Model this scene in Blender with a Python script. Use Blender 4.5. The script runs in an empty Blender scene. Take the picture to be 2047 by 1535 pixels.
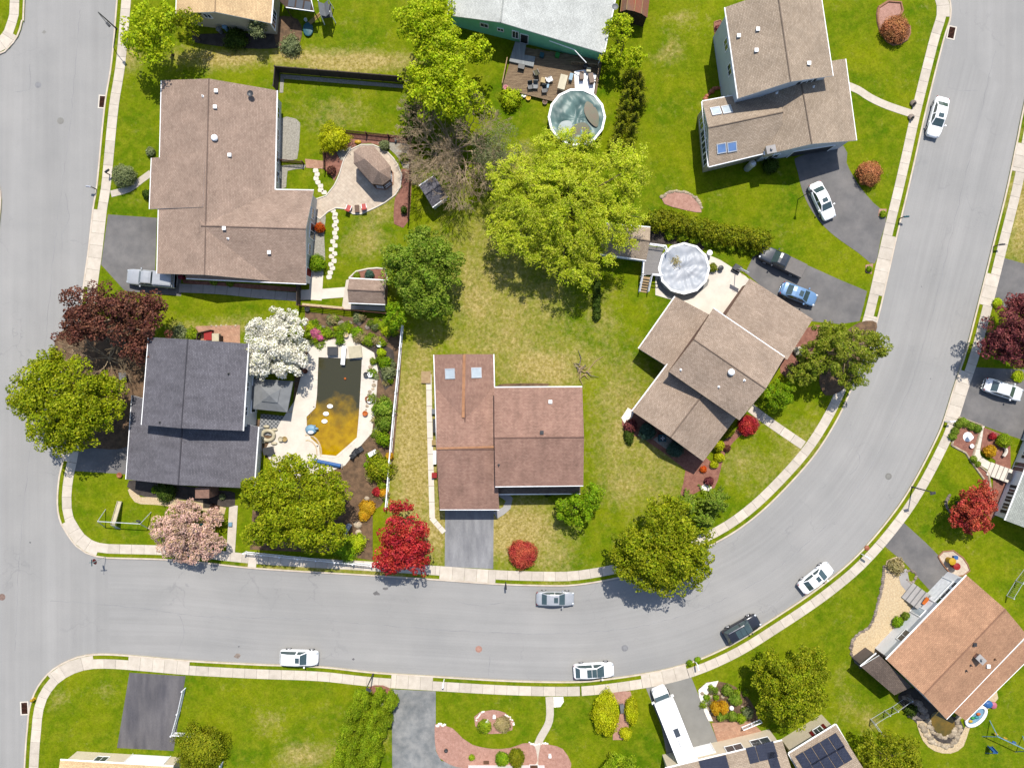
import bpy, math, random
import numpy as np
from mathutils import Vector, Matrix
# ---------------------------------------------------------------- camera, sky, sun, exposure
H, K, CX, CY = 90.0, 16.0, 1023.5, 767.5            # drone height (m), ground scale (photo px per m), photo centre
sc = bpy.context.scene
col = sc.collection
cam = bpy.data.cameras.new('camera'); cam.sensor_width = 36.0; cam.lens = 36.0*H/(2047/K); cam.clip_end = 2000; cam.clip_start = 1
co = bpy.data.objects.new('camera', cam); co.location = (0, 0, H); col.objects.link(co); sc.camera = co
SUNV = Vector((0.16, 1.0, 0)).normalized()*math.cos(math.radians(59)) + Vector((0, 0, math.sin(math.radians(59))))
wd = bpy.data.worlds.new('World'); sc.world = wd; wd.use_nodes = True
nt = wd.node_tree; sky = nt.nodes.new('ShaderNodeTexSky'); sky.sky_type = 'NISHITA'; sky.sun_disc = False
sky.sun_elevation = math.radians(59); sky.sun_rotation = math.atan2(0.16, 1.0)
nt.nodes['Background'].inputs[1].default_value = 0.115
nt.links.new(sky.outputs[0], nt.nodes['Background'].inputs[0])
sl = bpy.data.lights.new('sun', 'SUN'); sl.energy = 4.1; sl.angle = math.radians(0.53); sl.color = (1, 0.945, 0.85)
so = bpy.data.objects.new('sun', sl); so.rotation_euler = (-SUNV).to_track_quat('-Z', 'Y').to_euler(); so.location = (0, 0, 60); col.objects.link(so)
sc.view_settings.view_transform = 'Standard'; sc.view_settings.look = 'None'; sc.view_settings.gamma = 1
sc.view_settings.exposure = 0.88
sc.render.engine = 'CYCLES'
rnd = random.Random(7)
def W(x, y, z=0.0):                                    # photo pixel + height above road -> world point
    s = (H-z)/(H*K)
    return Vector(((x-CX)*s, (CY-y)*s, z))
LZ = 0.12                                              # lawn level above the road
# ---------------------------------------------------------------- materials
G = 2.5
def lin(u): u /= 255.0; return u/12.92 if u <= 0.04045 else ((u+0.055)/1.055)**2.4
def c(r, g, b, k=1.0): return (lin(r)/G*k, lin(g)/G*k, lin(b)/G*k, 1)
def raw(r, g, b): return (r, g, b, 1)
def newmat(name):
    m = bpy.data.materials.new(name); m.use_nodes = True
    return m, m.node_tree, m.node_tree.nodes['Principled BSDF']
def nd(t, typ, **kw):
    n = t.nodes.new(typ)
    for k, v in kw.items(): setattr(n, k, v)
    return n
def noise(t, src, scale, detail=3, rough=0.55, dist=0):
    n = nd(t, 'ShaderNodeTexNoise'); n.inputs['Scale'].default_value = scale; n.inputs['Detail'].default_value = detail
    n.inputs['Roughness'].default_value = rough; n.inputs['Distortion'].default_value = dist
    t.links.new(src, n.inputs['Vector']); return n.outputs['Fac']
def ramp(t, src, stops):
    n = nd(t, 'ShaderNodeValToRGB'); e = n.color_ramp.elements
    while len(e) < len(stops): e.new(0.5)
    for i, (p, v) in enumerate(stops): e[i].position = p; e[i].color = v if isinstance(v, tuple) else (v, v, v, 1)
    t.links.new(src, n.inputs[0]); return n.outputs[0]
def mix(t, f, a, b, blend='MIX'):
    n = nd(t, 'ShaderNodeMix', data_type='RGBA', blend_type=blend)
    for s, v in ((n.inputs[0], f), (n.inputs[6], a), (n.inputs[7], b)):
        if hasattr(v, 'is_linked'): t.links.new(v, s)
        else: s.default_value = v
    return n.outputs[2]
def bump(t, p, src, s, d=0.02):
    n = nd(t, 'ShaderNodeBump'); n.inputs['Strength'].default_value = s; n.inputs['Distance'].default_value = d
    t.links.new(src, n.inputs['Height']); t.links.new(n.outputs[0], p.inputs['Normal'])
def pos(t, stretch=None):
    g = nd(t, 'ShaderNodeNewGeometry').outputs['Position']
    if stretch:
        m = nd(t, 'ShaderNodeMapping'); m.inputs['Scale'].default_value = stretch; t.links.new(g, m.inputs[0]); return m.outputs[0]
    return g
def mat(name, a, b=None, sc_=3.0, rough=0.85, bmp=0.0, bsc=30.0, spec=0.3, metal=0.0, lo=0.35, hi=0.65, stretch=None, orand=0.0, fine=0.0, big=0.0, coat=0):
    m, t, p = newmat(name); P = pos(t, stretch)
    if b is None: b = tuple(x*0.8 for x in a[:3])+(1,)
    o = mix(t, ramp(t, noise(t, P, sc_, 5, 0.62), [(lo, 0.0), (hi, 1.0)]), a, b)
    if fine: o = mix(t, 1.0, o, ramp(t, noise(t, P, 14.0, 2), [(0.3, 1-fine), (0.7, 1+fine)]), 'MULTIPLY')
    if big: o = mix(t, 1.0, o, ramp(t, noise(t, P, 0.22, 4), [(0.3, 1-big), (0.7, 1+big)]), 'MULTIPLY')
    if orand:
        oi = nd(t, 'ShaderNodeObjectInfo').outputs['Random']
        o = mix(t, 1.0, o, ramp(t, oi, [(0.0, 1-orand), (1.0, 1+orand)]), 'MULTIPLY')
    t.links.new(o, p.inputs['Base Color']); p.inputs['Roughness'].default_value = rough
    p.inputs['Specular IOR Level'].default_value = spec; p.inputs['Metallic'].default_value = metal
    p.inputs['Coat Weight'].default_value = coat
    if bmp: bump(t, p, noise(t, P, bsc, 4), bmp)
    return m
def leafmat(name, cols, trans=0.35, rough=0.55):
    m, t, p = newmat(name); g = nd(t, 'ShaderNodeNewGeometry')
    n = len(cols); o = ramp(t, g.outputs['Random Per Island'], [(i/(n-1), x) for i, x in enumerate(cols)])
    big = ramp(t, noise(t, g.outputs['Position'], 0.55, 3), [(0.3, 0.74), (0.7, 1.22)])
    o = mix(t, 1.0, o, big, 'MULTIPLY')
    hs = nd(t, 'ShaderNodeHueSaturation'); t.links.new(o, hs.inputs['Color']); t.links.new(ramp(t, noise(t, g.outputs['Position'], 0.9, 3), [(0.3, 0.488), (0.7, 0.512)]), hs.inputs['Hue']); t.links.new(ramp(t, noise(t, g.outputs['Position'], 1.7, 2), [(0.3, 0.8), (0.7, 1.2)]), hs.inputs['Value']); o = hs.outputs[0]
    t.links.new(o, p.inputs['Base Color']); p.inputs['Roughness'].default_value = rough; p.inputs['Specular IOR Level'].default_value = 0.12
    tr = nd(t, 'ShaderNodeBsdfTranslucent'); t.links.new(o, tr.inputs[0])
    ms = nd(t, 'ShaderNodeMixShader'); ms.inputs[0].default_value = trans
    t.links.new(p.outputs[0], ms.inputs[1]); t.links.new(tr.outputs[0], ms.inputs[2])
    t.links.new(ms.outputs[0], t.nodes['Material Output'].inputs[0]); return m
def shingle(name, a, b, d, row=0.17, wid=0.32, stain=0.0):
    m, t, p = newmat(name); uv = nd(t, 'ShaderNodeUVMap').outputs[0]; a, b, d = [tuple(x*1.72 for x in q[:3])+(1,) for q in (a, b, d)]
    br = nd(t, 'ShaderNodeTexBrick'); br.offset = 0.5; t.links.new(uv, br.inputs['Vector'])
    for k, v in (('Color1', a), ('Color2', b), ('Mortar', d)): br.inputs[k].default_value = v
    for k, v in (('Scale', 1.0), ('Mortar Size', 0.016), ('Mortar Smooth', 0.3), ('Brick Width', wid), ('Row Height', row), ('Bias', 0.0)): br.inputs[k].default_value = v
    P = pos(t); o = br.outputs[0]
    o = mix(t, 1.0, o, ramp(t, noise(t, P, 0.5, 4), [(0.3, 0.86), (0.7, 1.12)]), 'MULTIPLY')
    o = mix(t, 1.0, o, ramp(t, noise(t, P, 7.0, 3), [(0.3, 0.82), (0.7, 1.16)]), 'MULTIPLY')
    if stain:
        mp = nd(t, 'ShaderNodeMapping'); mp.inputs['Scale'].default_value = (1.2, 0.12, 1); t.links.new(uv, mp.inputs[0])
        o = mix(t, 1.0, o, ramp(t, noise(t, mp.outputs[0], 1.0, 4), [(0.35, 1-stain), (0.65, 1+stain*0.4)]), 'MULTIPLY')
    t.links.new(o, p.inputs['Base Color']); p.inputs['Roughness'].default_value = 0.9; p.inputs['Specular IOR Level'].default_value = 0.2
    bump(t, p, br.outputs['Fac'], -0.5, 0.012); return m
def brickmat(name, a, b, d, bw, rh, ms=0.012, off=0.5, rot=0.0, rough=0.9):
    m, t, p = newmat(name)
    mp = nd(t, 'ShaderNodeMapping'); mp.inputs['Rotation'].default_value = (0, 0, rot); t.links.new(pos(t), mp.inputs[0])
    br = nd(t, 'ShaderNodeTexBrick'); br.offset = off; t.links.new(mp.outputs[0], br.inputs['Vector'])
    for k, v in (('Color1', a), ('Color2', b), ('Mortar', d)): br.inputs[k].default_value = v
    for k, v in (('Scale', 1.0), ('Mortar Size', ms), ('Brick Width', bw), ('Row Height', rh)): br.inputs[k].default_value = v
    o = mix(t, 1.0, br.outputs[0], ramp(t, noise(t, pos(t), 2.0, 5), [(0.3, 0.86), (0.7, 1.12)]), 'MULTIPLY')
    t.links.new(o, p.inputs['Base Color']); p.inputs['Roughness'].default_value = rough; p.inputs['Specular IOR Level'].default_value = 0.2
    bump(t, p, br.outputs['Fac'], -0.4, 0.01); return m
def siding(name, a, k=0.16, rough=0.6):
    m, t, p = newmat(name); P = pos(t)
    sp = nd(t, 'ShaderNodeSeparateXYZ'); t.links.new(P, sp.inputs[0])
    mo = nd(t, 'ShaderNodeMath', operation='FRACT'); dv = nd(t, 'ShaderNodeMath', operation='DIVIDE'); dv.inputs[1].default_value = k
    t.links.new(sp.outputs[2], dv.inputs[0]); t.links.new(dv.outputs[0], mo.inputs[0])
    o = mix(t, ramp(t, noise(t, P, 0.8, 4), [(0.3, 0.0), (0.7, 1.0)]), a, tuple(x*0.88 for x in a[:3])+(1,))
    t.links.new(o, p.inputs['Base Color']); p.inputs['Roughness'].default_value = rough
    bump(t, p, mo.outputs[0], 0.6, 0.02); return m
def paint(name, col_, rough=0.3, coat=0.6, metal=0.0):
    m, t, p = newmat(name); o = mix(t, ramp(t, noise(t, pos(t), 3.0, 4), [(0.4, 0.0), (0.7, 1.0)]), col_, tuple(x*0.93 for x in col_[:3])+(1,))
    t.links.new(o, p.inputs['Base Color']); p.inputs['Roughness'].default_value = rough; p.inputs['Metallic'].default_value = metal
    p.inputs['Coat Weight'].default_value = coat; p.inputs['Coat Roughness'].default_value = 0.06; return m
def glass(name, col_, rough=0.06):
    m, t, p = newmat(name); P = pos(t)
    t.links.new(mix(t, noise(t, P, 1.5, 3), col_, tuple(x*1.7 for x in col_[:3])+(1,)), p.inputs['Base Color'])
    p.inputs['Roughness'].default_value = rough; p.inputs['Specular IOR Level'].default_value = 0.9; return m
M = {}
def road_mat(name='road_asphalt', strip=False):
    m, t, p = newmat(name); P = pos(t)
    o = mix(t, ramp(t, noise(t, P, 0.13, 5, 0.6), [(0.3, 0.0), (0.7, 1.0)]), c(184, 183, 181), c(198, 196, 193))
    if strip:                                          # traffic polish and paver seams along the carriageway (u along, v across in metres)
        uv = nd(t, 'ShaderNodeUVMap').outputs[0]
        for st, lo_, hi_ in (((0.02, 0.55, 1), 0.93, 1.05), ((0.05, 2.6, 1), 0.955, 1.04)):
            mp = nd(t, 'ShaderNodeMapping'); mp.inputs['Scale'].default_value = st; t.links.new(uv, mp.inputs[0])
            o = mix(t, 1.0, o, ramp(t, noise(t, mp.outputs[0], 1.0, 4), [(0.3, lo_), (0.7, hi_)]), 'MULTIPLY')
    else:
      for st in ((0.9, 0.04, 1), (2.4, 0.05, 1)):        # faint wear streaks along either street
        o = mix(t, 1.0, o, ramp(t, noise(t, pos(t, st), 0.5, 3), [(0.3, 0.95), (0.7, 1.04)]), 'MULTIPLY')
    o = mix(t, 1.0, o, ramp(t, noise(t, P, 9.0, 3, 0.7), [(0.25, 0.9), (0.75, 1.09)]), 'MULTIPLY')
    vd = nd(t, 'ShaderNodeTexVoronoi', feature='DISTANCE_TO_EDGE'); vd.inputs['Scale'].default_value = 0.15
    wn = nd(t, 'ShaderNodeTexNoise'); wn.inputs['Scale'].default_value = 0.5; wn.inputs['Detail'].default_value = 6; t.links.new(P, wn.inputs[0])
    ad = nd(t, 'ShaderNodeVectorMath', operation='MULTIPLY_ADD'); ad.inputs[1].default_value = (5, 5, 0); t.links.new(wn.outputs['Color'], ad.inputs[0]); t.links.new(P, ad.inputs[2])
    t.links.new(ad.outputs[0], vd.inputs['Vector'])
    ck = ramp(t, vd.outputs['Distance'], [(0.0, 1.0), (0.012, 0.0)])
    mk = ramp(t, noise(t, P, 0.1, 3), [(0.5, 0.0), (0.66, 0.42)])
    o = mix(t, mix(t, 1.0, ck, mk, 'MULTIPLY'), o, c(140, 140, 144))
    sp = ramp(t, noise(t, P, 1.1, 2), [(0.74, 0.0), (0.8, 0.35)])
    o = mix(t, sp, o, c(165, 163, 165))
    t.links.new(o, p.inputs['Base Color']); p.inputs['Roughness'].default_value = 0.92; p.inputs['Specular IOR Level'].default_value = 0.15
    bump(t, p, noise(t, P, 25, 3), 0.3, 0.01); return m
def lawn_mat():
    m, t, p = newmat('lawn_grass'); P = pos(t)
    at = nd(t, 'ShaderNodeAttribute'); at.attribute_name = 'dry'; dry = at.outputs['Fac']
    o = mix(t, ramp(t, noise(t, P, 0.16, 4, 0.6, 0.6), [(0.3, 0.0), (0.7, 1.0)]), c(92, 130, 8), c(148, 160, 16))
    o = mix(t, ramp(t, noise(t, P, 0.9, 5, 0.65), [(0.42, 0.0), (0.72, 0.7)]), o, c(164, 168, 40))
    o = mix(t, ramp(t, noise(t, P, 0.5, 4, 0.6), [(0.55, 0.0), (0.8, 0.4)]), o, c(80, 116, 6))
    ms = nd(t, 'ShaderNodeMath', operation='MULTIPLY_ADD'); ms.inputs[1].default_value = 1.15; ms.inputs[2].default_value = -0.53
    t.links.new(noise(t, P, 1.5, 7, 0.78, 0.5), ms.inputs[0])
    mb = nd(t, 'ShaderNodeMath', operation='MULTIPLY_ADD'); mb.inputs[1].default_value = 0.55; mb.inputs[2].default_value = -0.28
    t.links.new(noise(t, P, 0.28, 3), mb.inputs[0])
    ad = nd(t, 'ShaderNodeMath', operation='ADD'); t.links.new(ms.outputs[0], ad.inputs[0]); t.links.new(dry, ad.inputs[1])
    a2 = nd(t, 'ShaderNodeMath', operation='ADD'); t.links.new(ad.outputs[0], a2.inputs[0]); t.links.new(mb.outputs[0], a2.inputs[1])
    straw = mix(t, ramp(t, noise(t, P, 3.0, 5, 0.7), [(0.35, 0.0), (0.65, 1.0)]), c(168, 152, 66), c(228, 206, 138))
    o = mix(t, ramp(t, a2.outputs[0], [(0.14, 0.0), (0.75, 1.0)]), o, straw)
    o = mix(t, 1.0, o, ramp(t, noise(t, P, 4.5, 6, 0.85), [(0.3, 0.58), (0.7, 1.42)]), 'MULTIPLY')
    t.links.new(o, p.inputs['Base Color']); p.inputs['Roughness'].default_value = 1.0; p.inputs['Specular IOR Level'].default_value = 0.05
    bump(t, p, noise(t, P, 11, 4, 0.7), 0.9, 0.06); return m
M['road'] = road_mat(); M['road_strip'] = road_mat('road_strip_asphalt', True); M['lawn'] = lawn_mat()
M['conc'] = mat('sidewalk_concrete', raw(.395, .35, .295), raw(.335, .295, .245), 1.4, orand=0.10, fine=0.07, bmp=0.2)
M['conc_new'] = mat('pale_concrete', raw(.46, .42, .36), raw(.40, .36, .31), 0.8, fine=0.05, bmp=0.15)
M['conc_grey'] = mat('grey_concrete', c(206, 202, 200), c(188, 184, 182), 0.8, fine=0.05)
M['kerb'] = mat('kerb_concrete', raw(.42, .365, .30), raw(.34, .28, .22), 1.0, fine=0.1)
M['asph'] = mat('driveway_asphalt', c(126, 124, 124), c(148, 144, 142), 0.5, fine=0.08, big=0.12, bmp=0.3)
M['asph_dark'] = mat('dark_driveway_asphalt', c(98, 96, 102), c(132, 128, 130), 0.45, fine=0.12, big=0.2, stretch=(1.4, 0.3, 1))
M['asph_grey'] = mat('worn_driveway_asphalt', c(150, 150, 154), c(180, 180, 182), 0.8, fine=0.1, big=0.14, stretch=(1.5, 0.35, 1))
M['asph_mott'] = mat('mottled_driveway_asphalt', c(138, 142, 144), c(178, 178, 176), 0.9, fine=0.15, big=0.2)
M['asph_plain'] = mat('pale_driveway_asphalt', c(158, 156, 150), c(168, 166, 160), 0.8, fine=0.06)
M['mulch'] = mat('red_mulch', c(184, 128, 108), c(154, 100, 84), 2.5, fine=0.25, bmp=0.7, bsc=16)
M['mulch_pink'] = mat('pink_brown_mulch', c(222, 172, 154), c(198, 148, 130), 2.5, fine=0.2, bmp=0.6, bsc=16)
M['soil'] = mat('garden_soil', c(150, 118, 88), c(104, 82, 60), 1.6, fine=0.3, bmp=0.8, bsc=12)
M['soil_dark'] = mat('dark_soil', c(96, 86, 80), c(70, 62, 56), 1.6, fine=0.25, bmp=0.6, bsc=12)
M['gravel'] = mat('grey_gravel', c(206, 200, 186), c(170, 164, 150), 5, fine=0.28, bmp=0.8, bsc=18)
M['gravel_tan'] = mat('tan_gravel', c(248, 226, 186), c(230, 200, 156), 5, fine=0.24, bmp=0.8, bsc=18)
M['pebble'] = mat('white_pebbles', raw(0.62, 0.58, 0.52), raw(0.35, 0.31, 0.27), 6, fine=0.3, bmp=0.8, bsc=16, lo=0.42, hi=0.75)
M['paver'] = brickmat('patio_pavers', c(246, 228, 206), c(236, 216, 194), c(212, 192, 170), 0.55, 0.4, 0.014, rot=0.75)
M['paver_red'] = brickmat('red_tile', c(222, 176, 146), c(206, 158, 130), c(180, 140, 116), 0.4, 0.2, 0.012, rot=0.3)
M['brick'] = brickmat('brick_edging', c(206, 150, 112), c(184, 128, 98), c(160, 130, 108), 0.2, 0.1, 0.01)
M['stone'] = mat('pale_stone', c(226, 208, 180), c(176, 156, 130), 2.2, orand=0.28, fine=0.12, bmp=0.6, bsc=8)
M['rock'] = mat('grey_brown_rock', c(186, 170, 156), c(130, 116, 108), 2.2, orand=0.3, fine=0.15, bmp=0.7, bsc=7)
M['sh_taupe'] = shingle('taupe_shingle', c(166, 150, 132), c(150, 134, 116), c(116, 102, 90))
M['sh_taupe2'] = shingle('sandy_taupe_shingle', c(166, 148, 132), c(148, 130, 114), c(118, 102, 90))
M['sh_brown'] = shingle('brown_shingle', c(160, 139, 124), c(145, 124, 110), c(117, 99, 89))
M['sh_red'] = shingle('reddish_brown_shingle', c(160, 127, 112), c(144, 112, 98), c(117, 90, 80), stain=0.12)
M['sh_rust'] = shingle('rust_brown_shingle', c(180, 140, 110), c(165, 126, 99), c(138, 104, 84), stain=0.08)
M['sh_char'] = shingle('charcoal_shingle', c(110, 108, 114), c(96, 94, 100), c(76, 74, 80), stain=0.14)
M['sh_grey'] = shingle('pale_grey_shingle', c(190, 192, 188), c(178, 180, 176), c(158, 160, 156))
M['sh_tan'] = shingle('tan_shingle', c(208, 180, 138), c(192, 163, 124), c(160, 134, 104))
M['sh_ggrey'] = shingle('greenish_grey_shingle', c(160, 164, 156), c(144, 148, 142), c(112, 116, 112))
M['sh_dark'] = shingle('dark_brown_shingle', c(112, 98, 88), c(96, 84, 76), c(74, 64, 58))
M['ridge_or'] = mat('new_orange_ridge_shingle', c(214, 158, 116), c(196, 140, 102), 2.0, fine=0.15)
M['white'] = mat('white_trim_paint', raw(0.72, 0.72, 0.72), raw(0.6, 0.6, 0.6), 2.0, rough=0.5)
M['vinyl'] = mat('white_vinyl', raw(0.74, 0.74, 0.76), raw(0.62, 0.63, 0.66), 1.2, rough=0.4)
M['s_white'] = siding('white_siding', raw(0.66, 0.66, 0.67)); M['s_cream'] = siding('cream_siding', raw(0.56, 0.48, 0.36))
M['s_blue'] = siding('pale_blue_grey_siding', raw(0.42, 0.46, 0.5)); M['s_green'] = siding('mint_green_siding', raw(0.17, 0.50, 0.30))
M['s_tan'] = siding('beige_siding', raw(0.34, 0.30, 0.22)); M['s_grey'] = siding('pale_grey_siding', raw(0.46, 0.47, 0.46))
M['s_dark'] = siding('dark_brown_siding', raw(0.09, 0.07, 0.065)); M['s_brick'] = brickmat('house_brick', c(176, 128, 108), c(156, 108, 92), c(150, 136, 124), 0.22, 0.08)
M['glass'] = glass('window_glass', (0.03, 0.035, 0.04, 1)); M['glass_pale'] = glass('pale_skylight_glass', (0.22, 0.25, 0.27, 1), 0.15)
M['glass_blue'] = glass('blue_skylight_glass', (0.06, 0.11, 0.22, 1), 0.08); M['carglass'] = glass('car_glass', (0.025, 0.04, 0.042, 1), 0.04)
M['black'] = mat('black_plastic', raw(0.018, 0.018, 0.02), raw(0.03, 0.03, 0.032), rough=0.5); M['rubber'] = mat('tyre_rubber', raw(0.016, 0.016, 0.016), rough=0.9)
M['dmetal'] = mat('dark_metal', raw(0.03, 0.032, 0.035), raw(0.05, 0.05, 0.055), rough=0.45, metal=0.3); M['alu'] = mat('aluminium', raw(0.5, 0.5, 0.52), raw(0.42, 0.42, 0.44), rough=0.35, metal=0.7)
M['gmetal'] = mat('galvanised_metal', raw(0.42, 0.44, 0.46), raw(0.34, 0.36, 0.38), rough=0.45, metal=0.4)
M['rust'] = mat('rusty_iron', c(132, 84, 62), c(100, 62, 48), 4, rough=0.85); M['rustroof'] = mat('rusty_sheet_roof', c(170, 92, 58), c(138, 112, 92), 0.6, rough=0.75, stretch=(1, 0.3, 1), fine=0.15)
M['iron'] = mat('iron_cover', c(176, 146, 132), c(140, 118, 108), 6, rough=0.8)
M['fence_dk'] = mat('dark_stained_fence', c(74, 62, 56), c(92, 78, 70), 1.5, stretch=(3, 3, 0.5)); M['fence_red'] = mat('red_brown_fence', c(132, 84, 70), c(108, 68, 58), 2, stretch=(3, 3, 0.5))
M['wood'] = mat('weathered_deck_wood', c(178, 152, 120), c(136, 112, 88), 1.6, fine=0.14, stretch=(0.5, 4, 1)); M['wood_dk'] = mat('dark_wood', c(98, 76, 60), c(74, 58, 48), 2)
M['deckgrey'] = mat('grey_composite_deck', c(172, 168, 164), c(156, 152, 150), 1.5, stretch=(0.4, 6, 1)); M['tanwood'] = mat('pale_timber', c(216, 186, 140), c(190, 158, 116), 2)
M['bark'] = mat('bark', c(120, 100, 80), c(84, 70, 58), 6, bmp=0.6, bsc=14); M['twig'] = mat('bare_grey_twigs', c(226, 200, 164), c(188, 162, 128), 3); M['barkdk'] = mat('dark_bark', c(84, 72, 62), c(60, 50, 44), 6)
for k, v in dict(red=(190, 40, 36), coral=(226, 96, 88), teal=(60, 170, 180), blue=(64, 124, 200), orange=(236, 120, 30), yellow=(236, 190, 30), green=(60, 170, 80), tanp=(206, 176, 110), pink=(226, 130, 150), maroon=(150, 34, 50), greyp=(140, 144, 148), dgrey=(78, 80, 84), cream=(236, 224, 190), lblue=(150, 196, 226), brownp=(120, 84, 60), terra=(196, 118, 82), tealdk=(40, 110, 124)).items():
    M[k] = mat(k+'_plastic', c(*v), None, 2.0, rough=0.5)
M['tarp_grey'] = mat('grey_canopy_fabric', c(160, 163, 166), c(142, 145, 148), 0.8, rough=0.8)
L = {}
def lf(k, *cols, tr=0.42): L[k] = leafmat(k+'_leaves', [tuple(min(.78, x*1.75) for x in q[:3])+(1,) for q in cols], tr)
lf('maple', c(110, 134, 8), c(154, 168, 18), c(194, 196, 44)); lf('lime', c(142, 172, 12), c(186, 206, 24), c(214, 222, 52))
lf('willow', c(164, 190, 20), c(204, 218, 40), c(234, 236, 98)); lf('green', c(96, 132, 24), c(134, 162, 44), c(168, 184, 74))
lf('olive', c(104, 126, 8), c(146, 160, 17), c(187, 187, 45)); lf('gold', c(172, 180, 8), c(204, 208, 18), c(226, 226, 52))
lf('conif', c(106, 130, 24), c(144, 158, 40), c(178, 180, 70)); lf('cedar', c(104, 124, 12), c(144, 152, 22), c(182, 180, 44))
lf('bluegreen', c(52, 84, 70), c(82, 116, 98), c(112, 142, 124)); lf('spring', c(96, 144, 8), c(136, 174, 18), c(176, 198, 44))
lf('red', c(140, 24, 30), c(190, 46, 50), c(222, 84, 76), tr=0.3); lf('rustred', c(150, 50, 40), c(196, 78, 62), c(214, 110, 84), tr=0.3)
lf('purple', c(84, 40, 46), c(122, 60, 62), c(156, 88, 84), tr=0.25); lf('brown', c(70, 40, 36), c(104, 62, 50), c(140, 92, 70), tr=0.2)
lf('russet', c(150, 92, 54), c(182, 116, 72), c(204, 144, 96), tr=0.2); lf('orange', c(196, 70, 16), c(226, 96, 30), c(236, 140, 50)); lf('amber', c(206, 150, 20), c(226, 176, 30), c(236, 200, 60))
lf('white', raw(0.32, 0.31, 0.25), raw(0.40, 0.385, 0.33), raw(0.44, 0.43, 0.39), raw(0.42, 0.40, 0.35), c(180, 182, 110), tr=0.3)
lf('pinkb', c(214, 170, 156), c(228, 190, 176), c(240, 206, 190), c(222, 182, 166), c(190, 170, 100), tr=0.3)
lf('magenta', c(214, 90, 140), c(236, 130, 170), c(240, 160, 190)); lf('sage', c(112, 126, 76), c(146, 156, 104), c(172, 178, 130))
lf('dark', c(50, 74, 18), c(74, 98, 26), c(100, 120, 44)); lf('straw', c(150, 138, 84), c(184, 168, 112), c(206, 190, 140)); lf('hedge', c(112, 146, 12), c(148, 176, 24), c(184, 198, 52))
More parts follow.
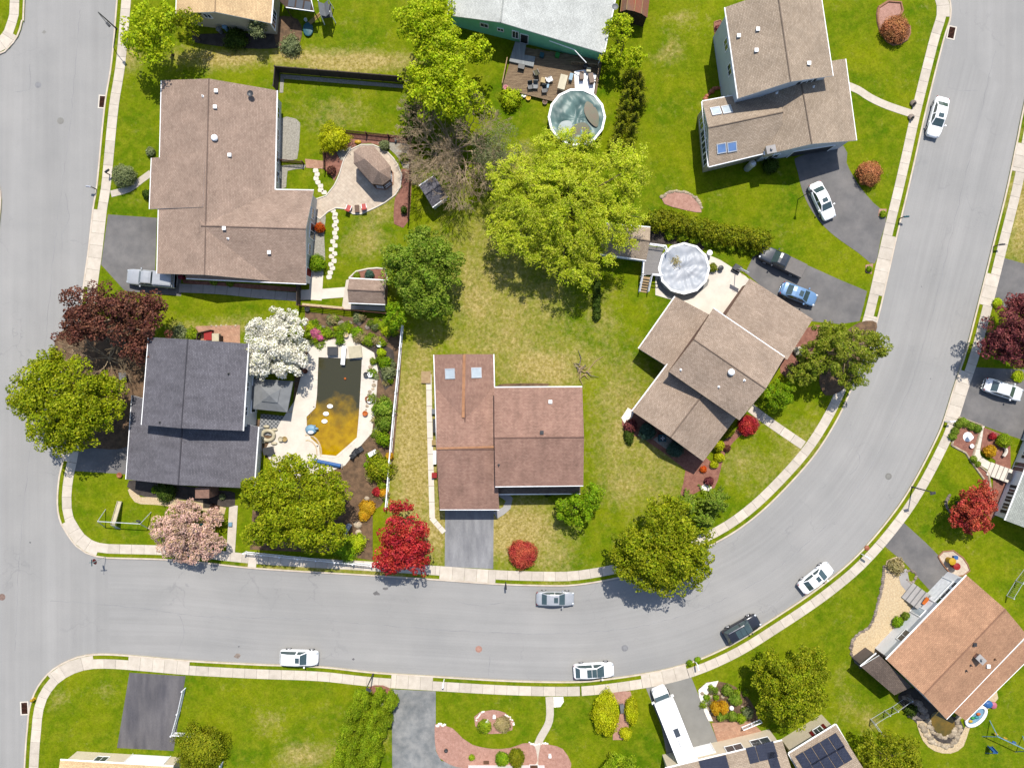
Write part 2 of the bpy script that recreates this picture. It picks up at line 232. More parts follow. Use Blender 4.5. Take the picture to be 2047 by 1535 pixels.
# ---------------------------------------------------------------- mesh helpers
def loc_of(o):
    v = Vector((0, 0, 0))
    while o is not None: v += o.location; o = o.parent
    return v
def frame(rz): return Matrix.Rotation(rz, 3, 'Z')
class MB:
    def __init__(s): s.v = []; s.f = []; s.m = []; s.uv = []
    def add(s, vs, fs, mi=0, uvs=None):
        b = len(s.v); s.v += [tuple(p) for p in vs]
        for i, f in enumerate(fs):
            s.f.append([b+k for k in f]); s.m.append(mi); s.uv.append(uvs[i] if uvs else None)
        return s
    def box(s, ctr, size, rz=0.0, mi=0, R=None):
        R = R or frame(rz); ctr = Vector(ctr); hx, hy, hz = size[0]/2, size[1]/2, size[2]/2
        vs = [ctr + R @ Vector((a*hx, b*hy, e*hz)) for e in (-1, 1) for a, b in ((-1, -1), (1, -1), (1, 1), (-1, 1))]
        return s.add(vs, [(3, 2, 1, 0), (4, 5, 6, 7), (0, 1, 5, 4), (1, 2, 6, 5), (2, 3, 7, 6), (3, 0, 4, 7)], mi)
    def prism(s, pts, z0, z1, mi=0, ms=None):
        n = len(pts); A = sum(pts[i][0]*pts[(i+1) % n][1]-pts[(i+1) % n][0]*pts[i][1] for i in range(n))
        if A < 0: pts = pts[::-1]
        vs = [(p[0], p[1], z0) for p in pts]+[(p[0], p[1], z1) for p in pts]
        s.add(vs, [tuple(range(n, 2*n)), tuple(range(n-1, -1, -1))], mi)
        return s.add(vs, [(i, (i+1) % n, n+(i+1) % n, n+i) for i in range(n)], mi if ms is None else ms)
    def path(s, pts, rad, n=8, mi=0, cap=True):
        pts = [Vector(p) for p in pts]; vs = []; fs = []
        if not hasattr(rad, '__len__'): rad = [rad]*len(pts)
        for i, p in enumerate(pts):
            d = (pts[min(i+1, len(pts)-1)]-pts[max(i-1, 0)]); d = d.normalized() if d.length > 1e-9 else Vector((0, 0, 1))
            u = d.cross(Vector((0, 0, 1)) if abs(d.z) < 0.9 else Vector((1, 0, 0))).normalized(); w = d.cross(u)
            vs += [p+(u*math.cos(2*math.pi*k/n)+w*math.sin(2*math.pi*k/n))*rad[i] for k in range(n)]
        for i in range(len(pts)-1):
            fs += [(i*n+k, i*n+(k+1) % n, (i+1)*n+(k+1) % n, (i+1)*n+k) for k in range(n)]
        if cap: fs += [tuple(range(n-1, -1, -1)), tuple(range((len(pts)-1)*n, len(pts)*n))]
        return s.add(vs, fs, mi)
    def lathe(s, ctr, prof, n=16, mi=0, sx=1.0, sy=1.0, cap=True):
        ctr = Vector(ctr); vs = []; fs = []
        for r, z in prof: vs += [ctr+Vector((r*sx*math.cos(2*math.pi*k/n), r*sy*math.sin(2*math.pi*k/n), z)) for k in range(n)]
        for i in range(len(prof)-1): fs += [(i*n+k, i*n+(k+1) % n, (i+1)*n+(k+1) % n, (i+1)*n+k) for k in range(n)]
        if cap: fs += [tuple(range(n-1, -1, -1)), tuple(range((len(prof)-1)*n, len(prof)*n))]
        return s.add(vs, fs, mi)
    def ell(s, ctr, r, n=12, m=7, mi=0):
        return s.lathe(ctr, [(max(0.02, math.sin(math.pi*i/m))*1.0, -math.cos(math.pi*i/m)*r[2]) for i in range(m+1)], n, mi, r[0], r[1])
    def build(s, name, mats, parent=None, smooth=False, world=True, label=None):
        off = loc_of(parent) if (parent is not None and world) else Vector((0, 0, 0))
        me = bpy.data.meshes.new(name); me.from_pydata([(a-off.x, b-off.y, z-off.z) for a, b, z in s.v], [], s.f)
        for m in (mats if isinstance(mats, (list, tuple)) else [mats]): me.materials.append(M[m] if m in M else L[m])
        me.polygons.foreach_set('material_index', s.m)
        if smooth: me.polygons.foreach_set('use_smooth', [True]*len(s.f))
        if any(u is not None for u in s.uv):
            ul = me.uv_layers.new(name='UVMap'); k = 0
            for f, u in zip(s.f, s.uv):
                for j in range(len(f)):
                    if u: ul.data[k].uv = u[j]
                    k += 1
        me.update(); o = bpy.data.objects.new(name, me); col.objects.link(o)
        if parent is not None: o.parent = parent
        if label: o['label'] = label
        return o
def tag(o, label, cat, group=None):
    o['label'] = label; o['category'] = cat
    if group: o['group'] = group
    return o
def thing(name, label, cat, loc, group=None, rz=0.0):
    o = bpy.data.objects.new(name, None); o.empty_display_size = 0.3; col.objects.link(o); o.location = loc; o.rotation_euler = (0, 0, rz)
    return tag(o, label, cat, group)
def solo(mb, name, label, cat, mats, loc, group=None, smooth=False):     # a thing that is one mesh, origin at its base
    loc = Vector(loc); mb.v = [(a-loc.x, b-loc.y, z-loc.z) for a, b, z in mb.v]
    o = mb.build(name, mats, None, smooth); o.location = loc; return tag(o, label, cat, group)
def struct(mb, name, mats, smooth=False, parent=None):
    o = mb.build(name, mats, parent, smooth)
    if parent is None: o['kind'] = 'structure'
    return o
def dup(o, parent=None):
    q = o.copy(); col.objects.link(q)
    if parent is not None: q.parent = parent
    for ch in list(o.children): dup(ch, q)
    return q
def smooth_line(pts, step=1.2, closed=False):          # Catmull-Rom through 2D points, resampled
    P = [Vector((p[0], p[1])) for p in pts]; out = []; n = len(P)
    for i in range(n if closed else n-1):
        if closed: a, b, d, e = P[i-1], P[i], P[(i+1) % n], P[(i+2) % n]
        else: a, b, d, e = P[max(i-1, 0)], P[i], P[i+1], P[min(i+2, n-1)]
        k = max(1, int((d-b).length/step))
        for j in range(k):
            t = j/k; out.append(0.5*((2*b)+(d-a)*t+(2*a-5*b+4*d-e)*t*t+(3*b-a-3*d+e)*t**3))
    if not closed: out.append(P[-1])
    return out
def WW(pts, z=LZ): return [W(x, y, z).xy for x, y in pts]
def arc(pts, step=1.0):                                # cumulative length of a world polyline
    s = [0.0]
    for a, b in zip(pts, pts[1:]): s.append(s[-1]+(b-a).length)
    return s
def at_s(pts, s, q):
    q = max(0.0, min(q, s[-1])); i = min(max(int(np.searchsorted(s, q))-1, 0), len(pts)-2)
    t = (q-s[i])/max(1e-6, s[i+1]-s[i]); d = pts[min(i+2, len(pts)-1)]-pts[max(i-1, 0)]; d.normalize()
    return pts[i].lerp(pts[i+1], t), Vector((-d.y, d.x))
def near_s(pts, s, p): return s[min(range(len(pts)), key=lambda i: (pts[i]-p).length_squared)]
# ---------------------------------------------------------------- the setting: ground, road, lawns, kerbs, sidewalks
import bmesh
g = MB(); g.add([(-900, -900, -0.06), (900, -900, -0.06), (900, 900, -0.06), (-900, 900, -0.06)], [(0, 1, 2, 3)]); struct(g, 'ground', 'lawn')
g = MB(); a, b = W(-520, 2060), W(2570, -520); g.add([(a.x, a.y, 0), (b.x, a.y, 0), (b.x, b.y, 0), (a.x, b.y, 0)], [(0, 1, 2, 3)]); ROAD = struct(g, 'road', 'road')
KA = [(262, -420), (245, -150), (233, 0), (222, 125), (208, 215), (193, 368), (185, 418), (176, 500), (166, 573), (150, 720), (136, 850), (125, 920), (118, 950), (114, 990), (115, 1022), (122, 1048), (135, 1070), (152, 1092), (172, 1106), (192, 1113), (215, 1116), (360, 1121), (512, 1137), (740, 1151), (878, 1160), (990, 1168), (1075, 1171), (1150, 1170), (1235, 1156), (1305, 1138), (1370, 1113), (1430, 1086), (1482, 1055), (1536, 1011), (1600, 945), (1640, 895), (1678, 832), (1706, 770), (1735, 700), (1756, 635), (1776, 550), (1793, 475), (1815, 384), (1832, 310), (1851, 225), (1886, 85), (1901, 35), (1898, -5), (1880, -35), (1845, -52), (1500, -75)]
KB = [(2250, -420), (2095, 0), (2047, 205), (2031, 285), (2010, 384), (1986, 480), (1970, 545), (1951, 620), (1930, 700), (1905, 775), (1884, 842), (1868, 880), (1832, 950), (1795, 1010), (1742, 1077), (1690, 1130), (1620, 1185), (1536, 1241), (1470, 1282), (1400, 1315), (1340, 1334), (1280, 1346), (1200, 1357), (1140, 1361), (1024, 1359), (880, 1351), (745, 1342), (640, 1331), (512, 1326), (380, 1319), (300, 1312), (220, 1306), (172, 1308), (138, 1318), (106, 1336), (84, 1358), (68, 1384), (58, 1415), (54, 1452), (48, 1535), (30, 1900)]
KC = [(-500, 170), (-100, 130), (-6, 112), (18, 97), (36, 74), (46, 42), (50, 0), (62, -420)]
KD = [(-120, 1900), (-20, 700), (-8, 520), (0, 440), (3, 400), (-1, 372), (-16, 352), (-60, 342), (-500, 330)]
SA = [(1500, -380), (262, -420)]; SB = [(30, 1990), (2560, 1990), (2560, -420)]; SC = [(62, -500), (-500, -500)]; SD = [(-500, 330), (-500, 1900)]
DRY = [(985, 540, 110, 110, .5), (1010, 680, 110, 50, .55), (1280, 870, 60, 110, .5), (1060, 600, 90, 80, .42), (830, 900, 42, 160, 1.0), (845, 720, 30, 60, .55), (1030, 1060, 75, 50, .95), (870, 1060, 20, 60, .9), (1085, 735, 80, 40, .85), (1100, 1110, 40, 40, .6), (700, 124, 110, 18, .95), (450, 116, 90, 16, .8), (590, 112, 60, 14, .8), (260, 110, 20, 30, .6),
       (960, 600, 55, 60, .62), (1020, 640, 60, 100, .55), (1240, 850, 45, 130, .55), (1270, 960, 70, 60, .5), (1330, 930, 50, 60, .38), (1150, 720, 70, 40, .45), (1200, 640, 40, 60, .35), (730, 480, 35, 30, .55), (760, 420, 30, 25, .5), (1020, 470, 60, 40, .4), (2040, 430, 22, 110, .75),
       (610, 1510, 50, 22, .6), (700, 1500, 60, 30, .35), (540, 1440, 30, 20, .35), (1500, 930, 60, 40, .36), (470, 650, 60, 16, .45), (380, 660, 40, 20, .5), (1360, 40, 20, 10, .7), (1345, 100, 15, 20, .6), (1320, 120, 22, 8, .7), (660, 230, 80, 30, .3), (1900, 1090, 30, 30, .1),
       (600, 1137, 170, 6, .5), (800, 1150, 60, 6, .6), (1100, 1165, 80, 5, .3), (770, 1410, 8, 60, .6), (1690, 1400, 20, 50, .3), (1740, 1440, 20, 20, .35), (1590, 890, 50, 50, .34), (120, 1400, 20, 20, .3), (210, 1380, 20, 15, .3), (1430, 300, 20, 40, .05), (1040, 330, 30, 40, .4)]
def lawn(name, line, extra):
    pts = smooth_line(WW(line), 1.0)+WW(extra)
    bm = bmesh.new(); bm.faces.new([bm.verts.new((p.x, p.y, LZ)) for p in pts])
    bmesh.ops.triangulate(bm, faces=bm.faces[:])
    lo, hi = W(-40, 1575), W(2090, -40)
    for ax, a0, a1 in ((0, lo.x, hi.x), (1, lo.y, hi.y)):
        q = a0
        while q < a1:
            no = (1, 0, 0) if ax == 0 else (0, 1, 0); cc = (q, 0, 0) if ax == 0 else (0, q, 0)
            bmesh.ops.bisect_plane(bm, geom=bm.verts[:]+bm.edges[:]+bm.faces[:], dist=1e-5, plane_co=cc, plane_no=no); q += 1.25
    bmesh.ops.recalc_face_normals(bm, faces=bm.faces[:])
    me = bpy.data.meshes.new(name); bm.to_mesh(me); bm.free()
    v = np.zeros(len(me.vertices)*3); me.vertices.foreach_get('co', v); v = v.reshape(-1, 3); s = (H-LZ)/(H*K)
    px = v[:, 0]/s+CX; py = CY-v[:, 1]/s; d = np.zeros(len(v))
    for x, y, rx, ry, k in DRY: d = np.maximum(d, k*np.exp(-(((px-x)/rx)**2+((py-y)/ry)**2)*0.7))
    me.attributes.new('dry', 'FLOAT', 'POINT').data.foreach_set('value', d.astype(np.float32))
    me.materials.append(M['lawn']); o = bpy.data.objects.new(name, me); col.objects.link(o); o['kind'] = 'structure'; return o
for nm, ln, ex in (('lawn', KA, SA), ('lawn', KB, SB), ('lawn', KC, SC), ('lawn', KD, SD)): lawn(nm, ln, ex)
LINES = {}
def strip_between(la, lb, n=150):
    pa = smooth_line(WW(la, 0), 0.8); pb = smooth_line(WW(lb, 0), 0.8); sa, sb = arc(pa), arc(pb); m = MB(); rows = []
    for i in range(n+1):
        a_, _ = at_s(pa, sa, sa[-1]*i/n); b_, _ = at_s(pb, sb, sb[-1]*i/n); rows.append((a_, b_))
    u = 0.0
    for i in range(n):
        (a0, b0), (a1, b1) = rows[i], rows[i+1]; u1 = u+((a1+b1)/2-(a0+b0)/2).length; w0, w1 = (b0-a0).length, (b1-a1).length
        for k in range(4):
            f0, f1 = k/4, (k+1)/4; q = [a0.lerp(b0, f0), a1.lerp(b1, f0), a1.lerp(b1, f1), a0.lerp(b0, f1)]
            m.add([(p_.x, p_.y, 0.002) for p_ in q], [(0, 1, 2, 3)], 0, [[(u, w0*f0), (u1, w1*f0), (u1, w1*f1), (u, w0*f1)]])
        u = u1
    return struct(m, 'road', 'road_strip')
ia, ib = KA.index((215, 1116)), KB.index((220, 1306)); strip_between(KA[ia:KA.index((1886, 85))+1], KB[2:ib+1][::-1])
for key, ln in (('A', KA), ('B', KB), ('C', KC), ('D', KD)):
    p = smooth_line(WW(ln, 0.06), 0.8); s = arc(p); LINES[key] = (p, s); m = MB(); vs = []; fs = []
    for i, q in enumerate(p):
        _, n = at_s(p, s, s[i]); a, b = q, q+n*0.19
        vs += [(a.x-n.x*0.02, a.y-n.y*0.02, -0.03), (a.x, a.y, 0.14), (b.x, b.y, 0.145), (b.x, b.y, 0.05)]
    for i in range(len(p)-1): fs += [(i*4+k, i*4+k+1, i*4+k+5, i*4+k+4) for k in range(3)]
    m.add(vs, fs); struct(m, 'kerb', 'kerb')
def sidewalk(key, s_from, s_to, aprons, off0=0.66, off1=1.83, step=1.52):
    p, s = LINES[key]; A = sorted([sorted((near_s(p, s, W(*a).xy), near_s(p, s, W(*b).xy))) for a, b in aprons])
    S0, S1 = near_s(p, s, W(*s_from).xy), near_s(p, s, W(*s_to).xy)
    root = MB(); q = S0; cuts = [S0]
    marks = sorted([x for ab in A for x in ab if S0 < x < S1])
    while q < S1-0.3:
        nx = q+step*rnd.uniform(0.96, 1.04)
        for mk in marks:
            if q+0.25 < mk < nx+0.3: nx = mk; break
        nx = min(nx, S1); cuts.append(nx); q = nx
    bed = MB(); vs = []; fs = []
    for i, x in enumerate(cuts):
        c0, n = at_s(p, s, x); a, b = c0+n*(off0+0.02), c0+n*(off1-0.02); vs += [(a.x, a.y, LZ+0.006), (b.x, b.y, LZ+0.006)]
    fs = [(i*2, i*2+1, i*2+3, i*2+2) for i in range(len(cuts)-1)]
    bed.add(vs, fs); root = struct(bed, 'sidewalk', 'soil_dark')
    for x0, x1 in zip(cuts, cuts[1:]):
        mid = (x0+x1)/2; ap = any(u <= mid <= v for u, v in A); o0 = 0.2 if ap else off0
        g_ = 0.012; top = LZ+0.022+rnd.uniform(0, 0.008); m = MB(); k = max(1, int((x1-x0)/0.8)); ia = []; oa = []
        for j in range(k+1):
            c0, n = at_s(p, s, x0+g_+(x1-x0-2*g_)*j/k); ia.append((c0+n*o0).to_tuple()); oa.append((c0+n*off1).to_tuple())
        m.prism(ia+oa[::-1], LZ-0.03, top); m.build('slab', 'conc', root)
sidewalk('A', (245, -150), (215, 1116), [((185, 418), (166, 573)), ((122, 1048), (200, 1114)), ((130, 893), (124, 925))])
sidewalk('A', (216, 1116), (1240, 1155), [((878, 1160), (992, 1168)), ((490, 1135), (518, 1137))])
sidewalk('A', (1242, 1155), (1895, -20), [((1793, 478), (1765, 595)), ((1754, 640), (1738, 692)), ((1903, 40), (1895, -20))])
sidewalk('B', (2140, -120), (1742, 1077), [((2036, 285), (2020, 335)), ((1970, 545), (1953, 613)), ((1918, 735), (1884, 842))])
sidewalk('B', (1741, 1078), (1160, 1360), [((1800, 1005), (1740, 1078)), ((1372, 1325), (1275, 1347))])
sidewalk('B', (1158, 1360), (48, 1535), [((872, 1350), (777, 1344)), ((380, 1319), (255, 1309)), ((180, 1307), (95, 1345))])
sidewalk('C', (-100, 130), (56, -150), [((-8, 112), (34, 78))])
PZ = [0.0]
def patch(name, pts, m, z=0.012, step=0.8, sm=True, edge=None, ew=0.14):
    P = WW(pts); P = smooth_line(P, step, True) if sm else P
    PZ[0] += 0.0006; z += PZ[0]
    b = MB(); b.prism([(q.x, q.y) for q in P], LZ-0.05, LZ+z); o = struct(b, name, m)
    if edge:
        e = MB(); e.path([(q.x, q.y, LZ+z) for q in P+[P[0]]], ew/2, 6); e.build('edging', edge, o)
    return o
for pts, m in [([(216, 429), (314, 436), (310, 546), (362, 550), (362, 592), (250, 582), (202, 529)], 'asph'), ([(890, 1010), (987, 1010), (986, 1137), (889, 1132)], 'asph_grey'),
               ([(2004, 515), (2100, 542), (2100, 640), (1983, 607)], 'asph'), ([(1949, 734), (2110, 742), (2110, 900), (2020, 871), (1917, 832)], 'asph'),
               ([(1769, 1092), (1806, 1044), (1850, 1084), (1878, 1112), (1905, 1160), (1868, 1190), (1810, 1126)], 'asph'), ([(1291, 1374), (1380, 1349), (1439, 1492), (1380, 1540), (1340, 1545), (1322, 1450)], 'asph_plain'),
               ([(783, 1377), (871, 1381), (871, 1500), (882, 1520), (935, 1534), (935, 1620), (785, 1620)], 'asph_mott'), ([(259, 1344), (371, 1351), (347, 1500), (234, 1494)], 'asph_dark'), ([(152, 900), (262, 885), (258, 948), (148, 941)], 'asph')]:
    patch('driveway', pts, m, sm=False)
patch('driveway', [(1588, 318), (1600, 312), (1686, 292), (1692, 325), (1704, 350), (1722, 378), (1745, 405), (1771, 433), (1760, 480), (1748, 527), (1715, 505), (1660, 465), (1625, 425), (1605, 385), (1595, 345)], 'asph')
patch('driveway', [(1508, 508), (1525, 497), (1620, 533), (1680, 560), (1733, 582), (1726, 612), (1718, 642), (1680, 648), (1600, 640), (1490, 545)], 'asph', sm=False)
def path(pts, w, m='conc_new', slab=0, z=0.02):                      # footpath of a given width (px); slabs are separate pieces
    PZ[0] += 0.0006; z += PZ[0]; p = smooth_line(WW(pts), 0.6); s = arc(p); hw = w/K/2; b = MB(); L_ = []; R_ = []
    for i, q in enumerate(p):
        _, n = at_s(p, s, s[i]); k = 0.96 if slab else 1; L_.append((q+n*hw*k).to_tuple()); R_.append((q-n*hw*k).to_tuple())
    b.prism(L_+R_[::-1], LZ-0.05, LZ+(0.004+PZ[0]*.5 if slab else z)); o = struct(b, 'path', 'soil_dark' if slab else m)
    if slab:
        n_ = max(1, round(s[-1]/slab))
        for i in range(n_):
            x0, x1 = s[-1]*i/n_+0.02, s[-1]*(i+1)/n_-0.02; A = []; B = []
            for j in range(4):
                q, n = at_s(p, s, x0+(x1-x0)*j/3); A.append((q+n*hw).to_tuple()); B.append((q-n*hw).to_tuple())
            mm = MB(); mm.prism(A+B[::-1], LZ-0.03, LZ+z+rnd.uniform(0, 0.01)); mm.build('slab', m, o)
    return o
path([(1690, 170), (1715, 180), (1740, 196), (1775, 212), (1826, 229)], 15, 'conc')
path([(1500, 815), (1540, 845), (1606, 890)], 18, 'conc', 1.6)
path([(857, 748), (859, 850), (862, 960), (864, 1035)], 11, 'conc_new', 1.95)
path([(862, 1034), (888, 1064)], 10, 'conc_new', 0.95)
path([(1000, 985), (1018, 998), (1013, 1015), (990, 1030)], 15, 'conc_grey')
path([(358, 576), (440, 580), (520, 588), (598, 594)], 17, 'conc_grey', 1.55)
path([(528, 572), (525, 592)], 12, 'conc_grey')
path([(598, 590), (640, 588), (692, 584)], 20, 'conc_new')
path([(634, 535), (632, 570), (630, 600)], 26, 'conc_new')
path([(302, 346), (280, 362), (258, 378), (222, 388)], 13, 'conc')
path([(467, 1010), (464, 1060), (461, 1105)], 17, 'conc')
path([(262, 975), (275, 998), (310, 1001), (370, 1008), (420, 1015), (450, 1022)], 15, 'gravel_tan', z=0.014)
path([(1098, 1392), (1098, 1440), (1076, 1485), (1072, 1530)], 15, 'conc')
path([(1961, 850), (1952, 895), (1954, 915), (1978, 932)], 15, 'conc_new', 1.5)
# garden beds, patios, gravel
patch('patio', [(628, 400), (640, 396), (652, 392), (668, 372), (680, 345), (688, 318), (700, 300), (722, 290), (745, 290), (775, 305), (795, 330), (803, 350), (800, 375), (790, 390), (770, 405), (745, 418), (722, 428), (706, 428), (690, 418), (672, 416), (655, 424), (640, 438), (630, 432)], 'paver', 0.03, edge='conc_new', ew=0.2)
patch('garden_bed', [(650, 300), (665, 290), (720, 282), (712, 292), (694, 305), (684, 330), (668, 362), (662, 352), (650, 340)], 'mulch', 0.014)
patch('garden_bed', [(690, 268), (815, 276), (812, 300), (760, 292), (740, 286), (715, 288)], 'mulch', 0.014)
patch('gravel_bed', [(755, 285), (822, 292), (820, 338), (806, 336), (798, 318), (778, 298)], 'gravel', 0.018)
patch('gravel_bed', [(672, 304), (696, 296), (704, 292), (688, 318), (682, 322)], 'gravel', 0.02)
patch('garden_bed', [(802, 338), (822, 338), (818, 440), (806, 456), (788, 448), (790, 395), (803, 375)], 'mulch', 0.013)
patch('gravel_bed', [(555, 240), (592, 238), (600, 246), (597, 300), (594, 318), (555, 316)], 'gravel', 0.015)
patch('gravel_bed', [(545, 336), (612, 330), (608, 338), (575, 342), (572, 375), (545, 375)], 'gravel', 0.015)
patch('gravel_bed', [(561, 149), (806, 170), (806, 177), (568, 158), (566, 186), (559, 186)], 'gravel', .012, sm=False)
patch('tile_walk', [(610, 318), (648, 322), (648, 338), (612, 336)], 'paver_red', 0.022, sm=False)
patch('garden_bed', [(626, 430), (650, 426), (648, 470), (650, 520), (644, 536), (622, 536)], 'gravel', 0.012)
patch('garden_bed', [(366, 560), (604, 576), (600, 584), (440, 572), (366, 566)], 'mulch', 0.011)
patch('garden_bed', [(698, 556), (712, 543), (735, 538), (770, 538), (775, 560), (700, 562)], 'mulch', 0.016, edge='conc_new', ew=0.25)
patch('walk', [(684, 612), (692, 560), (700, 558), (702, 610), (770, 612), (770, 622), (690, 618)], 'conc', 0.014, sm=False)
patch('verge_stones', [(604, 606), (692, 614), (690, 620), (604, 612)], 'gravel_tan', 0.012, sm=False)
patch('garden_bed', [(610, 622), (700, 634), (785, 640), (806, 660), (800, 760), (788, 900), (775, 990), (760, 1012), (745, 1020), (745, 1120), (660, 1105), (500, 1098), (505, 1020), (560, 960), (590, 930), (640, 950), (690, 935), (748, 880), (756, 800), (757, 745), (736, 690), (700, 672), (620, 690), (608, 660)], 'soil', 0.012, sm=False)
patch('garden_bed', [(590, 740), (612, 690), (640, 680), (745, 680), (760, 760), (756, 900), (700, 950), (580, 965), (525, 905), (505, 840), (585, 830)], 'soil', 0.01, sm=False)
patch('garden_bed', [(696, 698), (716, 680), (740, 690), (786, 700), (782, 770), (770, 780), (752, 730), (738, 700)], 'soil_dark', 0.02)
patch('garden_bed', [(110, 680), (180, 640), (300, 655), (296, 790), (262, 800), (258, 890), (160, 890), (120, 860), (135, 760)], 'soil', 0.011)
patch('garden_bed', [(258, 960), (420, 978), (470, 985), (470, 1010), (440, 1012), (380, 1000), (310, 994), (275, 988)], 'soil_dark', 0.011)
patch('patio', [(385, 690), (480, 700), (480, 650), (392, 652)], 'paver_red', 0.012, sm=False)
patch('patio', [(1310, 590), (1345, 600), (1400, 640), (1450, 660), (1520, 580), (1490, 552), (1440, 520), (1405, 505), (1345, 490), (1310, 520)], 'conc_new', 0.015, sm=False)
patch('gravel_bed', [(1312, 560), (1330, 590), (1352, 600), (1375, 600), (1402, 582), (1418, 560), (1380, 540)], 'asph_plain', 0.022)
patch('garden_bed', [(1300, 460), (1400, 470), (1405, 500), (1340, 488), (1300, 490)], 'soil_dark', 0.012)
patch('garden_bed', [(1244, 832), (1266, 815), (1300, 835), (1400, 905), (1428, 925), (1440, 890), (1470, 860), (1500, 830), (1520, 850), (1480, 870), (1450, 905), (1440, 940), (1428, 975), (1400, 980), (1360, 1000), (1366, 965), (1370, 940), (1290, 880), (1250, 865)], 'mulch', 0.011)
patch('gravel_bed', [(1305, 878), (1325, 866), (1345, 880), (1332, 898)], 'gravel', 0.03, sm=False)
patch('gravel_bed', [(1242, 835), (1255, 815), (1268, 822), (1262, 836), (1250, 850)], 'pebble', 0.025)
patch('pebble_patch', [(1398, 974), (1410, 966), (1423, 973), (1420, 981), (1405, 980)], 'pebble', 0.03)
patch('garden_bed', [(1570, 690), (1595, 665), (1640, 650), (1625, 700), (1590, 750), (1560, 745)], 'mulch', 0.011)
patch('garden_bed', [(1700, 655), (1752, 645), (1735, 700), (1695, 770), (1650, 790), (1640, 740)], 'soil', 0.011)
patch('garden_bed', [(1756, 16), (1775, 4), (1800, 6), (1804, 22), (1795, 40), (1818, 55), (1812, 80), (1785, 90), (1765, 72), (1755, 45)], 'mulch_pink', 0.02, edge='brick', ew=0.35)
patch('garden_bed', [(1322, 396), (1335, 386), (1355, 383), (1375, 386), (1400, 405), (1402, 425), (1360, 418), (1328, 408)], 'mulch_pink', 0.02)
patch('garden_bed', [(1428, 45), (1440, 41), (1448, 55), (1445, 70), (1438, 85), (1444, 110), (1450, 150), (1470, 190), (1480, 170), (1460, 60), (1452, 100), (1432, 95), (1430, 75)], 'mulch', 0.014, edge='brick', ew=0.2)
patch('garden_bed', [(1757, 418), (1772, 418), (1770, 435), (1755, 432)], 'mulch_pink', 0.014); patch('garden_bed', [(1730, 530), (1745, 527), (1742, 548), (1730, 545)], 'mulch_pink', 0.014)
patch('garden_bed', [(1902, 890), (1918, 834), (1962, 850), (1945, 910), (1950, 925), (1975, 945), (1985, 1010), (1975, 1030), (1972, 965), (1950, 935), (1930, 905)], 'mulch', 0.016, sm=False, edge='stone', ew=0.3)
patch('garden_bed', [(1966, 854), (2019, 874), (2020, 930), (2010, 990), (1990, 1030), (1978, 1040), (1985, 960), (1990, 920), (1960, 900)], 'mulch', 0.013, sm=False)
patch('gravel_bed', [(1772, 1120), (1792, 1112), (1808, 1130), (1800, 1160), (1830, 1190), (1860, 1215), (1790, 1290), (1745, 1330), (1722, 1335), (1703, 1312), (1702, 1285), (1715, 1268), (1740, 1250), (1750, 1225), (1758, 1195), (1766, 1165), (1768, 1140)], 'gravel_tan', 0.02)
patch('path', [(1798, 1140), (1812, 1136), (1815, 1150), (1818, 1165), (1826, 1175), (1812, 1182), (1800, 1168), (1796, 1152)], 'conc_grey', 0.035)
patch('patio', [(1875, 1112), (1885, 1102), (1905, 1100), (1925, 1115), (1938, 1140), (1925, 1150), (1905, 1152), (1890, 1135)], 'paver', 0.03, edge='brick', ew=0.2)
patch('garden_bed', [(1832, 1440), (1850, 1440), (1862, 1470), (1885, 1485), (1912, 1480), (1930, 1450), (1945, 1430), (1990, 1370), (1995, 1395), (1960, 1430), (1938, 1455), (1926, 1490), (1900, 1505), (1868, 1500), (1845, 1480)], 'gravel_tan', 0.015)
patch('garden_bed', [(1795, 1390), (1835, 1375), (1880, 1420), (1920, 1440), (1925, 1470), (1900, 1495), (1870, 1490), (1850, 1465), (1815, 1425)], 'soil_dark', 0.012)
patch('garden_bed', [(948, 1432), (960, 1422), (985, 1418), (1010, 1424), (1027, 1440), (1024, 1458), (1000, 1465), (965, 1464), (950, 1450)], 'mulch_pink', 0.02)
patch('garden_bed', [(870, 1446), (885, 1448), (905, 1455), (925, 1475), (945, 1488), (985, 1496), (1020, 1494), (1045, 1485), (1066, 1484), (1064, 1535), (935, 1535), (890, 1522), (872, 1500)], 'mulch_pink', 0.012)
patch('garden_bed', [(1082, 1484), (1100, 1488), (1125, 1496), (1142, 1525), (1140, 1545), (1080, 1545)], 'mulch_pink', 0.012)
patch('pebble_patch', [(1106, 1392), (1126, 1392), (1127, 1402), (1120, 1412), (1107, 1413)], 'pebble', 0.02)
patch('garden_bed', [(1215, 1388), (1260, 1381), (1266, 1400), (1256, 1450), (1262, 1470), (1225, 1478), (1235, 1440), (1240, 1410)], 'mulch_pink', 0.012)
patch('garden_bed', [(1396, 1376), (1415, 1362), (1440, 1362), (1470, 1372), (1500, 1400), (1515, 1440), (1480, 1448), (1425, 1442), (1405, 1410)], 'soil', 0.012)
patch('pebble_patch', [(1396, 1378), (1412, 1364), (1436, 1360), (1430, 1374), (1414, 1386), (1412, 1410), (1425, 1440), (1416, 1440), (1402, 1405)], 'pebble', 0.02)
patch('patio', [(1422, 1444), (1500, 1440), (1530, 1468), (1500, 1480), (1434, 1482)], 'paver_red', 0.02, sm=False)
patch('garden_bed', [(736, 1374), (778, 1374), (778, 1420), (745, 1420)], 'mulch', 0.012)
patch('garden_bed', [(556, 35), (596, 40), (604, 70), (592, 95), (560, 100), (548, 70)], 'soil', 0.012); patch('garden_bed', [(385, 70), (560, 70), (556, 96), (470, 96), (385, 84)], 'soil_dark', 0.011)
patch('bare_earth', [(1060, 778), (985, 775), (1000, 768), (1060, 766), (1100, 768)], 'soil', 0.008)
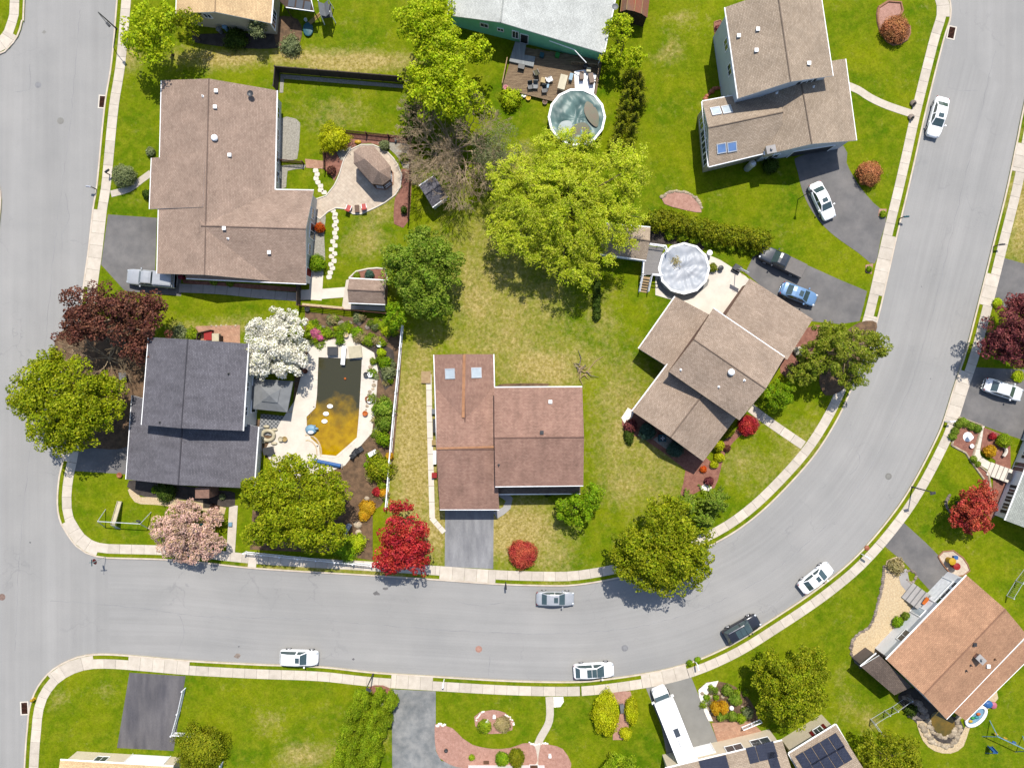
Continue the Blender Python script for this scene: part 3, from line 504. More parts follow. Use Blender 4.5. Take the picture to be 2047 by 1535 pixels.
# worn marks on the road: wandering cracks, patches, covers
def crack(pts, w=0.05, m='asph_grey'):
    p = smooth_line(WW(pts, 0), 0.7); p = [q+Vector((rnd.uniform(-.1, .1), rnd.uniform(-.1, .1))) for q in p]; s = arc(p); b = MB(); vs = []
    for i, q in enumerate(p):
        _, n = at_s(p, s, s[i]); k = w*rnd.uniform(0.4, 1.2)/2; vs += [(q.x+n.x*k, q.y+n.y*k, 0.004), (q.x-n.x*k, q.y-n.y*k, 0.004)]
    b.add(vs, [(2*i, 2*i+1, 2*i+3, 2*i+2) for i in range(len(p)-1)]); b.build('crack', m, ROAD)
for pts in ([(100, 1200), (250, 1212), (420, 1232), (600, 1236), (820, 1254), (1040, 1266), (1200, 1262), (1330, 1240), (1450, 1196), (1560, 1130), (1680, 1020), (1770, 880), (1830, 740), (1880, 560), (1935, 330), (1990, 100)], [(130, 384), (138, 440), (124, 470), (125, 500)], [(60, 130), (60, 180), (40, 184), (28, 184)],
            [(355, 1225), (368, 1260), (352, 1310)], [(980, 1310), (976, 1350)], [(1900, 150), (1896, 175), (1935, 182), (1955, 180)], [(1500, 1235), (1540, 1215), (1566, 1190)], [(90, 700), (60, 900), (40, 1100), (30, 1300)], [(160, 20), (140, 250), (110, 480), (90, 700)], [(1700, 950), (1720, 925), (1712, 900)], [(900, 1195), (950, 1210), (1010, 1205)], [(1330, 1200), (1390, 1195), (1430, 1150)]):
    crack(pts, 0.045)
def spot(x, y, r, m, n=9):
    o = W(x, y, 0); b = MB(); b.prism([(o.x+math.cos(6.283*k/n)*r*rnd.uniform(.5, 1.2), o.y+math.sin(6.283*k/n)*r*0.7*rnd.uniform(.5, 1.2)) for k in range(n)], -0.01, 0.003); b.build('stain', m, ROAD)
for x, y, r, m in ((985-510, 1310, .5, 'rock'), (477, 1292, .15, 'asph_dark'), (706, 1317, .22, 'asph_dark'), (60, 1084, .12, 'asph_dark'), (752, 1186, .45, 'asph'), (770, 1176, .35, 'asph'), (1842, 573, .1, 'asph_dark'), (1860, 757, .1, 'asph_dark'), (88, 65, .3, 'asph_plain')): spot(x, y, r, m)
def manhole(x, y, lab, m='iron', r=0.33):
    o = W(x, y, 0); b = MB(); b.lathe(o, [(r+.09, -.02), (r+.09, .008), (r, .008), (r, .002), (r-.02, .002), (r-.02, .016), (0.02, .018)], 20); ob = solo(b, 'manhole_cover', lab, 'manhole cover', m, o)
manhole(957, 1297, 'reddish round manhole cover in the curving road south of the centre driveway', 'mulch_pink'); manhole(1249, 1295, 'grey round manhole cover near the pale hatchback with black roof', 'asph_grey')
manhole(4, 1193, 'rust-rimmed manhole cover in the wide side street', 'iron'); manhole(1776, 952, 'pale pinkish manhole cover in the road by the red maple bend', 'asph_plain'); manhole(121, 242, 'tan manhole cover in the side street across from the storm grate', 'asph_plain'); manhole(76, 170, 'faint grey manhole cover beside a road crack', 'asph_grey', .3)
def grate(x, y, rz, lab):
    o = W(x, y, 0); t = thing('storm_drain', lab, 'storm drain', o, rz=rz); b = MB()
    for sx, sy, w, d in ((0, .78, 1.05, .14), (0, -.78, 1.05, .14), (.45, 0, .15, 1.42), (-.45, 0, .15, 1.42)): b.box((sx, sy, .0), (w, d, .05))
    b.build('frame', 'conc_new', t, world=False); b = MB(); b.box((0, 0, -.01), (.76, 1.42, .02)); b.build('pit', 'rust', t, world=False)
    for k in range(9):
        b = MB(); b.box((0, -.64+k*.16, .012), (.76, .05, .02)); b.build('bar', 'rust', t, world=False)
grate(205, 204, -0.08, 'rusty storm drain grate in a concrete frame beside the long brown ranch roof'); grate(1902, 66, -0.2, 'rusty storm drain grate at the kerb uphill of the parked white sedan'); grate(49, 1415, 0.05, 'rusty storm drain grate by the yellow hydrant')
# ---------------------------------------------------------------- houses and sheds
class Wing:
    """Roofed block. quad = photo pixels of the eave corners A,B,C,D (ridge runs parallel to AB); he / hr = eave / ridge height."""
    def __init__(s, house, quad, he, hr, t=0.5, roof='sh_taupe', wall='s_white', oh=0.35, hip0=0.0, hip1=0.0, thick=0.16, walls=True, trim='white', z0=LZ, gutter=(0, 2)):
        s.house = house; s.he, s.hr, s.t, s.th = he, hr, t, thick
        A, B, C, D = [W(x, y, he) for x, y in quad]; s.E = (A, B, C, D)
        R0, R1 = A.lerp(D, t), B.lerp(C, t); R0.z = R1.z = hr
        if t >= 1: R0, R1 = Vector((D.x, D.y, hr)), Vector((C.x, C.y, hr))
        ax = (R1-R0).normalized(); r0, r1 = R0+ax*hip0, R1-ax*hip1
        pl = [[A, B, r1, r0]] if t >= 1 else [[A, B, r1, r0], [C, D, r0, r1]]
        if hip0: pl.append([D, A, r0])
        if hip1: pl.append([B, C, r1])
        s.planes = pl; m = MB(); dn = Vector((0, 0, -thick))
        for P in pl:
            e = (P[1]-P[0]).normalized(); n = e.cross(P[-1]-P[0]).normalized()
            if n.z < 0: n = -n
            up = n.cross(e); uv = [((p-P[0]).dot(e)+P[0].x*.37, (p-P[0]).dot(up)) for p in P]; k = len(P)
            m.add(P, [tuple(range(k))], 0, [uv]); m.add([p+dn for p in P], [tuple(range(k-1, -1, -1))], 1)
            m.add([P[0], P[1], P[0]+dn, P[1]+dn], [(0, 1, 3, 2)], 1)
            if k == 4:
                if not hip1: m.add([P[1], P[2], P[1]+dn, P[2]+dn], [(0, 1, 3, 2)], 1)
                if not hip0: m.add([P[3], P[0], P[3]+dn, P[0]+dn], [(0, 1, 3, 2)], 1)
                if t >= 1: m.add([P[2], P[3], P[2]+dn, P[3]+dn], [(0, 1, 3, 2)], 1)
        s.roof = m.build('roof', [roof, trim], house)
        if t < 1:
            m = MB(); m.path([r0+Vector((0, 0, .0)), r1], 0.09, 6); m.build('ridge_cap', roof, s.roof)
        u = (B-A).normalized(); v = (D-A)-u*(D-A).dot(u); v.normalize(); Wd = (D-A).length
        s.u, s.v = u, v
        a, b, c_, d = A+u*oh+v*oh, B-u*oh+v*oh, C-u*oh-v*oh, D+u*oh-v*oh
        s.base = [Vector((p.x, p.y, z0)) for p in (a, b, c_, d)]; s.z0 = z0
        def hz(fr):
            h = he+(hr-he)*(fr/t if fr <= t else (1-fr)/(1-t)); return h-thick-0.02
        f0 = oh/Wd; ht = [hz(f0), hz(f0), hz(1-f0), hz(1-f0)]; s.ht = ht
        if walls:
            m = MB(); q = s.base; top = [Vector((p.x, p.y, h)) for p, h in zip(q, ht)]
            if t >= 1 or hip0: g0 = []
            else: g0 = [Vector((*(q[0].lerp(q[3], (t*Wd-oh)/max(.1, Wd-2*oh))).xy, hr-thick-0.02))]
            if t >= 1 or hip1: g1 = []
            else: g1 = [Vector((*(q[1].lerp(q[2], (t*Wd-oh)/max(.1, Wd-2*oh))).xy, hr-thick-0.02))]
            for pts in ([q[0], q[1], top[1], top[0]], [q[1], q[2], top[2]]+g1+[top[1]], [q[2], q[3], top[3], top[2]], [q[3], q[0], top[0]]+g0+[top[3]]): m.add(pts, [tuple(range(len(pts)))])
            m.add(top, [(0, 1, 2, 3)]); s.wall = m.build('wall', wall, house)
        for k in gutter:
            p0, p1 = ((A, B), (B, C), (C, D), (D, A))[k]; o = (-v, u, v, -u)[k]*0.06
            if t >= 1 and k == 2: continue
            m = MB(); m.path([p0+o+Vector((0, 0, -.09)), p1+o+Vector((0, 0, -.09))], 0.075, 6); m.build('gutter', 'white' if trim != 'black' else trim, s.roof)
    def hit(s, x, y):                                  # where the line of sight through a photo pixel meets this roof
        cam_ = Vector((0, 0, H)); d = W(x, y, 0)-cam_; best = None
        for P in s.planes:
            n = (P[1]-P[0]).cross(P[2]-P[0]).normalized()
            if n.z < 0: n = -n
            k = (P[0]-cam_).dot(n)/d.dot(n); p = cam_+d*k
            ins = [((P[(i+1) % len(P)]-P[i]).cross(p-P[i])).z for i in range(len(P))]
            if all(q > -.6 for q in ins) or all(q < .6 for q in ins):
                if best is None or p.z < best[0].z: best = (p, n)
        if best is None: best = (W(x, y, s.hr-.3), Vector((0, 0, 1)))
        return best
    def vent(s, x, y, kind='pipe', m='white'):
        p, n = s.hit(x, y); b = MB()
        if kind == 'pipe': b.lathe(p, [(.16, -.05), (.14, .03), (.06, .04), (.06, .34), (.035, .35)], 10); nm = 'vent_pipe'
        elif kind == 'box': b.box(p+Vector((0, 0, .09)), (.34, .34, .2)); b.box(p+Vector((0, 0, .22)), (.42, .42, .06)); nm = 'roof_vent'
        elif kind == 'dome': b.lathe(p, [(.3, -.12), (.3, .12), (.38, .16), (.4, .24), (.32, .38), (.16, .46), (.03, .48)], 16); nm = 'dome_vent'
        elif kind == 'dish':
            b.path([p, p+Vector((0, 0, .5))], .03, 6); b.lathe(p+Vector((0, -.1, .62)), [(.03, -.1), (.22, -.05), (.36, .05), (.38, .05), (.2, -.03), (.02, -.06)], 14); nm = 'satellite_dish'
        elif kind == 'flue': b.lathe(p, [(.13, -.1), (.13, .5), (.2, .5), (.2, .66), (.1, .7)], 10); nm = 'flue_pipe'
        return b.build(nm, m, s.roof, smooth=False)
    def frame_(s, n, al):
        e = (al-n*al.dot(n)).normalized(); w = n.cross(e); R = Matrix((e, w, n)).transposed(); return R
    def sky(s, x, y, w, h, m='glass_pale'):
        p, n = s.hit(x, y); R = s.frame_(n, s.u); f = MB()
        for cx, cy, a, b in ((0, h/2-.05, w, .1), (0, -h/2+.05, w, .1), (w/2-.05, 0, .1, h-.2), (-w/2+.05, 0, .1, h-.2)): f.box(p+R @ Vector((cx, cy, .05)), (a, b, .16), R=R)
        o = f.build('skylight', 'gmetal', s.roof); g_ = MB(); g_.box(p+R @ Vector((0, 0, .06)), (w-.2, h-.2, .06), R=R); g_.build('pane', m, s.roof); return o
    def panel(s, x, y, w, h):
        p, n = s.hit(x, y); R = s.frame_(n, s.u); f = MB(); f.box(p+R @ Vector((0, 0, .09)), (w, h, .05), R=R); o = f.build('solar_panel', 'solar', s.roof)
    def side(s, k): a, b = s.base[k], s.base[(k+1) % 4]; d = (b-a); n = (-s.v, s.u, s.v, -s.u)[k]; return a, d, n
    def win(s, k, f, z, w=1.1, h=1.2, trim='white', pane='glass', shut=None, name='window', bars=1):
        a, d, n = s.side(k); p = a+d*f; p.z = z; e = d.normalized(); R = Matrix((e, n, Vector((0, 0, 1)))).transposed(); m = MB(); t = .09
        for cx, cz, sx, sz in ((0, h/2+t/2, w+2*t, t), (0, -h/2-t/2, w+2*t, t), (w/2+t/2, 0, t, h), (-w/2-t/2, 0, t, h)): m.box(p+R @ Vector((cx, .03, cz)), (sx, .12, sz), R=R)
        for i in range(bars): m.box(p+R @ Vector((-w/2+w*(i+1)/(bars+1), .03, 0)), (.06, .1, h), R=R)
        o = m.build(name, trim, s.house); g_ = MB(); g_.box(p+R @ Vector((0, .02, 0)), (w, .06, h), R=R); g_.build('pane' if pane.startswith('glass') else 'panel', pane, o)
        if shut:
            for q in (-1, 1):
                g_ = MB(); g_.box(p+R @ Vector((q*(w/2+.36), .03, 0)), (.36, .06, h+.1), R=R); g_.build('shutter', shut, o)
        return o
    def door(s, k, f, w=0.95, h=2.05, m='brownp'): return s.win(k, f, s.z0+h/2+.12, w, h, 'white', m, None, 'door', 0)
    def garage(s, k, f, w=4.6, m='white'):
        a, d, n = s.side(k); p = a+d*f; e = d.normalized(); R = Matrix((e, n, Vector((0, 0, 1)))).transposed()
        fr = MB()
        for cx, sx, cz, sz in ((w/2+.06, .12, 1.1, 2.3), (-w/2-.06, .12, 1.1, 2.3), (0, w, 2.22, .12)): fr.box(p+R @ Vector((cx, .03, cz)), (sx, .14, sz), R=R)
        o = fr.build('garage_door', 'white', s.house)
        for i in range(4):
            b = MB(); b.box(p+R @ Vector((0, .01, .3+.54*i)), (w, .06, .52), R=R); b.build('panel', m, o)
def house(label, quads_loc, cat='house', name='house'): return thing(name, label, cat, W(*quads_loc, LZ))
M['solar'] = brickmat('solar_cells', raw(.012, .015, .03), raw(.014, .018, .034), raw(.05, .055, .07), .16, .16, .006, 0.0, rough=.25)
def chimney(w, x, y, sz=(.9, .7), h=1.1, m='s_brick', rz=0.0):
    p, n = w.hit(x, y); b = MB(); b.box(p+Vector((0, 0, h/2-.4)), (sz[0], sz[1], h+.8), rz); o = b.build('chimney', m, w.roof)
    b = MB(); b.box(p+Vector((0, 0, h+.05)), (sz[0]+.14, sz[1]+.14, .1), rz); b.lathe(p+Vector((0, 0, h+.1)), [(.16, 0), (.14, .3), (.05, .31)], 10); b.build('chimney_cap', 'conc_grey', w.roof)
# brown ranch house, north-west
h1 = house('long ranch house with brown shingle roof, garage and rear patio', (440, 380))
w1 = Wing(h1, [(323, 161), (314, 547), (545, 562), (553, 181)], 3.1, 4.9, 0.465, 'sh_brown', 's_grey'); w1b = Wing(h1, [(303, 316), (299, 418), (419, 422), (424, 318)], 2.95, 4.86, 1.0, 'sh_brown', 's_grey')
w1c = Wing(h1, [(385, 377), (627, 381), (612, 567), (372, 556)], 3.1, 5.0, 0.45, 'sh_brown', 's_grey', hip0=2.2)
for x, y, k in ((430, 277, 'dome'), (433, 183, 'box'), (431, 215, 'box'), (406, 193, 'pipe'), (460, 311, 'box')): w1.vent(x, y, k)
w1.vent(504, 190, 'dish', 'dmetal'); w1c.vent(449, 457, 'box'); w1c.vent(456, 477, 'pipe'); w1c.vent(539, 505, 'box')
for f in (.08, .2, .32, .43): w1.win(2, 1-f, 1.6, 1.3, 1.2)
for f in (.2, .62): w1c.win(1, f, 1.7, 1.2, 1.1)
w1c.door(1, .88, m='red'); w1c.win(1, .4, 1.2, 1.8, 2.0); w1.garage(0, .86, 4.8)
for f in (.3, .5, .7): w1c.win(2, f, 1.7, 1.2, 1.1)
for f in (.12, .3): w1.win(0, f, 1.7, 1.3, 1.2)
# dark-roofed corner house with the pool
h2 = house('two-storey corner house with charcoal shingle roof beside the greenish pool', (390, 830))
w2 = Wing(h2, [(297, 674), (283, 849), (485, 861), (496, 687)], 5.5, 7.0, .45, 'sh_char', 's_grey'); w2b = Wing(h2, [(264, 790), (252, 958), (507, 976), (516, 853)], 3.0, 4.4, .45, 'sh_char', 's_grey')
w2.vent(457, 747, 'pipe', 'black'); w2.vent(320, 844, 'pipe', 'black')
for f in (.2, .5, .8): w2.win(2, f, 4.2, 1.0, 1.2)
for f in (.25, .6): w2.win(2, f, 1.6, 1.4, 1.3)
w2b.win(1, .3, 1.6, 1.3, 1.2); w2b.door(1, .72, m='s_brick'); w2b.win(1, .5, 1.6, 1.3, 1.2)
b = MB(); p = W(424, 978, LZ); b.box((p.x, p.y, 1.5), (1.7, 1.3, 3.0)); o = b.build('chimney_stack', 's_brick', h2)
# centre house
h3 = house('centre house with reddish brown split-level roofs and orange ridge patch', (985, 870))
w3 = Wing(h3, [(872, 772), (988, 772), (998, 1018), (879, 1018)], 3.0, 5.0, .5, 'sh_red', 's_tan'); w3n = Wing(h3, [(868, 709), (874, 893), (990, 893), (986, 708)], 3.02, 4.1, .5, 'sh_red', 's_tan')
w3r = Wing(h3, [(988, 775), (1164, 774), (1166, 970), (990, 972)], 5.2, 6.6, .5, 'sh_red', 's_dark'); w3p = Wing(h3, [(1160, 986), (994, 987), (994, 964), (1160, 963)], 2.75, 3.2, 1.0, 'sh_dark', 's_dark', walls=False, gutter=(0,))
w3n.sky(900, 747, 1.25, 1.25); w3n.sky(952, 745, 1.25, 1.25); w3r.vent(1100, 803, 'box'); w3r.vent(1083, 864, 'box', 'dgrey'); w3r.vent(997, 929, 'pipe', 'black')
for (q0, q1), w_ in (((928, 709), (926, 835)), 1), (((874, 896), (988, 893)), 2):
    ww = w3n if w_ == 1 else w3
    for i in range(int(9)):
        a0 = Vector(q0).lerp(Vector(q1), i/9); a1 = Vector(q0).lerp(Vector(q1), (i+.96)/9); P0, n0 = ww.hit(*a0); P1, n1 = ww.hit(*a1)
        hh = 4.1 if w_ == 1 else 5.0; P0.z = P1.z = hh+.06; b = MB(); d = (P1-P0); mid = (P0+P1)/2; b.box(mid, (d.length, .34 if w_ == 1 else .22, .1), math.atan2(d.y, d.x)); b.build('ridge_shingle', 'ridge_or', ww.roof)
w3.garage(2, .5, 5.2); w3r.win(2, .3, 1.6, 1.8, 1.2); w3r.win(2, .7, 1.6, 1.8, 1.2); w3r.win(0, .5, 4.0, 1.6, 1.2); w3.win(3, .5, 1.7, 1.1, 1.0)
for x in (1002, 1055, 1108, 1156):
    b = MB(); p = W(x, 983, 2.6); b.path([(p.x, p.y, LZ), (p.x, p.y, 2.68)], .07, 8); b.build('porch_post', 'dmetal', h3)
# diagonal house, east
h4 = house('diagonal house with overlapping taupe roofs above the white covered pool', (1430, 740))
w4 = Wing(h4, [(1426, 617), (1568, 714), (1478, 840), (1337, 743)], 6.0, 7.3, .5, 'sh_taupe2', 's_brick', trim='tanwood', gutter=(0,)); w4g = Wing(h4, [(1499, 557), (1625, 638), (1566, 720), (1440, 640)], 3.3, 4.5, 1.0, 'sh_taupe2', 's_brick', trim='tanwood', gutter=())
w4s = Wing(h4, [(1277, 697), (1350, 593), (1418, 632), (1340, 738)], 2.8, 3.6, 1.0, 'sh_taupe2', 's_cream'); w4l = Wing(h4, [(1264, 822), (1335, 728), (1477, 828), (1406, 922)], 3.5, 5.0, .5, 'sh_taupe2', 's_brick', gutter=(0,))
w4.vent(1461, 744, 'dome'); w4.vent(1361, 739, 'pipe'); w4.vent(1488, 760, 'pipe'); w4.vent(1437, 773, 'pipe'); chimney(w4l, 1388, 768, (.9, .8), .9, 's_brick', .6)
w4l.win(3, .3, 1.7, 1.4, 1.3); w4l.win(3, .7, 1.7, 1.4, 1.3); w4l.win(2, .5, 1.7, 1.6, 1.3); w4g.garage(1, .5, 4.8); w4.win(2, .5, 3.9, 1.6, 1.2); w4s.win(0, .3, 1.5, 1.6, 1.4); w4s.win(0, .7, 1.5, 1.6, 1.4)
# house with skylights, north-east
h5 = house('pale blue-grey house with taupe roofs, four skylights and a curved driveway', (1560, 200))
w5 = Wing(h5, [(1450, 15), (1476, 197), (1665, 152), (1638, -28)], 6.7, 8.2, .5, 'sh_taupe', 's_blue'); w5g = Wing(h5, [(1500, 165), (1530, 310), (1712, 281), (1690, 118)], 4.1, 5.7, .45, 'sh_taupe', 's_blue')
w5s = Wing(h5, [(1404, 203), (1552, 176), (1562, 298), (1417, 333)], 4.0, 5.35, .47, 'sh_taupe', 's_tan', gutter=(0, 2, 3))
for x, y in ((1476, 73), (1514, 60), (1511, 102), (1616, 128)): w5.vent(x, y, 'box')
w5g.vent(1553, 186, 'pipe'); w5g.vent(1626, 174, 'pipe')
for x, y, m_ in ((1431, 223, 'glass_pale'), (1453, 220, 'glass_pale'), (1442, 297, 'glass_blue'), (1463, 294, 'glass_blue')): w5s.sky(x, y, 1.15, 1.15, m_)
chimney(w5s, 1537, 303, (1.0, .8), .7, 's_tan', .2); w5.win(1, .78, 5.6, 1.3, 1.1, shut='black'); w5.win(1, .3, 7.0, .5, .35, bars=0)
for f in (.16, .36, .56, .78): w5s.win(3, f, 2.2, 1.25, 2.4)
w5g.garage(1, .62, 5.0, 'dgrey'); w5g.win(1, .15, 1.6, 1.3, 1.2); w5.win(0, .3, 4.4, 1.2, 1.2); w5.win(0, .6, 4.4, 1.2, 1.2); w5.win(0, .9, 1.6, 1.2, 1.9)
b = MB(); p, n = w5s.hit(1500, 322); q = W(1498, 325, 1.0); b.path([(q.x, q.y-.5, LZ), (q.x, q.y-.5, 2.2)], .42, 14); b.lathe((q.x, q.y-.5, 2.2), [(.45, 0), (.3, .3), (.03, .4)], 14); b.build('flue_cylinder', 'gmetal', h5)
# house under tan roof, top left edge
h6 = house('beige house with sunlit tan roof behind the large yellow-green maple', (450, -40))
w6 = Wing(h6, [(358, -140), (352, 27), (541, 47), (556, -140)], 3.7, 5.1, .46, 'sh_tan', 's_tan'); w6.win(2, .1, 2.0, 2.0, 1.6, bars=3); w6.win(1, .3, 3.2, .8, .9)
# mint green house, top centre
h7 = house('mint green house with pale grey roof above the cluttered wooden deck', (1060, 0))
w7 = Wing(h7, [(908, -150), (895, 31), (1207, 107), (1248, -90)], 3.3, 4.7, .34, 'sh_grey', 's_green'); w7.win(1, .22, 2.3, .9, .8); w7.win(1, .33, 2.2, .7, .6); w7.win(1, .43, 1.9, .7, 1.6, pane='glass'); w7.win(1, .49, 1.4, .9, 2.1, pane='black', bars=0)
w7.vent(1228, 18, 'dish', 'greyp'); p = W(1203, 108, 3.1); b = MB(); b.path([p, (p.x-.2, p.y-.3, LZ)], .05, 6); b.build('downspout', 'white', h7)
p = W(1098, 82, 3.1); q = W(1148, 100, 3.05); b = MB(); b.path([p, q, W(1172, 126, 2.6)], .06, 6); b.build('gutter', 'white', h7)
# right edge white house with shutters
h8 = house('white house with black shutters and greenish grey roof behind the red maple', (2120, 950))
w8 = Wing(h8, [(2010, 1040), (2085, 850), (2250, 915), (2175, 1105)], 2.9, 4.6, .5, 'sh_ggrey', 's_white'); w8g = Wing(h8, [(2066, 884), (2092, 812), (2240, 866), (2214, 938)], 2.7, 3.6, .5, 'sh_ggrey', 's_white')
for f in (.12, .2, .28): w8.win(0, f, 1.6, .7, 1.1, shut='black')
w8.win(0, .56, 1.3, 1.1, 2.0, pane='glass', shut=None); w8.win(0, .75, 1.6, 1.0, 1.1, shut='black'); w8g.garage(0, .5, 4.0, 's_blue')
# rust-brown roof, lower right
h9 = house('white raised house with rust-brown roof, garden pond and gravel front bed', (1910, 1290))
w9 = Wing(h9, [(1772, 1318), (1933, 1150), (2053, 1269), (1892, 1437)], 3.9, 5.4, .5, 'sh_rust', 's_white'); w9p = Wing(h9, [(2092, 1282), (1931, 1440), (1900, 1418), (2062, 1254)], 2.7, 3.3, 1.0, 'sh_rust', 's_white', walls=False, gutter=(0,))
w9c = Wing(h9, [(1721, 1332), (1788, 1389), (1818, 1368), (1753, 1306)], 3.1, 3.7, 1.0, 'sh_dark', 's_dark', oh=.2, gutter=(3,))
chimney(w9, 1953, 1313, (.6, 1.0), .7, 's_brick', .8); w9.vent(1947, 1287, 'box', 'black'); w9.vent(1988, 1317, 'pipe', 'brownp'); w9.vent(1974, 1330, 'box'); w9.vent(1940, 1329, 'pipe', 'black'); w9.vent(1931, 1340, 'pipe', 'black')
for f in (.7, .76, .82, .9): w9.win(0, f, 3.0, .7, .8, bars=0, pane='glass')
w9.garage(0, .8, 3.2); w9.win(0, .25, 2.6, 1.5, 1.0); w9.door(0, .52, m='glass_pale'); w9.win(3, .5, 2.4, 1.2, 1.1)
for f in (.1, .5, .9):
    a_, b_ = w9p.E[0], w9p.E[1]; q = a_.lerp(b_, f)-w9p.v*-.2; b = MB(); b.path([(q.x, q.y, LZ), (q.x, q.y, 2.6)], .07, 8); b.build('porch_post', 'white', h9)
# solar roof house, bottom
h10 = house('cream house with taupe roof carrying dark solar panels behind the motorhome', (1540, 1600))
w10 = Wing(h10, [(1330, 1536), (1564, 1480), (1608, 1655), (1374, 1715)], 3.9, 5.6, .5, 'sh_taupe', 's_cream'); w10b = Wing(h10, [(1577, 1506), (1671, 1448), (1765, 1610), (1672, 1668)], 3.9, 5.6, .5, 'sh_taupe', 's_cream', gutter=(0, 1, 3))
for x, y in ((1504, 1508), (1523, 1503), (1541, 1498), (1545, 1518), (1550, 1532), (1410, 1534), (1428, 1530), (1446, 1526)): w10.panel(x, y, 1.1, 1.75)
for j in range(2):
    for i in range(5): w10b.panel(1606+i*16.5+j*15, 1520-i*9.5+j*25, 1.04, 1.7)
w10.win(0, .62, 2.6, 2.0, 1.6); w10.win(0, .86, 2.6, 2.2, 1.6); w10b.win(0, .72, 2.6, 1.0, 1.2, shut='maroon'); w10.win(1, .13, 2.6, 1.0, 1.2, shut='maroon'); w10.garage(0, .3, 4.0)
h11 = house('cream house with white garage front at the foot of the dark driveway', (260, 1580))
w11 = Wing(h11, [(120, 1519), (346, 1532), (346, 1720), (120, 1710)], 3.0, 4.4, .5, 'sh_tan', 's_cream'); w11.garage(0, .72, 4.6); w11.win(0, .3, 1.7, 1.4, 1.2)
h12 = house('white house below the pink mulch beds with doormat and iron railing', (1015, 1600))
w12 = Wing(h12, [(928, 1546), (1096, 1546), (1096, 1720), (928, 1720)], 2.8, 4.2, .5, 'sh_taupe', 's_white'); w12.win(0, .3, 1.7, 1.4, 1.2); w12.door(0, .86)
# sheds and small roofs
t = house('small brown shingled shed tucked under the round green tree', (735, 585), 'shed', 'shed'); w_ = Wing(t, [(698, 557), (772, 561), (770, 608), (697, 605)], 2.5, 3.3, .5, 'sh_brown', 's_brick', .2); w_.door(2, .5)
t = house('grey weathered shed half hidden by the bare branches', (865, 385), 'shed', 'shed'); w_ = Wing(t, [(838, 372), (868, 352), (894, 392), (864, 414)], 2.3, 2.9, .5, 'sh_char', 's_grey', .15)
t = house('pool shed with taupe and dark shingles at the willow edge', (1260, 490), 'shed', 'shed'); w_ = Wing(t, [(1208, 447), (1300, 455), (1292, 520), (1200, 507)], 2.6, 3.5, .46, 'sh_taupe', 's_white', .2); w_.door(1, .6)
t = thing('shed', 'rusty sheet-metal barn-roofed shed beside the mint green house', 'shed', W(1266, 10, LZ)); z0 = LZ
P = [W(1240, 24, 2.4), W(1252, 20, 2.9), W(1268, 23, 3.05), W(1282, 28, 2.9), W(1294, 36, 2.4)]; dv = (W(1248, -60, 2.4)-W(1238, 24, 2.4)); 
for i in range(4):
    b = MB(); e = dv*1.0; b.add([P[i], P[i+1], P[i+1]+e, P[i]+e], [(0, 1, 2, 3)]); b.add([P[i]-Vector((0, 0, .05)), P[i+1]-Vector((0, 0, .05)), P[i+1]+e-Vector((0, 0, .05)), P[i]+e-Vector((0, 0, .05))], [(3, 2, 1, 0)]); b.build('roof_sheet', 'rustroof', t)
for k in range(4):
    b = MB(); q0 = P[1+k % 3]+dv*.02*k; b.path([P[k]+Vector((0, 0, .03)), P[k]+dv+Vector((0, 0, .03))], .035, 5); b.build('seam', 'tanp', t)
b = MB(); ins = [p.lerp((P[0]+P[4])/2, .06) for p in P]
fl = [Vector((ins[0].x, ins[0].y, z0)), Vector((ins[4].x, ins[4].y, z0))]
b.add([fl[0], fl[1]]+ins[::-1], [tuple(range(7))]); b.add([p+dv*.97 for p in [fl[0], fl[1]]+ins[::-1]], [tuple(range(6, -1, -1))])
for p_, q_ in ((fl[0], ins[0]), (fl[1], ins[4])): b.add([p_, q_, q_+dv*.97, p_+dv*.97], [(0, 1, 2, 3)])
b.build('wall', 'wood_dk', t)
# gazebo: stretched octagon roof on posts
t = thing('gazebo', 'stretched octagonal gazebo with brown shingle roof on the paver patio', 'gazebo', W(748, 332, LZ)); GH = 2.7
E8 = [W(x, y, GH) for x, y in ((720, 293), (747, 292), (781, 333), (781, 358), (765, 370), (744, 368), (707, 327), (707, 303))]; R0, R1 = W(729, 318, 4.0), W(757, 343, 4.0); m = MB(); near = [R0, R0, R1, R1, R1, R1, R0, R0]
for i in range(8):
    a_, b_ = E8[i], E8[(i+1) % 8]; n0, n1 = near[i], near[(i+1) % 8]; P = [a_, b_, n1, n0] if (n1-n0).length > .1 else [a_, b_, n0]
    e = (b_-a_).normalized(); n = e.cross(P[-1]-a_).normalized(); n = -n if n.z < 0 else n; up = n.cross(e)
    m.add(P, [tuple(range(len(P)))], 0, [[((p-a_).dot(e), (p-a_).dot(up)) for p in P]]); m.add([a_, b_, b_-Vector((0, 0, .18)), a_-Vector((0, 0, .18))], [(0, 1, 2, 3)], 1)
    m.add([p-Vector((0, 0, .06)) for p in P], [tuple(range(len(P)-1, -1, -1))], 1)
m.build('roof', ['sh_brown', 'wood_dk'], t); cc = (R0+R1)/2
ring = [p.lerp(Vector((cc.x, cc.y, p.z)), .12) for p in E8]
for i in range(8):
    p, q = ring[i], ring[(i+1) % 8]; b = MB(); b.path([(p.x, p.y, LZ), (p.x, p.y, GH+.1)], .08, 6); b.build('post', 'wood_dk', t)
    if i != 5:
        b = MB(); d = q-p; 
        for z in (.3, 1.0): b.box(((p.x+q.x)/2, (p.y+q.y)/2, z), (d.length, .06, .08), math.atan2(d.y, d.x))
        for k in range(1, max(2, int(d.length/.25))): s_ = p.lerp(q, k/max(2, int(d.length/.25))); b.box((s_.x, s_.y, .65), (.04, .04, .7))
        b.build('railing', 'white', t)
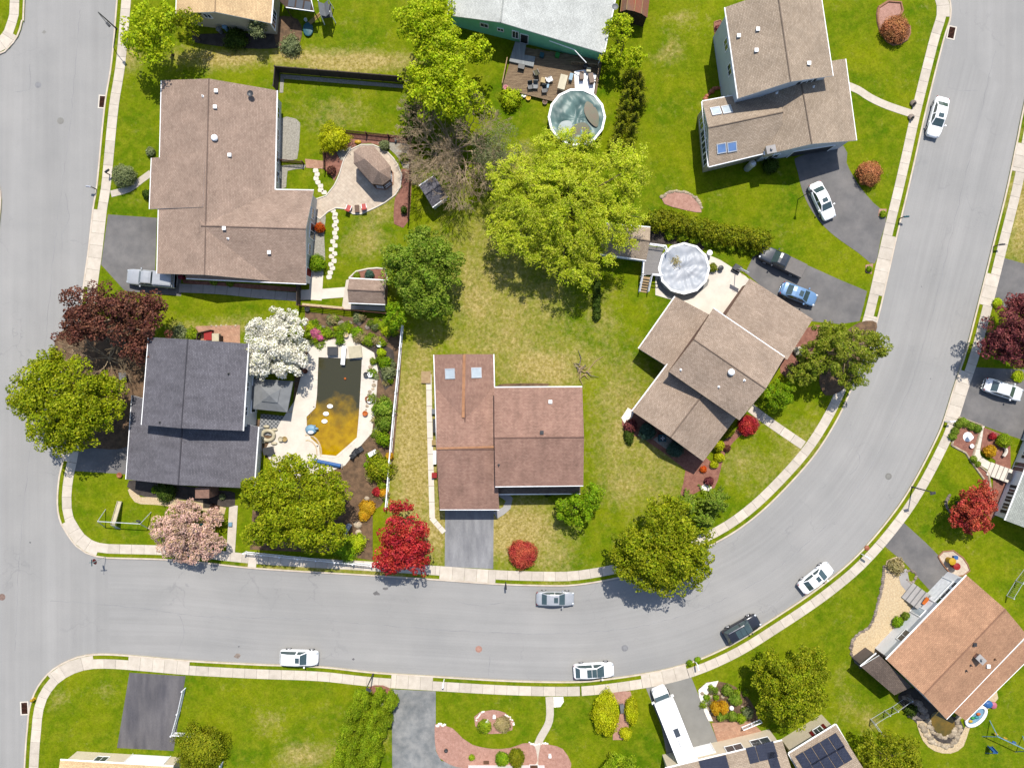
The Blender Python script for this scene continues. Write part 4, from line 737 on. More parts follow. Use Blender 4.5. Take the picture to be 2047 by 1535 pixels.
b = MB(); b.prism([(p.x, p.y) for p in [p.lerp(Vector((cc.x, cc.y, p.z)), .03) for p in E8]], LZ, LZ+.14); b.build('floor', 'paver_red', t)
# ---------------------------------------------------------------- trees, shrubs, hedges
def quads(ctr, nrm, size, rng, asp=0.7):
    n = len(ctr); nrm = nrm/np.maximum(1e-6, np.linalg.norm(nrm, axis=1))[:, None]
    r = rng.normal(size=(n, 3)); u = np.cross(nrm, r); u /= np.maximum(1e-6, np.linalg.norm(u, axis=1))[:, None]; v = np.cross(nrm, u)
    s = (size*rng.uniform(.5, 1.35, n))[:, None]; b = nrm*s*.18
    return np.stack([ctr-u*s*.5, ctr+v*s*.5*asp+b, ctr+u*s*.5, ctr-v*s*.5*asp+b], 1).reshape(-1, 3)
def mesh_quads(name, V, m, parent, extra=None):
    n = len(V)//4; me = bpy.data.meshes.new(name); ev, ef = extra if extra else ([], [])
    N = len(V)+len(ev); co_ = np.concatenate([V, np.array(ev).reshape(-1, 3)]) if len(ev) else V
    me.vertices.add(N); me.vertices.foreach_set('co', co_.astype(np.float32).ravel())
    li = np.arange(4*n); lt = [4]*n; lst = list(li)
    for f in ef: lst += [k+len(V) for k in f]; lt.append(len(f))
    me.loops.add(len(lst)); me.loops.foreach_set('vertex_index', np.array(lst, dtype=np.int32))
    lt = np.array(lt, dtype=np.int32); me.polygons.add(len(lt)); me.polygons.foreach_set('loop_start', np.concatenate([[0], np.cumsum(lt)[:-1]]).astype(np.int32)); me.polygons.foreach_set('loop_total', lt)
    me.materials.append(L[m]); me.update(calc_edges=True); me.validate()
    o = bpy.data.objects.new(name, me); col.objects.link(o)
    if parent is not None: o.parent = parent
    return o
def udir(rng, n, zlo=-1.0, zhi=1.0):
    z = rng.uniform(zlo, zhi, n); a = rng.uniform(0, 2*np.pi, n); r = np.sqrt(np.maximum(0, 1-z*z)); return np.stack([r*np.cos(a), r*np.sin(a), z], 1)
def clump_cloud(rng, ctr, R, ncl, nlf, leaf, zlo=-.3, crs=(.16, .27), kind='maple', fill=.45):
    d = udir(rng, ncl, zlo, 1.0); th = np.arctan2(d[:, 1], d[:, 0]); ph = rng.uniform(0, 6.28, 4)
    mod = 1+.09*np.sin(3*th+ph[0])+.07*np.sin(5*th+ph[1])+.05*np.sin(9*th+ph[2])
    rr = np.sqrt(rng.uniform(fill**2, 1, ncl))*mod*rng.uniform(.86, 1.06, ncl)
    P = d*np.array(R)*rr[:, None]*.9; mr = (R[0]+R[1])/2; cr = mr*rng.uniform(crs[0], crs[1], ncl)
    w = cr**2; idx = rng.choice(ncl, nlf, p=w/w.sum()); q = udir(rng, nlf, -.35, 1.0); rad = rng.uniform(.45, 1, nlf)**.6
    fl = np.array([1, 1, .62])
    if kind == 'willow':
        out = P[idx]*np.array([1, 1, 0]); out /= np.maximum(.3, np.linalg.norm(out, axis=1))[:, None]
        k = rng.uniform(0, 1, nlf); st = rng.integers(0, 14, nlf); sd = np.stack([np.cos(idx*7.1+st*2.4), np.sin(idx*3.3+st*1.7), np.zeros(nlf)], 1)
        pos_ = P[idx]+sd*cr[idx][:, None]*.75*(.3+.7*k[:, None])+out*(k*cr[idx]*1.0)[:, None]; pos_[:, 2] -= (k**1.6)*cr[idx]*.9; pos_ += rng.normal(size=(nlf, 3))*.1
        nr = np.array([0, 0, 1.0])+out*.5+rng.normal(size=(nlf, 3))*.45
        return pos_+ctr, nr, P+ctr
    pos_ = P[idx]+q*(cr[idx]*rad)[:, None]*fl
    nr = q*.7+np.array([0, 0, .45])+rng.normal(size=(nlf, 3))*.55
    return pos_+ctr, nr, P+ctr
def wood(b, base, ctr, tips, r0, rng, nl=12, sides=6):
    base = Vector(base); top = Vector(ctr); mid = base.lerp(top, .55)+Vector((rng.uniform(-.2, .2), rng.uniform(-.2, .2), 0))
    b.path([base, base.lerp(mid, .12), mid, top], [r0*1.25, r0, r0*.75, r0*.4], 8)
    for i in range(min(nl, len(tips))):
        tp = Vector(tips[i]); s = base.lerp(top, rng.uniform(.45, .95)); m_ = s.lerp(tp, .5)+Vector((0, 0, .02*(tp-s).length)); b.path([s, m_, tp], [r0*.3, r0*.17, r0*.05], sides)
def tree(label, x, y, zc, rx, ry, rz, m, leaf=.3, dens=1.0, seed=1, kind='maple', lobes=None, name='tree', cat='tree', bark='bark', group=None, zlo=-.3, crs=(.14, .24), fill=.15, nl=14, r0=None, cmul=2.0):
    rng = np.random.default_rng(seed); C = W(x, y, zc); s = (H-zc)/(H*K); t = thing(name, label, cat, (C.x, C.y, LZ), group)
    leaf *= .8; LB = lobes or [(0, 0, 0, rx, ry, rz)]; Vs = []; tips = []
    for dx, dy, dz, ax, ay, az in LB:
        R = (ax*s, ay*s, az); area = math.pi*R[0]*R[1]; nlf = int(area*dens*5.2/(leaf*leaf*.55)); ncl = int(max(14, 46*cmul*(1 if len(LB) == 1 else .75)))
        p, n, cl = clump_cloud(rng, np.array([dx*s, -dy*s, zc-LZ+dz]), R, ncl, nlf, leaf, zlo, crs, kind, fill)
        Vs.append(quads(p, n, np.full(len(p), leaf), rng, .45 if kind == 'willow' else .75)); tips += [tuple(q) for q in cl[:: max(1, len(cl)//nl)]]
    mesh_quads('crown', np.concatenate(Vs), m, t)
    b = MB(); wood(b, (0, 0, -.1), (0, 0, zc-LZ+rz*.2), tips[::max(1, len(tips)//(nl*2))], r0 or max(.1, .032*rx*s+.05), np.random.default_rng(seed+5), nl*2); b.build('trunk', bark, t, True, world=False)
    return t
def shrub(label, x, y, r, h, m, leaf=.13, seed=1, ry=None, name='shrub', cat='shrub', group=None, rough=.10, dens=1.0, core=True, z0=LZ, rot=0.0):
    rng = np.random.default_rng(seed+int(x)*7+int(y)); zc = z0+h*.5; C = W(x, y, z0+h*.6); s = (H-z0-h*.6)/(H*K); a, bb = r*s, (ry or r)*s
    area = 4*math.pi*((a*bb)+(a+bb)*h*.5)/3; n = int(min(22000, area*dens*2.6/(leaf*leaf*.5)))
    d = udir(rng, n, -.75, 1.0); th = np.arctan2(d[:, 1], d[:, 0]); k = 1+rough*np.sin(3*th+seed)*.6+rough*np.sin(7*th+d[:, 2]*5+seed)*.6
    hump = 1+rough*np.sin(d[:, 0]*9+seed)*np.sin(d[:, 1]*9+2*seed)*np.cos(d[:, 2]*6)
    p = d*np.array([a, bb, h*.55])*(k*hump*rng.uniform(.74, 1.06, n))[:, None]
    nr = d/np.array([a, bb, h*.55])*max(a, .2)+rng.normal(size=(n, 3))*.62+np.array([0, 0, .2])
    if rot:
        cs, sn = math.cos(rot), math.sin(rot); p = p @ np.array([[cs, sn, 0], [-sn, cs, 0], [0, 0, 1]])
    p[:, 2] += h*.5; p[:, 2] = np.maximum(p[:, 2], .02)
    ex = None
    if core:
        e = MB(); e.ell((0, 0, h*.46), (a*.7, bb*.7, h*.42), 12, 7)
        vs = np.array(e.v)
        if rot: vs[:, :2] = vs[:, :2] @ np.array([[cs, sn], [-sn, cs]])
        ex = ([tuple(q) for q in vs], e.f)
    o = mesh_quads(name, quads(p, nr, np.full(n, leaf), rng), m, None, ex); o.location = (C.x, C.y, z0); return tag(o, label, cat, group)
def conifer(label, x, y, ht, r, m, seed=1, arms=11, tiers=12, leaf=.3, name='conifer_tree', dens=1.0, droop=.25, frac=.45):
    rng = np.random.default_rng(seed); zc = ht*frac; C = W(x, y, zc); s = (H-zc)/(H*K); R = r*s; t = thing(name, label, 'tree', (C.x, C.y, LZ)); P = []; N = []; b = MB()
    b.path([(0, 0, -.1), (0, 0, ht*.6), (0, 0, ht-.2)], [R*.06+.06, R*.04+.03, .02], 7)
    for k in range(tiers):
        f = k/(tiers-1); z = ht*(.12+.86*f); ln = R*(1-f)**.75*1.02+.12
        for j in range(arms):
            az = rng.uniform(0, 6.283); l_ = ln*rng.uniform(.72, 1.1); n = int(max(10, l_*34*dens)); q = rng.uniform(.08, 1, n)
            dr = np.array([math.cos(az), math.sin(az), 0]); sd = np.array([-dr[1], dr[0], 0]); w_ = (.2+.26*l_*.3)*(1-q*.75)
            zz = z-droop*l_*q**2+.1*l_*q; pt = dr*(l_*q)[:, None]+sd*(rng.uniform(-1, 1, n)*w_)[:, None]; pt[:, 2] = zz+rng.normal(size=n)*.07; P.append(pt); N.append(np.array([0, 0, 1])+dr*.4+rng.normal(size=(n, 3))*.5)
            if j % 2 == 0: b.path([(0, 0, z), tuple(dr*l_*.5+np.array([0, 0, z-droop*l_*.25+.05*l_])), tuple(dr*l_*.92+np.array([0, 0, z-droop*l_*.85+.09*l_]))], [.05, .03, .012], 4)
    P = np.concatenate(P); N = np.concatenate(N); P[:, 2] = np.maximum(P[:, 2], .03); mesh_quads('crown', quads(P, N, np.full(len(P), leaf), rng, .5), m, t); b.build('trunk', 'bark', t, world=False); return t
def bare(b, p, d, ln, r, dep, rg):
    q = p+d*ln*.5+Vector((rg.uniform(-1, 1), rg.uniform(-1, 1), rg.uniform(-.3, .6)))*ln*.08; e = p+d*ln; b.path([p, q, e], [max(.014, r), max(.013, r*.8), max(.012, r*.55)], 5 if dep > 3 else 3, cap=False)
    if dep == 0: return
    for i in range(rg.choice((2, 3, 3)) if dep > 1 else 3):
        nd_ = (d+Vector((rg.uniform(-1, 1), rg.uniform(-1, 1), rg.uniform(-.35, .6)))*.75).normalized(); bare(b, p.lerp(e, rg.uniform(.55, 1)), nd_, ln*rg.uniform(.6, .82), r*.55, dep-1, rg)
def bare_tree(label, x, y, zc, R, m='twig', seed=1, dep=5, n=7, r0=.2, up=.7):
    C = W(x, y, zc); t = thing('bare_tree', label, 'tree', (C.x, C.y, LZ)); rg = random.Random(seed); b = MB(); b.path([(0, 0, -.1), (0, 0, zc*.35)], [r0*1.2, r0], 8); b.build('trunk', m, t, world=False)
    b = MB()
    for i in range(n): az = 6.283*i/n+rg.uniform(-.3, .3); bare(b, Vector((0, 0, zc*.3)), Vector((math.cos(az), math.sin(az), up*rg.uniform(.5, 1.4))).normalized(), R*.40, r0*.5, dep, rg)
    b.build('crown', m, t, world=False); return t
# big trees
tree('large yellow-green maple overhanging the sidewalk by the tan-roofed house', 303, 68, 5.5, 66, 66, 3.0, 'lime', .34, 1.0, 11)
tree('darker olive tree wedged between the yellow-green maple and the tan roof', 372, 50, 4, 36, 34, 2.4, 'olive', .28, .8, 12)
tree('tall yellow-green tree with lobed crown behind the dark privacy fence', 880, 125, 5.5, 80, 110, 3.5, 'lime', .34, .95, 13, lobes=[(-22, -62, .8, 68, 64, 2.6), (6, 5, .9, 66, 62, 2.7), (24, 72, .8, 74, 60, 2.8), (72, -30, -.6, 40, 32, 1.7), (-35, 45, 0, 46, 46, 2.0), (85, 88, -1.2, 30, 22, 1.3), (-5, -105, -.4, 40, 26, 1.6)])
tree('shrubby green trees against the rear corner of the mint green house', 1245, 95, 3, 46, 46, 2.4, 'lime', .3, .95, 14, lobes=[(-8, -30, .3, 34, 36, 2.1), (-18, 18, -.2, 26, 26, 1.7), (22, 22, -.1, 28, 26, 1.8)])
bare_tree('leafless grey-brown tree with spreading bare branches beside the grey shed', 908, 285, 4.2, 7.6, 'twig', 5, 6, 13, .2, .5)
bare_tree('low tangle of brown bare stems along the fence foot of the leafless tree', 868, 300, 2.6, 4.6, 'twig', 21, 5, 11, .12, .5)
bare_tree('brown leafless thicket between the spreading bare tree and the grey shed', 925, 335, 2.8, 4.8, 'twig', 22, 5, 11, .12, .5)
tree('sparsely budding pale tree between the bare branches and the willow', 1000, 305, 4.0, 60, 60, 2.5, 'sage', .14, .25, 15, nl=40, bark='twig', fill=.2)
tree('huge weeping willow with bright yellow-green drooping foliage', 1130, 412, 6.5, 165, 150, 3.2, 'willow', .27, 1.15, 16, 'willow', lobes=[(0, -10, 1.3, 120, 110, 3.0), (-95, -40, 0, 76, 62, 2.3), (100, -60, .2, 72, 66, 2.4), (88, 35, 0, 78, 58, 2.3), (-80, 55, -.4, 66, 56, 2.1), (10, 92, -.8, 92, 58, 1.9), (-10, -105, -.2, 88, 52, 2.0), (-130, 40, -1.2, 36, 34, 1.4), (40, 130, -1.6, 36, 30, 1.2)], zlo=-.15, fill=.1, crs=(.13, .22), cmul=2.2, r0=.45)
tree('round mid-green tree shading the small brown shed', 847, 545, 4.8, 88, 98, 3.2, 'green', .3, 1.0, 17, lobes=[(0, 0, .5, 76, 84, 3.0), (-48, -20, -.4, 40, 44, 1.8), (42, -20, -.3, 44, 46, 1.8), (10, 62, -.5, 58, 36, 1.9), (-5, -68, -.4, 42, 30, 1.6)])
tree('wide dark copper-brown tree with bare lower boughs at the side street', 222, 640, 5.2, 116, 82, 3.0, 'brown', .32, .95, 18, lobes=[(-10, -18, .3, 100, 60, 2.6), (74, -4, 0, 52, 60, 2.1), (55, 58, -.6, 48, 40, 1.6), (-62, 10, -.3, 58, 44, 2.0)], bark='twig', nl=22)
bare_tree('pale leafless undergrowth below the copper-brown tree', 205, 715, 2.2, 5.2, 'twig', 8, 4, 9, .12, .4)
tree('broad yellow-green tree overhanging the street by the charcoal roof', 130, 801, 6.0, 122, 112, 3.0, 'maple', .32, 1.0, 19, lobes=[(0, 0, .6, 104, 92, 2.9), (-72, -12, -.5, 54, 58, 1.9), (62, 20, -.4, 60, 60, 2.0), (-10, 68, -.7, 76, 44, 1.8), (-30, -74, -.5, 56, 40, 1.8), (80, -30, -.8, 40, 34, 1.4)])
tree('round tree covered in white blossom above the grey canopy', 549, 690, 4.0, 68, 72, 3.0, 'white', .26, 1.3, 20, lobes=[(0, 0, .3, 62, 64, 2.8), (20, -46, -.3, 40, 30, 1.7), (-30, 35, -.3, 38, 36, 1.7), (30, 30, -.2, 40, 40, 1.8)])
tree('spreading yellow-green tree over the pool garden and white street fence', 590, 1012, 6.4, 122, 100, 2.9, 'maple', .32, 1.05, 21, lobes=[(0, 5, .6, 104, 88, 2.8), (-70, -30, -.4, 52, 52, 1.8), (66, -24, -.4, 56, 60, 1.9), (-52, 52, -.6, 58, 46, 1.8), (48, 60, -.6, 60, 42, 1.7), (0, -70, -.6, 70, 36, 1.6)])
tree('pale pink blossoming tree beside the swing set', 370, 1062, 3.0, 70, 62, 2.2, 'pinkb', .24, 1.0, 22, lobes=[(-12, 0, .2, 60, 54, 2.1), (38, 22, -.4, 38, 38, 1.5), (-2, -46, -.6, 34, 22, 1.1), (0, 44, -.5, 46, 24, 1.3), (52, -28, -.9, 24, 20, .9)], fill=.3)
tree('bright crimson Japanese maple at the end of the white fence', 802, 1080, 4.4, 65, 70, 2.3, 'red', .28, 1.05, 23, lobes=[(0, 0, .2, 60, 62, 2.2), (-20, 40, -.3, 42, 34, 1.4), (26, 32, -.3, 40, 40, 1.4), (-5, -66, -.6, 32, 14, .8)])
tree('big olive-green maple overhanging the bend of the road', 1322, 1088, 6.2, 108, 104, 3.2, 'olive', .32, 1.05, 24, lobes=[(0, 5, .7, 94, 84, 3.0), (-52, 40, -.4, 56, 52, 1.9), (58, 10, -.4, 52, 56, 1.9), (10, -70, -.6, 52, 38, 1.7), (0, 70, -.5, 70, 36, 1.8), (62, 52, -.7, 44, 38, 1.5), (-72, 20, -.8, 36, 40, 1.5)])
tree('leafy bright green oval tree at the corner of the centre house', 1160, 1010, 2.6, 48, 42, 2.1, 'spring', .24, 1.1, 25, lobes=[(-8, 8, 0, 40, 36, 2.0), (20, -18, 0, 30, 28, 1.6)], fill=.6)
tree('yellow-green ball-crowned tree on the front lawn of the solar house', 1582, 1368, 4.2, 82, 88, 3.2, 'olive', .26, 1.15, 26, lobes=[(0, 0, .3, 76, 78, 3.1), (-10, 48, -.5, 62, 44, 2.0), (30, -20, -.3, 52, 56, 2.2), (-46, -24, -.6, 36, 48, 1.6)], fill=.6)
tree('dense golden-green tree at the bottom edge near the garden pond', 1772, 1515, 4.0, 66, 60, 3.0, 'cedar', .24, 1.3, 27, fill=.7, crs=(.12, .2), cmul=3)
tree('dark purple-leaved plum tree beside the driveway with the silver sedan', 2022, 662, 4.6, 66, 72, 2.8, 'purple', .26, 1.15, 28, lobes=[(0, 0, .3, 60, 62, 2.7), (20, -48, -.3, 40, 32, 1.7), (-24, 26, -.3, 40, 40, 1.7), (30, 40, -.4, 40, 40, 1.6)])
tree('rusty red Japanese maple on the lawn by the white house', 1944, 1012, 3.2, 48, 56, 2.2, 'rustred', .26, 1.1, 29, lobes=[(0, 0, .2, 44, 48, 2.1), (14, -20, -.1, 34, 32, 1.4), (10, 32, -.4, 36, 26, 1.3), (-20, 24, -.3, 28, 26, 1.1)])
tree('green conifer-like tree with open boughs beside the curving sidewalk', 1692, 702, 5.0, 92, 70, 2.4, 'conif', .26, .75, 30, lobes=[(0, 0, .4, 70, 56, 2.4), (-58, 14, -.4, 36, 40, 1.5), (56, -10, -.2, 40, 44, 1.6), (20, 48, -.6, 50, 30, 1.3), (-30, -36, -.4, 40, 28, 1.3), (-80, 42, -1.2, 34, 34, 1.4)], nl=26, bark='twig', fill=.3, crs=(.12, .22), cmul=1.2)
tree('dense bright green round tree near the front path of the diagonal house', 1552, 788, 2.4, 33, 34, 2.0, 'spring', .2, 1.3, 31, fill=.75, crs=(.14, .22))
tree('dark evergreen thicket under the open-boughed conifer', 1612, 735, 2.4, 44, 30, 1.6, 'dark', .22, .9, 32)
for i, (x, y, r_, h_, lab) in enumerate(((1372, 1010, 30, 4.0, 'soft green pine with feathery boughs next to the road-bend maple'), (1428, 1005, 36, 4.4, 'broad feathery pine beside the curved sidewalk'), (1410, 1040, 26, 4.0, 'compact upright pine by the sidewalk bend'))): conifer(lab, x, y, h_, r_, 'green', 40+i, 9, 11, .22)
tree('bright green small tree at the north end of the white vinyl fence', 790, 632, 2.8, 22, 34, 2.2, 'spring', .22, 1.1, 33, fill=.6)
tree('dark shaded tree behind the lobed yellow-green tree along the fence line', 826, 240, 2.6, 24, 60, 2.0, 'dark', .26, .6, 34)
tree('yellow-green bush tree emerging at the bottom edge beside the motorhome lawn', 1238, 1545, 2.2, 50, 36, 1.8, 'hedge', .2, 1.2, 35, fill=.6)
tree('olive shrub against the gable of the tan-roofed house', 516, 58, 2.6, 20, 26, 1.7, 'sage', .2, 1.0, 36); tree('leafy green tree at the top edge between two backyards', 870, 2, 4, 46, 20, 2, 'lime', .3, .8, 37)
# hedges and conifer rows: each plant its own thing
for i in range(13):
    f = i/12; shrub('clipped yellow-green hedge bush in the long row north of the covered pool', 1312+212*f, 437+44*f+rnd.uniform(-4, 4), 20, 1.9+rnd.uniform(-.2, .3), 'cedar', .2, i, group='hedge row north of the covered pool', rough=.22, dens=.9)
for i in range(8):
    f = i/7; shrub('low yellowish hedge bush along the inner edge of the pool hedge', 1340+170*f, 468+32*f, 11, .9, 'hedge', .17, 20+i, group='low bushes inside the pool hedge', rough=.2)
for i, (x, y) in enumerate(((1258, 152), (1275, 158), (1262, 175), (1280, 172), (1252, 193), (1270, 190), (1280, 200), (1250, 214), (1268, 214), (1245, 236), (1268, 238), (1240, 258), (1262, 262), (1232, 282), (1258, 290))):
    conifer('dark gold-tipped arborvitae in the cluster beside the covered above-ground pool', x, y, 3.4+rnd.uniform(-.4, .4), 15+rnd.uniform(-1, 3), 'cedar', 60+i, 9, 10, .16, 'arborvitae', .8, .05)
    bpy.data.objects[[o.name for o in bpy.data.objects if o.name.startswith('arborvitae') and o.parent is None][-1]]['group'] = 'arborvitae cluster by the pool'
for i in range(9): shrub('dark low evergreen bush in the narrow row below the willow', 1193+rnd.uniform(-1, 1), 548+i*10.5, 8, .8, 'dark', .14, 30+i, group='evergreen row below the willow')
rg = random.Random(3)
for i in range(64):
    y = 1392+148*(i//4)/15+rg.uniform(-5, 5); x = 750-44*((y-1392)/148)-33+22*(i % 4)+rg.uniform(-6, 6)
    shrub('bright green juniper mound in the dense hedge beside the mottled driveway', x, y, 8+rg.uniform(-1, 2.5), 2.3+rg.uniform(-.7, .9), 'hedge', .12, 90+i, ry=12, group='juniper hedge beside the driveway', rough=.2, rot=.6, dens=.9)
# shrubs, one by one
S = [('white-flowering shrub at the garage corner of the diagonal house', 1597, 702, 9, .8, 'white', .12), ('pale silvery-green clipped dome at the front walk of the ranch house', 246, 351, 22, 1.9, 'sage', .13), ('round golden-green clipped bush at the corner of the red-brown fence', 665, 275, 28, 2.2, 'gold', .17), ('vivid green clipped ball by the red door', 633, 526, 17, 1.6, 'spring', .13),
     ('fiery orange-red azalea against the ranch house wall', 639, 455, 10, 1.1, 'orange', .12), ('small rust-leaved shrub in the mulch by the gazebo patio', 662, 341, 9, .8, 'brown', .14), ('grey-green shrub north of the gazebo', 768, 290, 10, .9, 'sage', .14), ('brownish dome shrub in the gravel east of the gazebo', 808, 315, 9, .8, 'conif', .14),
     ('dark spiky plant in the mulch strip by the east fence', 808, 420, 7, .8, 'dark', .16), ('small bluish spruce bush in the shed bed', 738, 549, 9, .8, 'bluegreen', .12), ('tiny yellow-green plant in the shed bed', 713, 551, 7, .5, 'hedge', .12), ('russet round bush in the kidney-shaped bed', 1791, 58, 27, 1.5, 'russet', .14), ('russet round bush on the lawn inside the curved driveway', 1739, 346, 24, 1.6, 'russet', .14),
     ('crimson mounded bush on the front lawn of the centre house', 1045, 1108, 28, 1.3, 'rustred', .13), ('red weeping maple bush by the front walk of the diagonal house', 1496, 850, 20, 1.4, 'red', .13), ('blue-green clipped ball nearest the chimney side of the diagonal house', 1294, 863, 16, 1.5, 'bluegreen', .13), ('blue-green clipped ball nearest the gable corner of the diagonal house', 1350, 898, 16, 1.5, 'bluegreen', .13),
     ('purple-leaved shrub at the west corner of the diagonal house', 1261, 851, 13, 1.2, 'purple', .15), ('dark green leggy shrub below the purple-leaved one', 1258, 870, 10, .8, 'dark', .14), ('tall golden cypress ball by the diagonal house wall', 1437, 891, 11, 1.5, 'gold', .13), ('olive cypress half in shade by the diagonal house', 1456, 862, 12, 1.4, 'cedar', .13), ('bright yellow low shrub in the curved mulch bed', 1438, 914, 10, .8, 'gold', .14), ('small bright yellow shrub next to the orange one', 1428, 928, 8, .7, 'gold', .13), ('small orange barberry at the bed corner', 1406, 938, 7, .5, 'orange', .12), ('plum-coloured clipped ball on the white pebbles', 1418, 962, 9, .9, 'purple', .12), ('dark brown dead-looking shrub in the curved mulch bed', 1454, 896, 7, .6, 'brown', .12),
     ('dark green round bush beside the garage of the skylight house', 1541, 331, 16, 1.4, 'dark', .15), ('little yellow-green mound by the mailbox bed', 1766, 428, 7, .5, 'hedge', .12), ('little green mound in the brick ring by the driveway mouth', 1738, 538, 6, .5, 'spring', .12),
     ('big oval chartreuse clipped bush on the lawn west of the motorhome', 1212, 1427, 26, 2.2, 'gold', .15), ('tall narrow chartreuse clipped bush beside the small garden bench', 1263, 1421, 13, 1.6, 'gold', .14), ('small round chartreuse bush at the end of the mulch strip', 1251, 1466, 12, 1.1, 'gold', .13), ('egg-shaped olive clipped dome by the white house wall', 1033, 1516, 15, 1.5, 'cedar', .12), ('low leafy green bush next to the olive dome', 1004, 1517, 14, .9, 'spring', .13), ('tiny potted-looking green shrub in the pink mulch', 943, 1514, 6, .6, 'hedge', .1), ('yellow-green spreading shrub in the oval island bed', 968, 1452, 14, .8, 'hedge', .14), ('wispy tan shrub in the oval island bed', 1005, 1448, 16, .7, 'straw', .13),
     ('golden clipped cone nearest the driveway in the rockery', 1430, 1415, 9, 1.3, 'amber', .12), ('golden clipped cone beside the white stone ball', 1447, 1414, 9, 1.3, 'amber', .12), ('dark green mound in the rockery by the brick path', 1442, 1432, 9, .8, 'green', .13), ('green mound near the railing of the rockery', 1465, 1432, 10, .9, 'green', .13), ('taller green shrub in the rockery by the lawn', 1455, 1380, 11, 1.0, 'green', .14), ('second tall green shrub in the rockery', 1470, 1398, 12, 1.0, 'green', .14), ('silvery shrub in the rockery by the big tree', 1496, 1425, 11, .8, 'sage', .13), ('mossy shrub tucked against the brick railing', 1482, 1436, 10, .8, 'hedge', .13),
     ('clipped yellow-green globe by the white picket fence', 398, 1500, 46, 3.0, 'cedar', .17), ('grey-green bush at the tip of the juniper hedge', 766, 1402, 15, 1.2, 'sage', .14), ('bright red azalea in the brick-red bed', 1985, 872, 7, .7, 'red', .11), ('white-flecked variegated round bush by the stone bench', 2008, 881, 14, 1.2, 'hedge', .13), ('orange-gold bush beside the front steps', 1980, 902, 12, 1.0, 'amber', .13), ('small dark green bush against the curved walk', 1947, 918, 7, .6, 'green', .12), ('smaller dark green bush near the stone edging', 1955, 927, 6, .5, 'green', .12), ('yellow flowering plant behind the rusty red maple', 1984, 1006, 6, .6, 'amber', .1),
     ('green shrub on the tan gravel by the house wall', 1796, 1244, 11, .9, 'spring', .14), ('second green shrub on the tan gravel nearest the steps', 1812, 1233, 9, .9, 'green', .14), ('straw-coloured ornamental grass clump at the gravel tip', 1792, 1132, 16, .9, 'straw', .2), ('dark green shrub by the pond waterfall', 1822, 1420, 12, .8, 'dark', .16), ('bushy green shrub on the deck corner of the mint house', 1021, 196, 20, 1.3, 'lime', .2),
     ('pink azalea in the flower garden behind the pool', 631, 667, 11, 1.0, 'magenta', .13), ('pink azalea lobe next to the garden path', 640, 674, 8, .8, 'magenta', .12), ('orange azalea at the white fence foot', 778, 912, 8, .8, 'amber', .12), ('red barberry along the white fence', 753, 983, 9, .9, 'red', .13), ('yellow-orange shrub beside the red barberry', 766, 985, 9, .9, 'amber', .13), ('yellow groundcover mound along the garden stones', 734, 1015, 16, .6, 'amber', .15), ('lower yellow mound by the crimson maple', 728, 1030, 12, .6, 'amber', .14),
     ('dense olive shrub by the pool garden fence', 758, 935, 26, 1.8, 'olive', .22), ('dark leafy shrub beside the pool deck curve', 766, 815, 20, 1.5, 'green', .2), ('tall yellow-green shrub beside the white fence', 766, 878, 14, 1.3, 'spring', .17), ('rounded green shrub next to the pool garden rocks', 768, 845, 16, 1.2, 'green', .17), ('pale green shrub by the fence north bed', 768, 725, 13, 1.0, 'spring', .16), ('pale spreading shrub by the pool side stones', 776, 745, 14, 1.1, 'sage', .16), ('yellow-green shrub at the dark bed edge', 762, 705, 9, .8, 'lime', .14),
     ('dark shrub by the foundation of the tan-roofed house', 470, 78, 22, 1.2, 'dark', .2), ('scruffy shrub beside the fire pit earth', 580, 90, 20, .9, 'sage', .2), ('small round shrub on the ranch house shade strip', 427, 562, 8, .7, 'green', .12), ('leafy round shrub further along the ranch house shade strip', 459, 565, 8, .7, 'green', .12), ('dark bush at the ranch garage corner', 293, 388, 9, .8, 'dark', .13), ('scrubby bush in front of the ranch house window', 300, 303, 9, .7, 'sage', .13), ('yellow-flowering bush by the charcoal roof corner', 383, 668, 13, 1.0, 'hedge', .16), ('scraggly olive bush west of the red storage bin', 358, 668, 18, 1.1, 'sage', .17),
     ('leafy green shrub beside the white street fence', 690, 1098, 24, 1.2, 'spring', .17), ('yellow-green shrub between fence and pool garden tree', 712, 1085, 18, 1.1, 'lime', .16), ('low dark shrub under the charcoal roof eave', 330, 984, 20, .9, 'dark', .16), ('bright sprig by the gravel walk of the charcoal-roofed house', 308, 980, 6, .5, 'spring', .12), ('pale green tuft by the blossoming tree bench', 444, 993, 6, .5, 'sage', .1), ('green shrub by the kidney bed of the diagonal pool patio', 1425, 535, 9, .8, 'conif', .14), ('weedy tuft beside the mailbox at the road bend', 1379, 1325, 6, .5, 'spring', .12), ('second weedy tuft on the verge strip', 1395, 1319, 6, .4, 'spring', .12), ('russet planter shrub in the brick ring behind the skylight house', 1437, 58, 8, .5, 'purple', .12),
     ('dark shrub in the shade of the road-bend maple', 1095, 985, 8, .8, 'dark', .13), ('leafy shrub at the diagonal house garage wall', 1583, 672, 13, .9, 'conif', .16), ('bright green groundcover by the purple plum tree', 1995, 606, 10, .5, 'lime', .14), ('yellow-green groundcover tuft at the driveway corner', 2036, 752, 12, .5, 'lime', .14)]
for i, (lab, x, y, r_, h_, m_, lf_) in enumerate(S): shrub(lab, x, y, r_, h_, m_, lf_, i, ry=44 if 'big oval' in lab else 27 if 'tall narrow' in lab else 19 if 'egg' in lab else 13 if 'cone' in lab else None, rough=.22 if lf_ > .155 else .1)
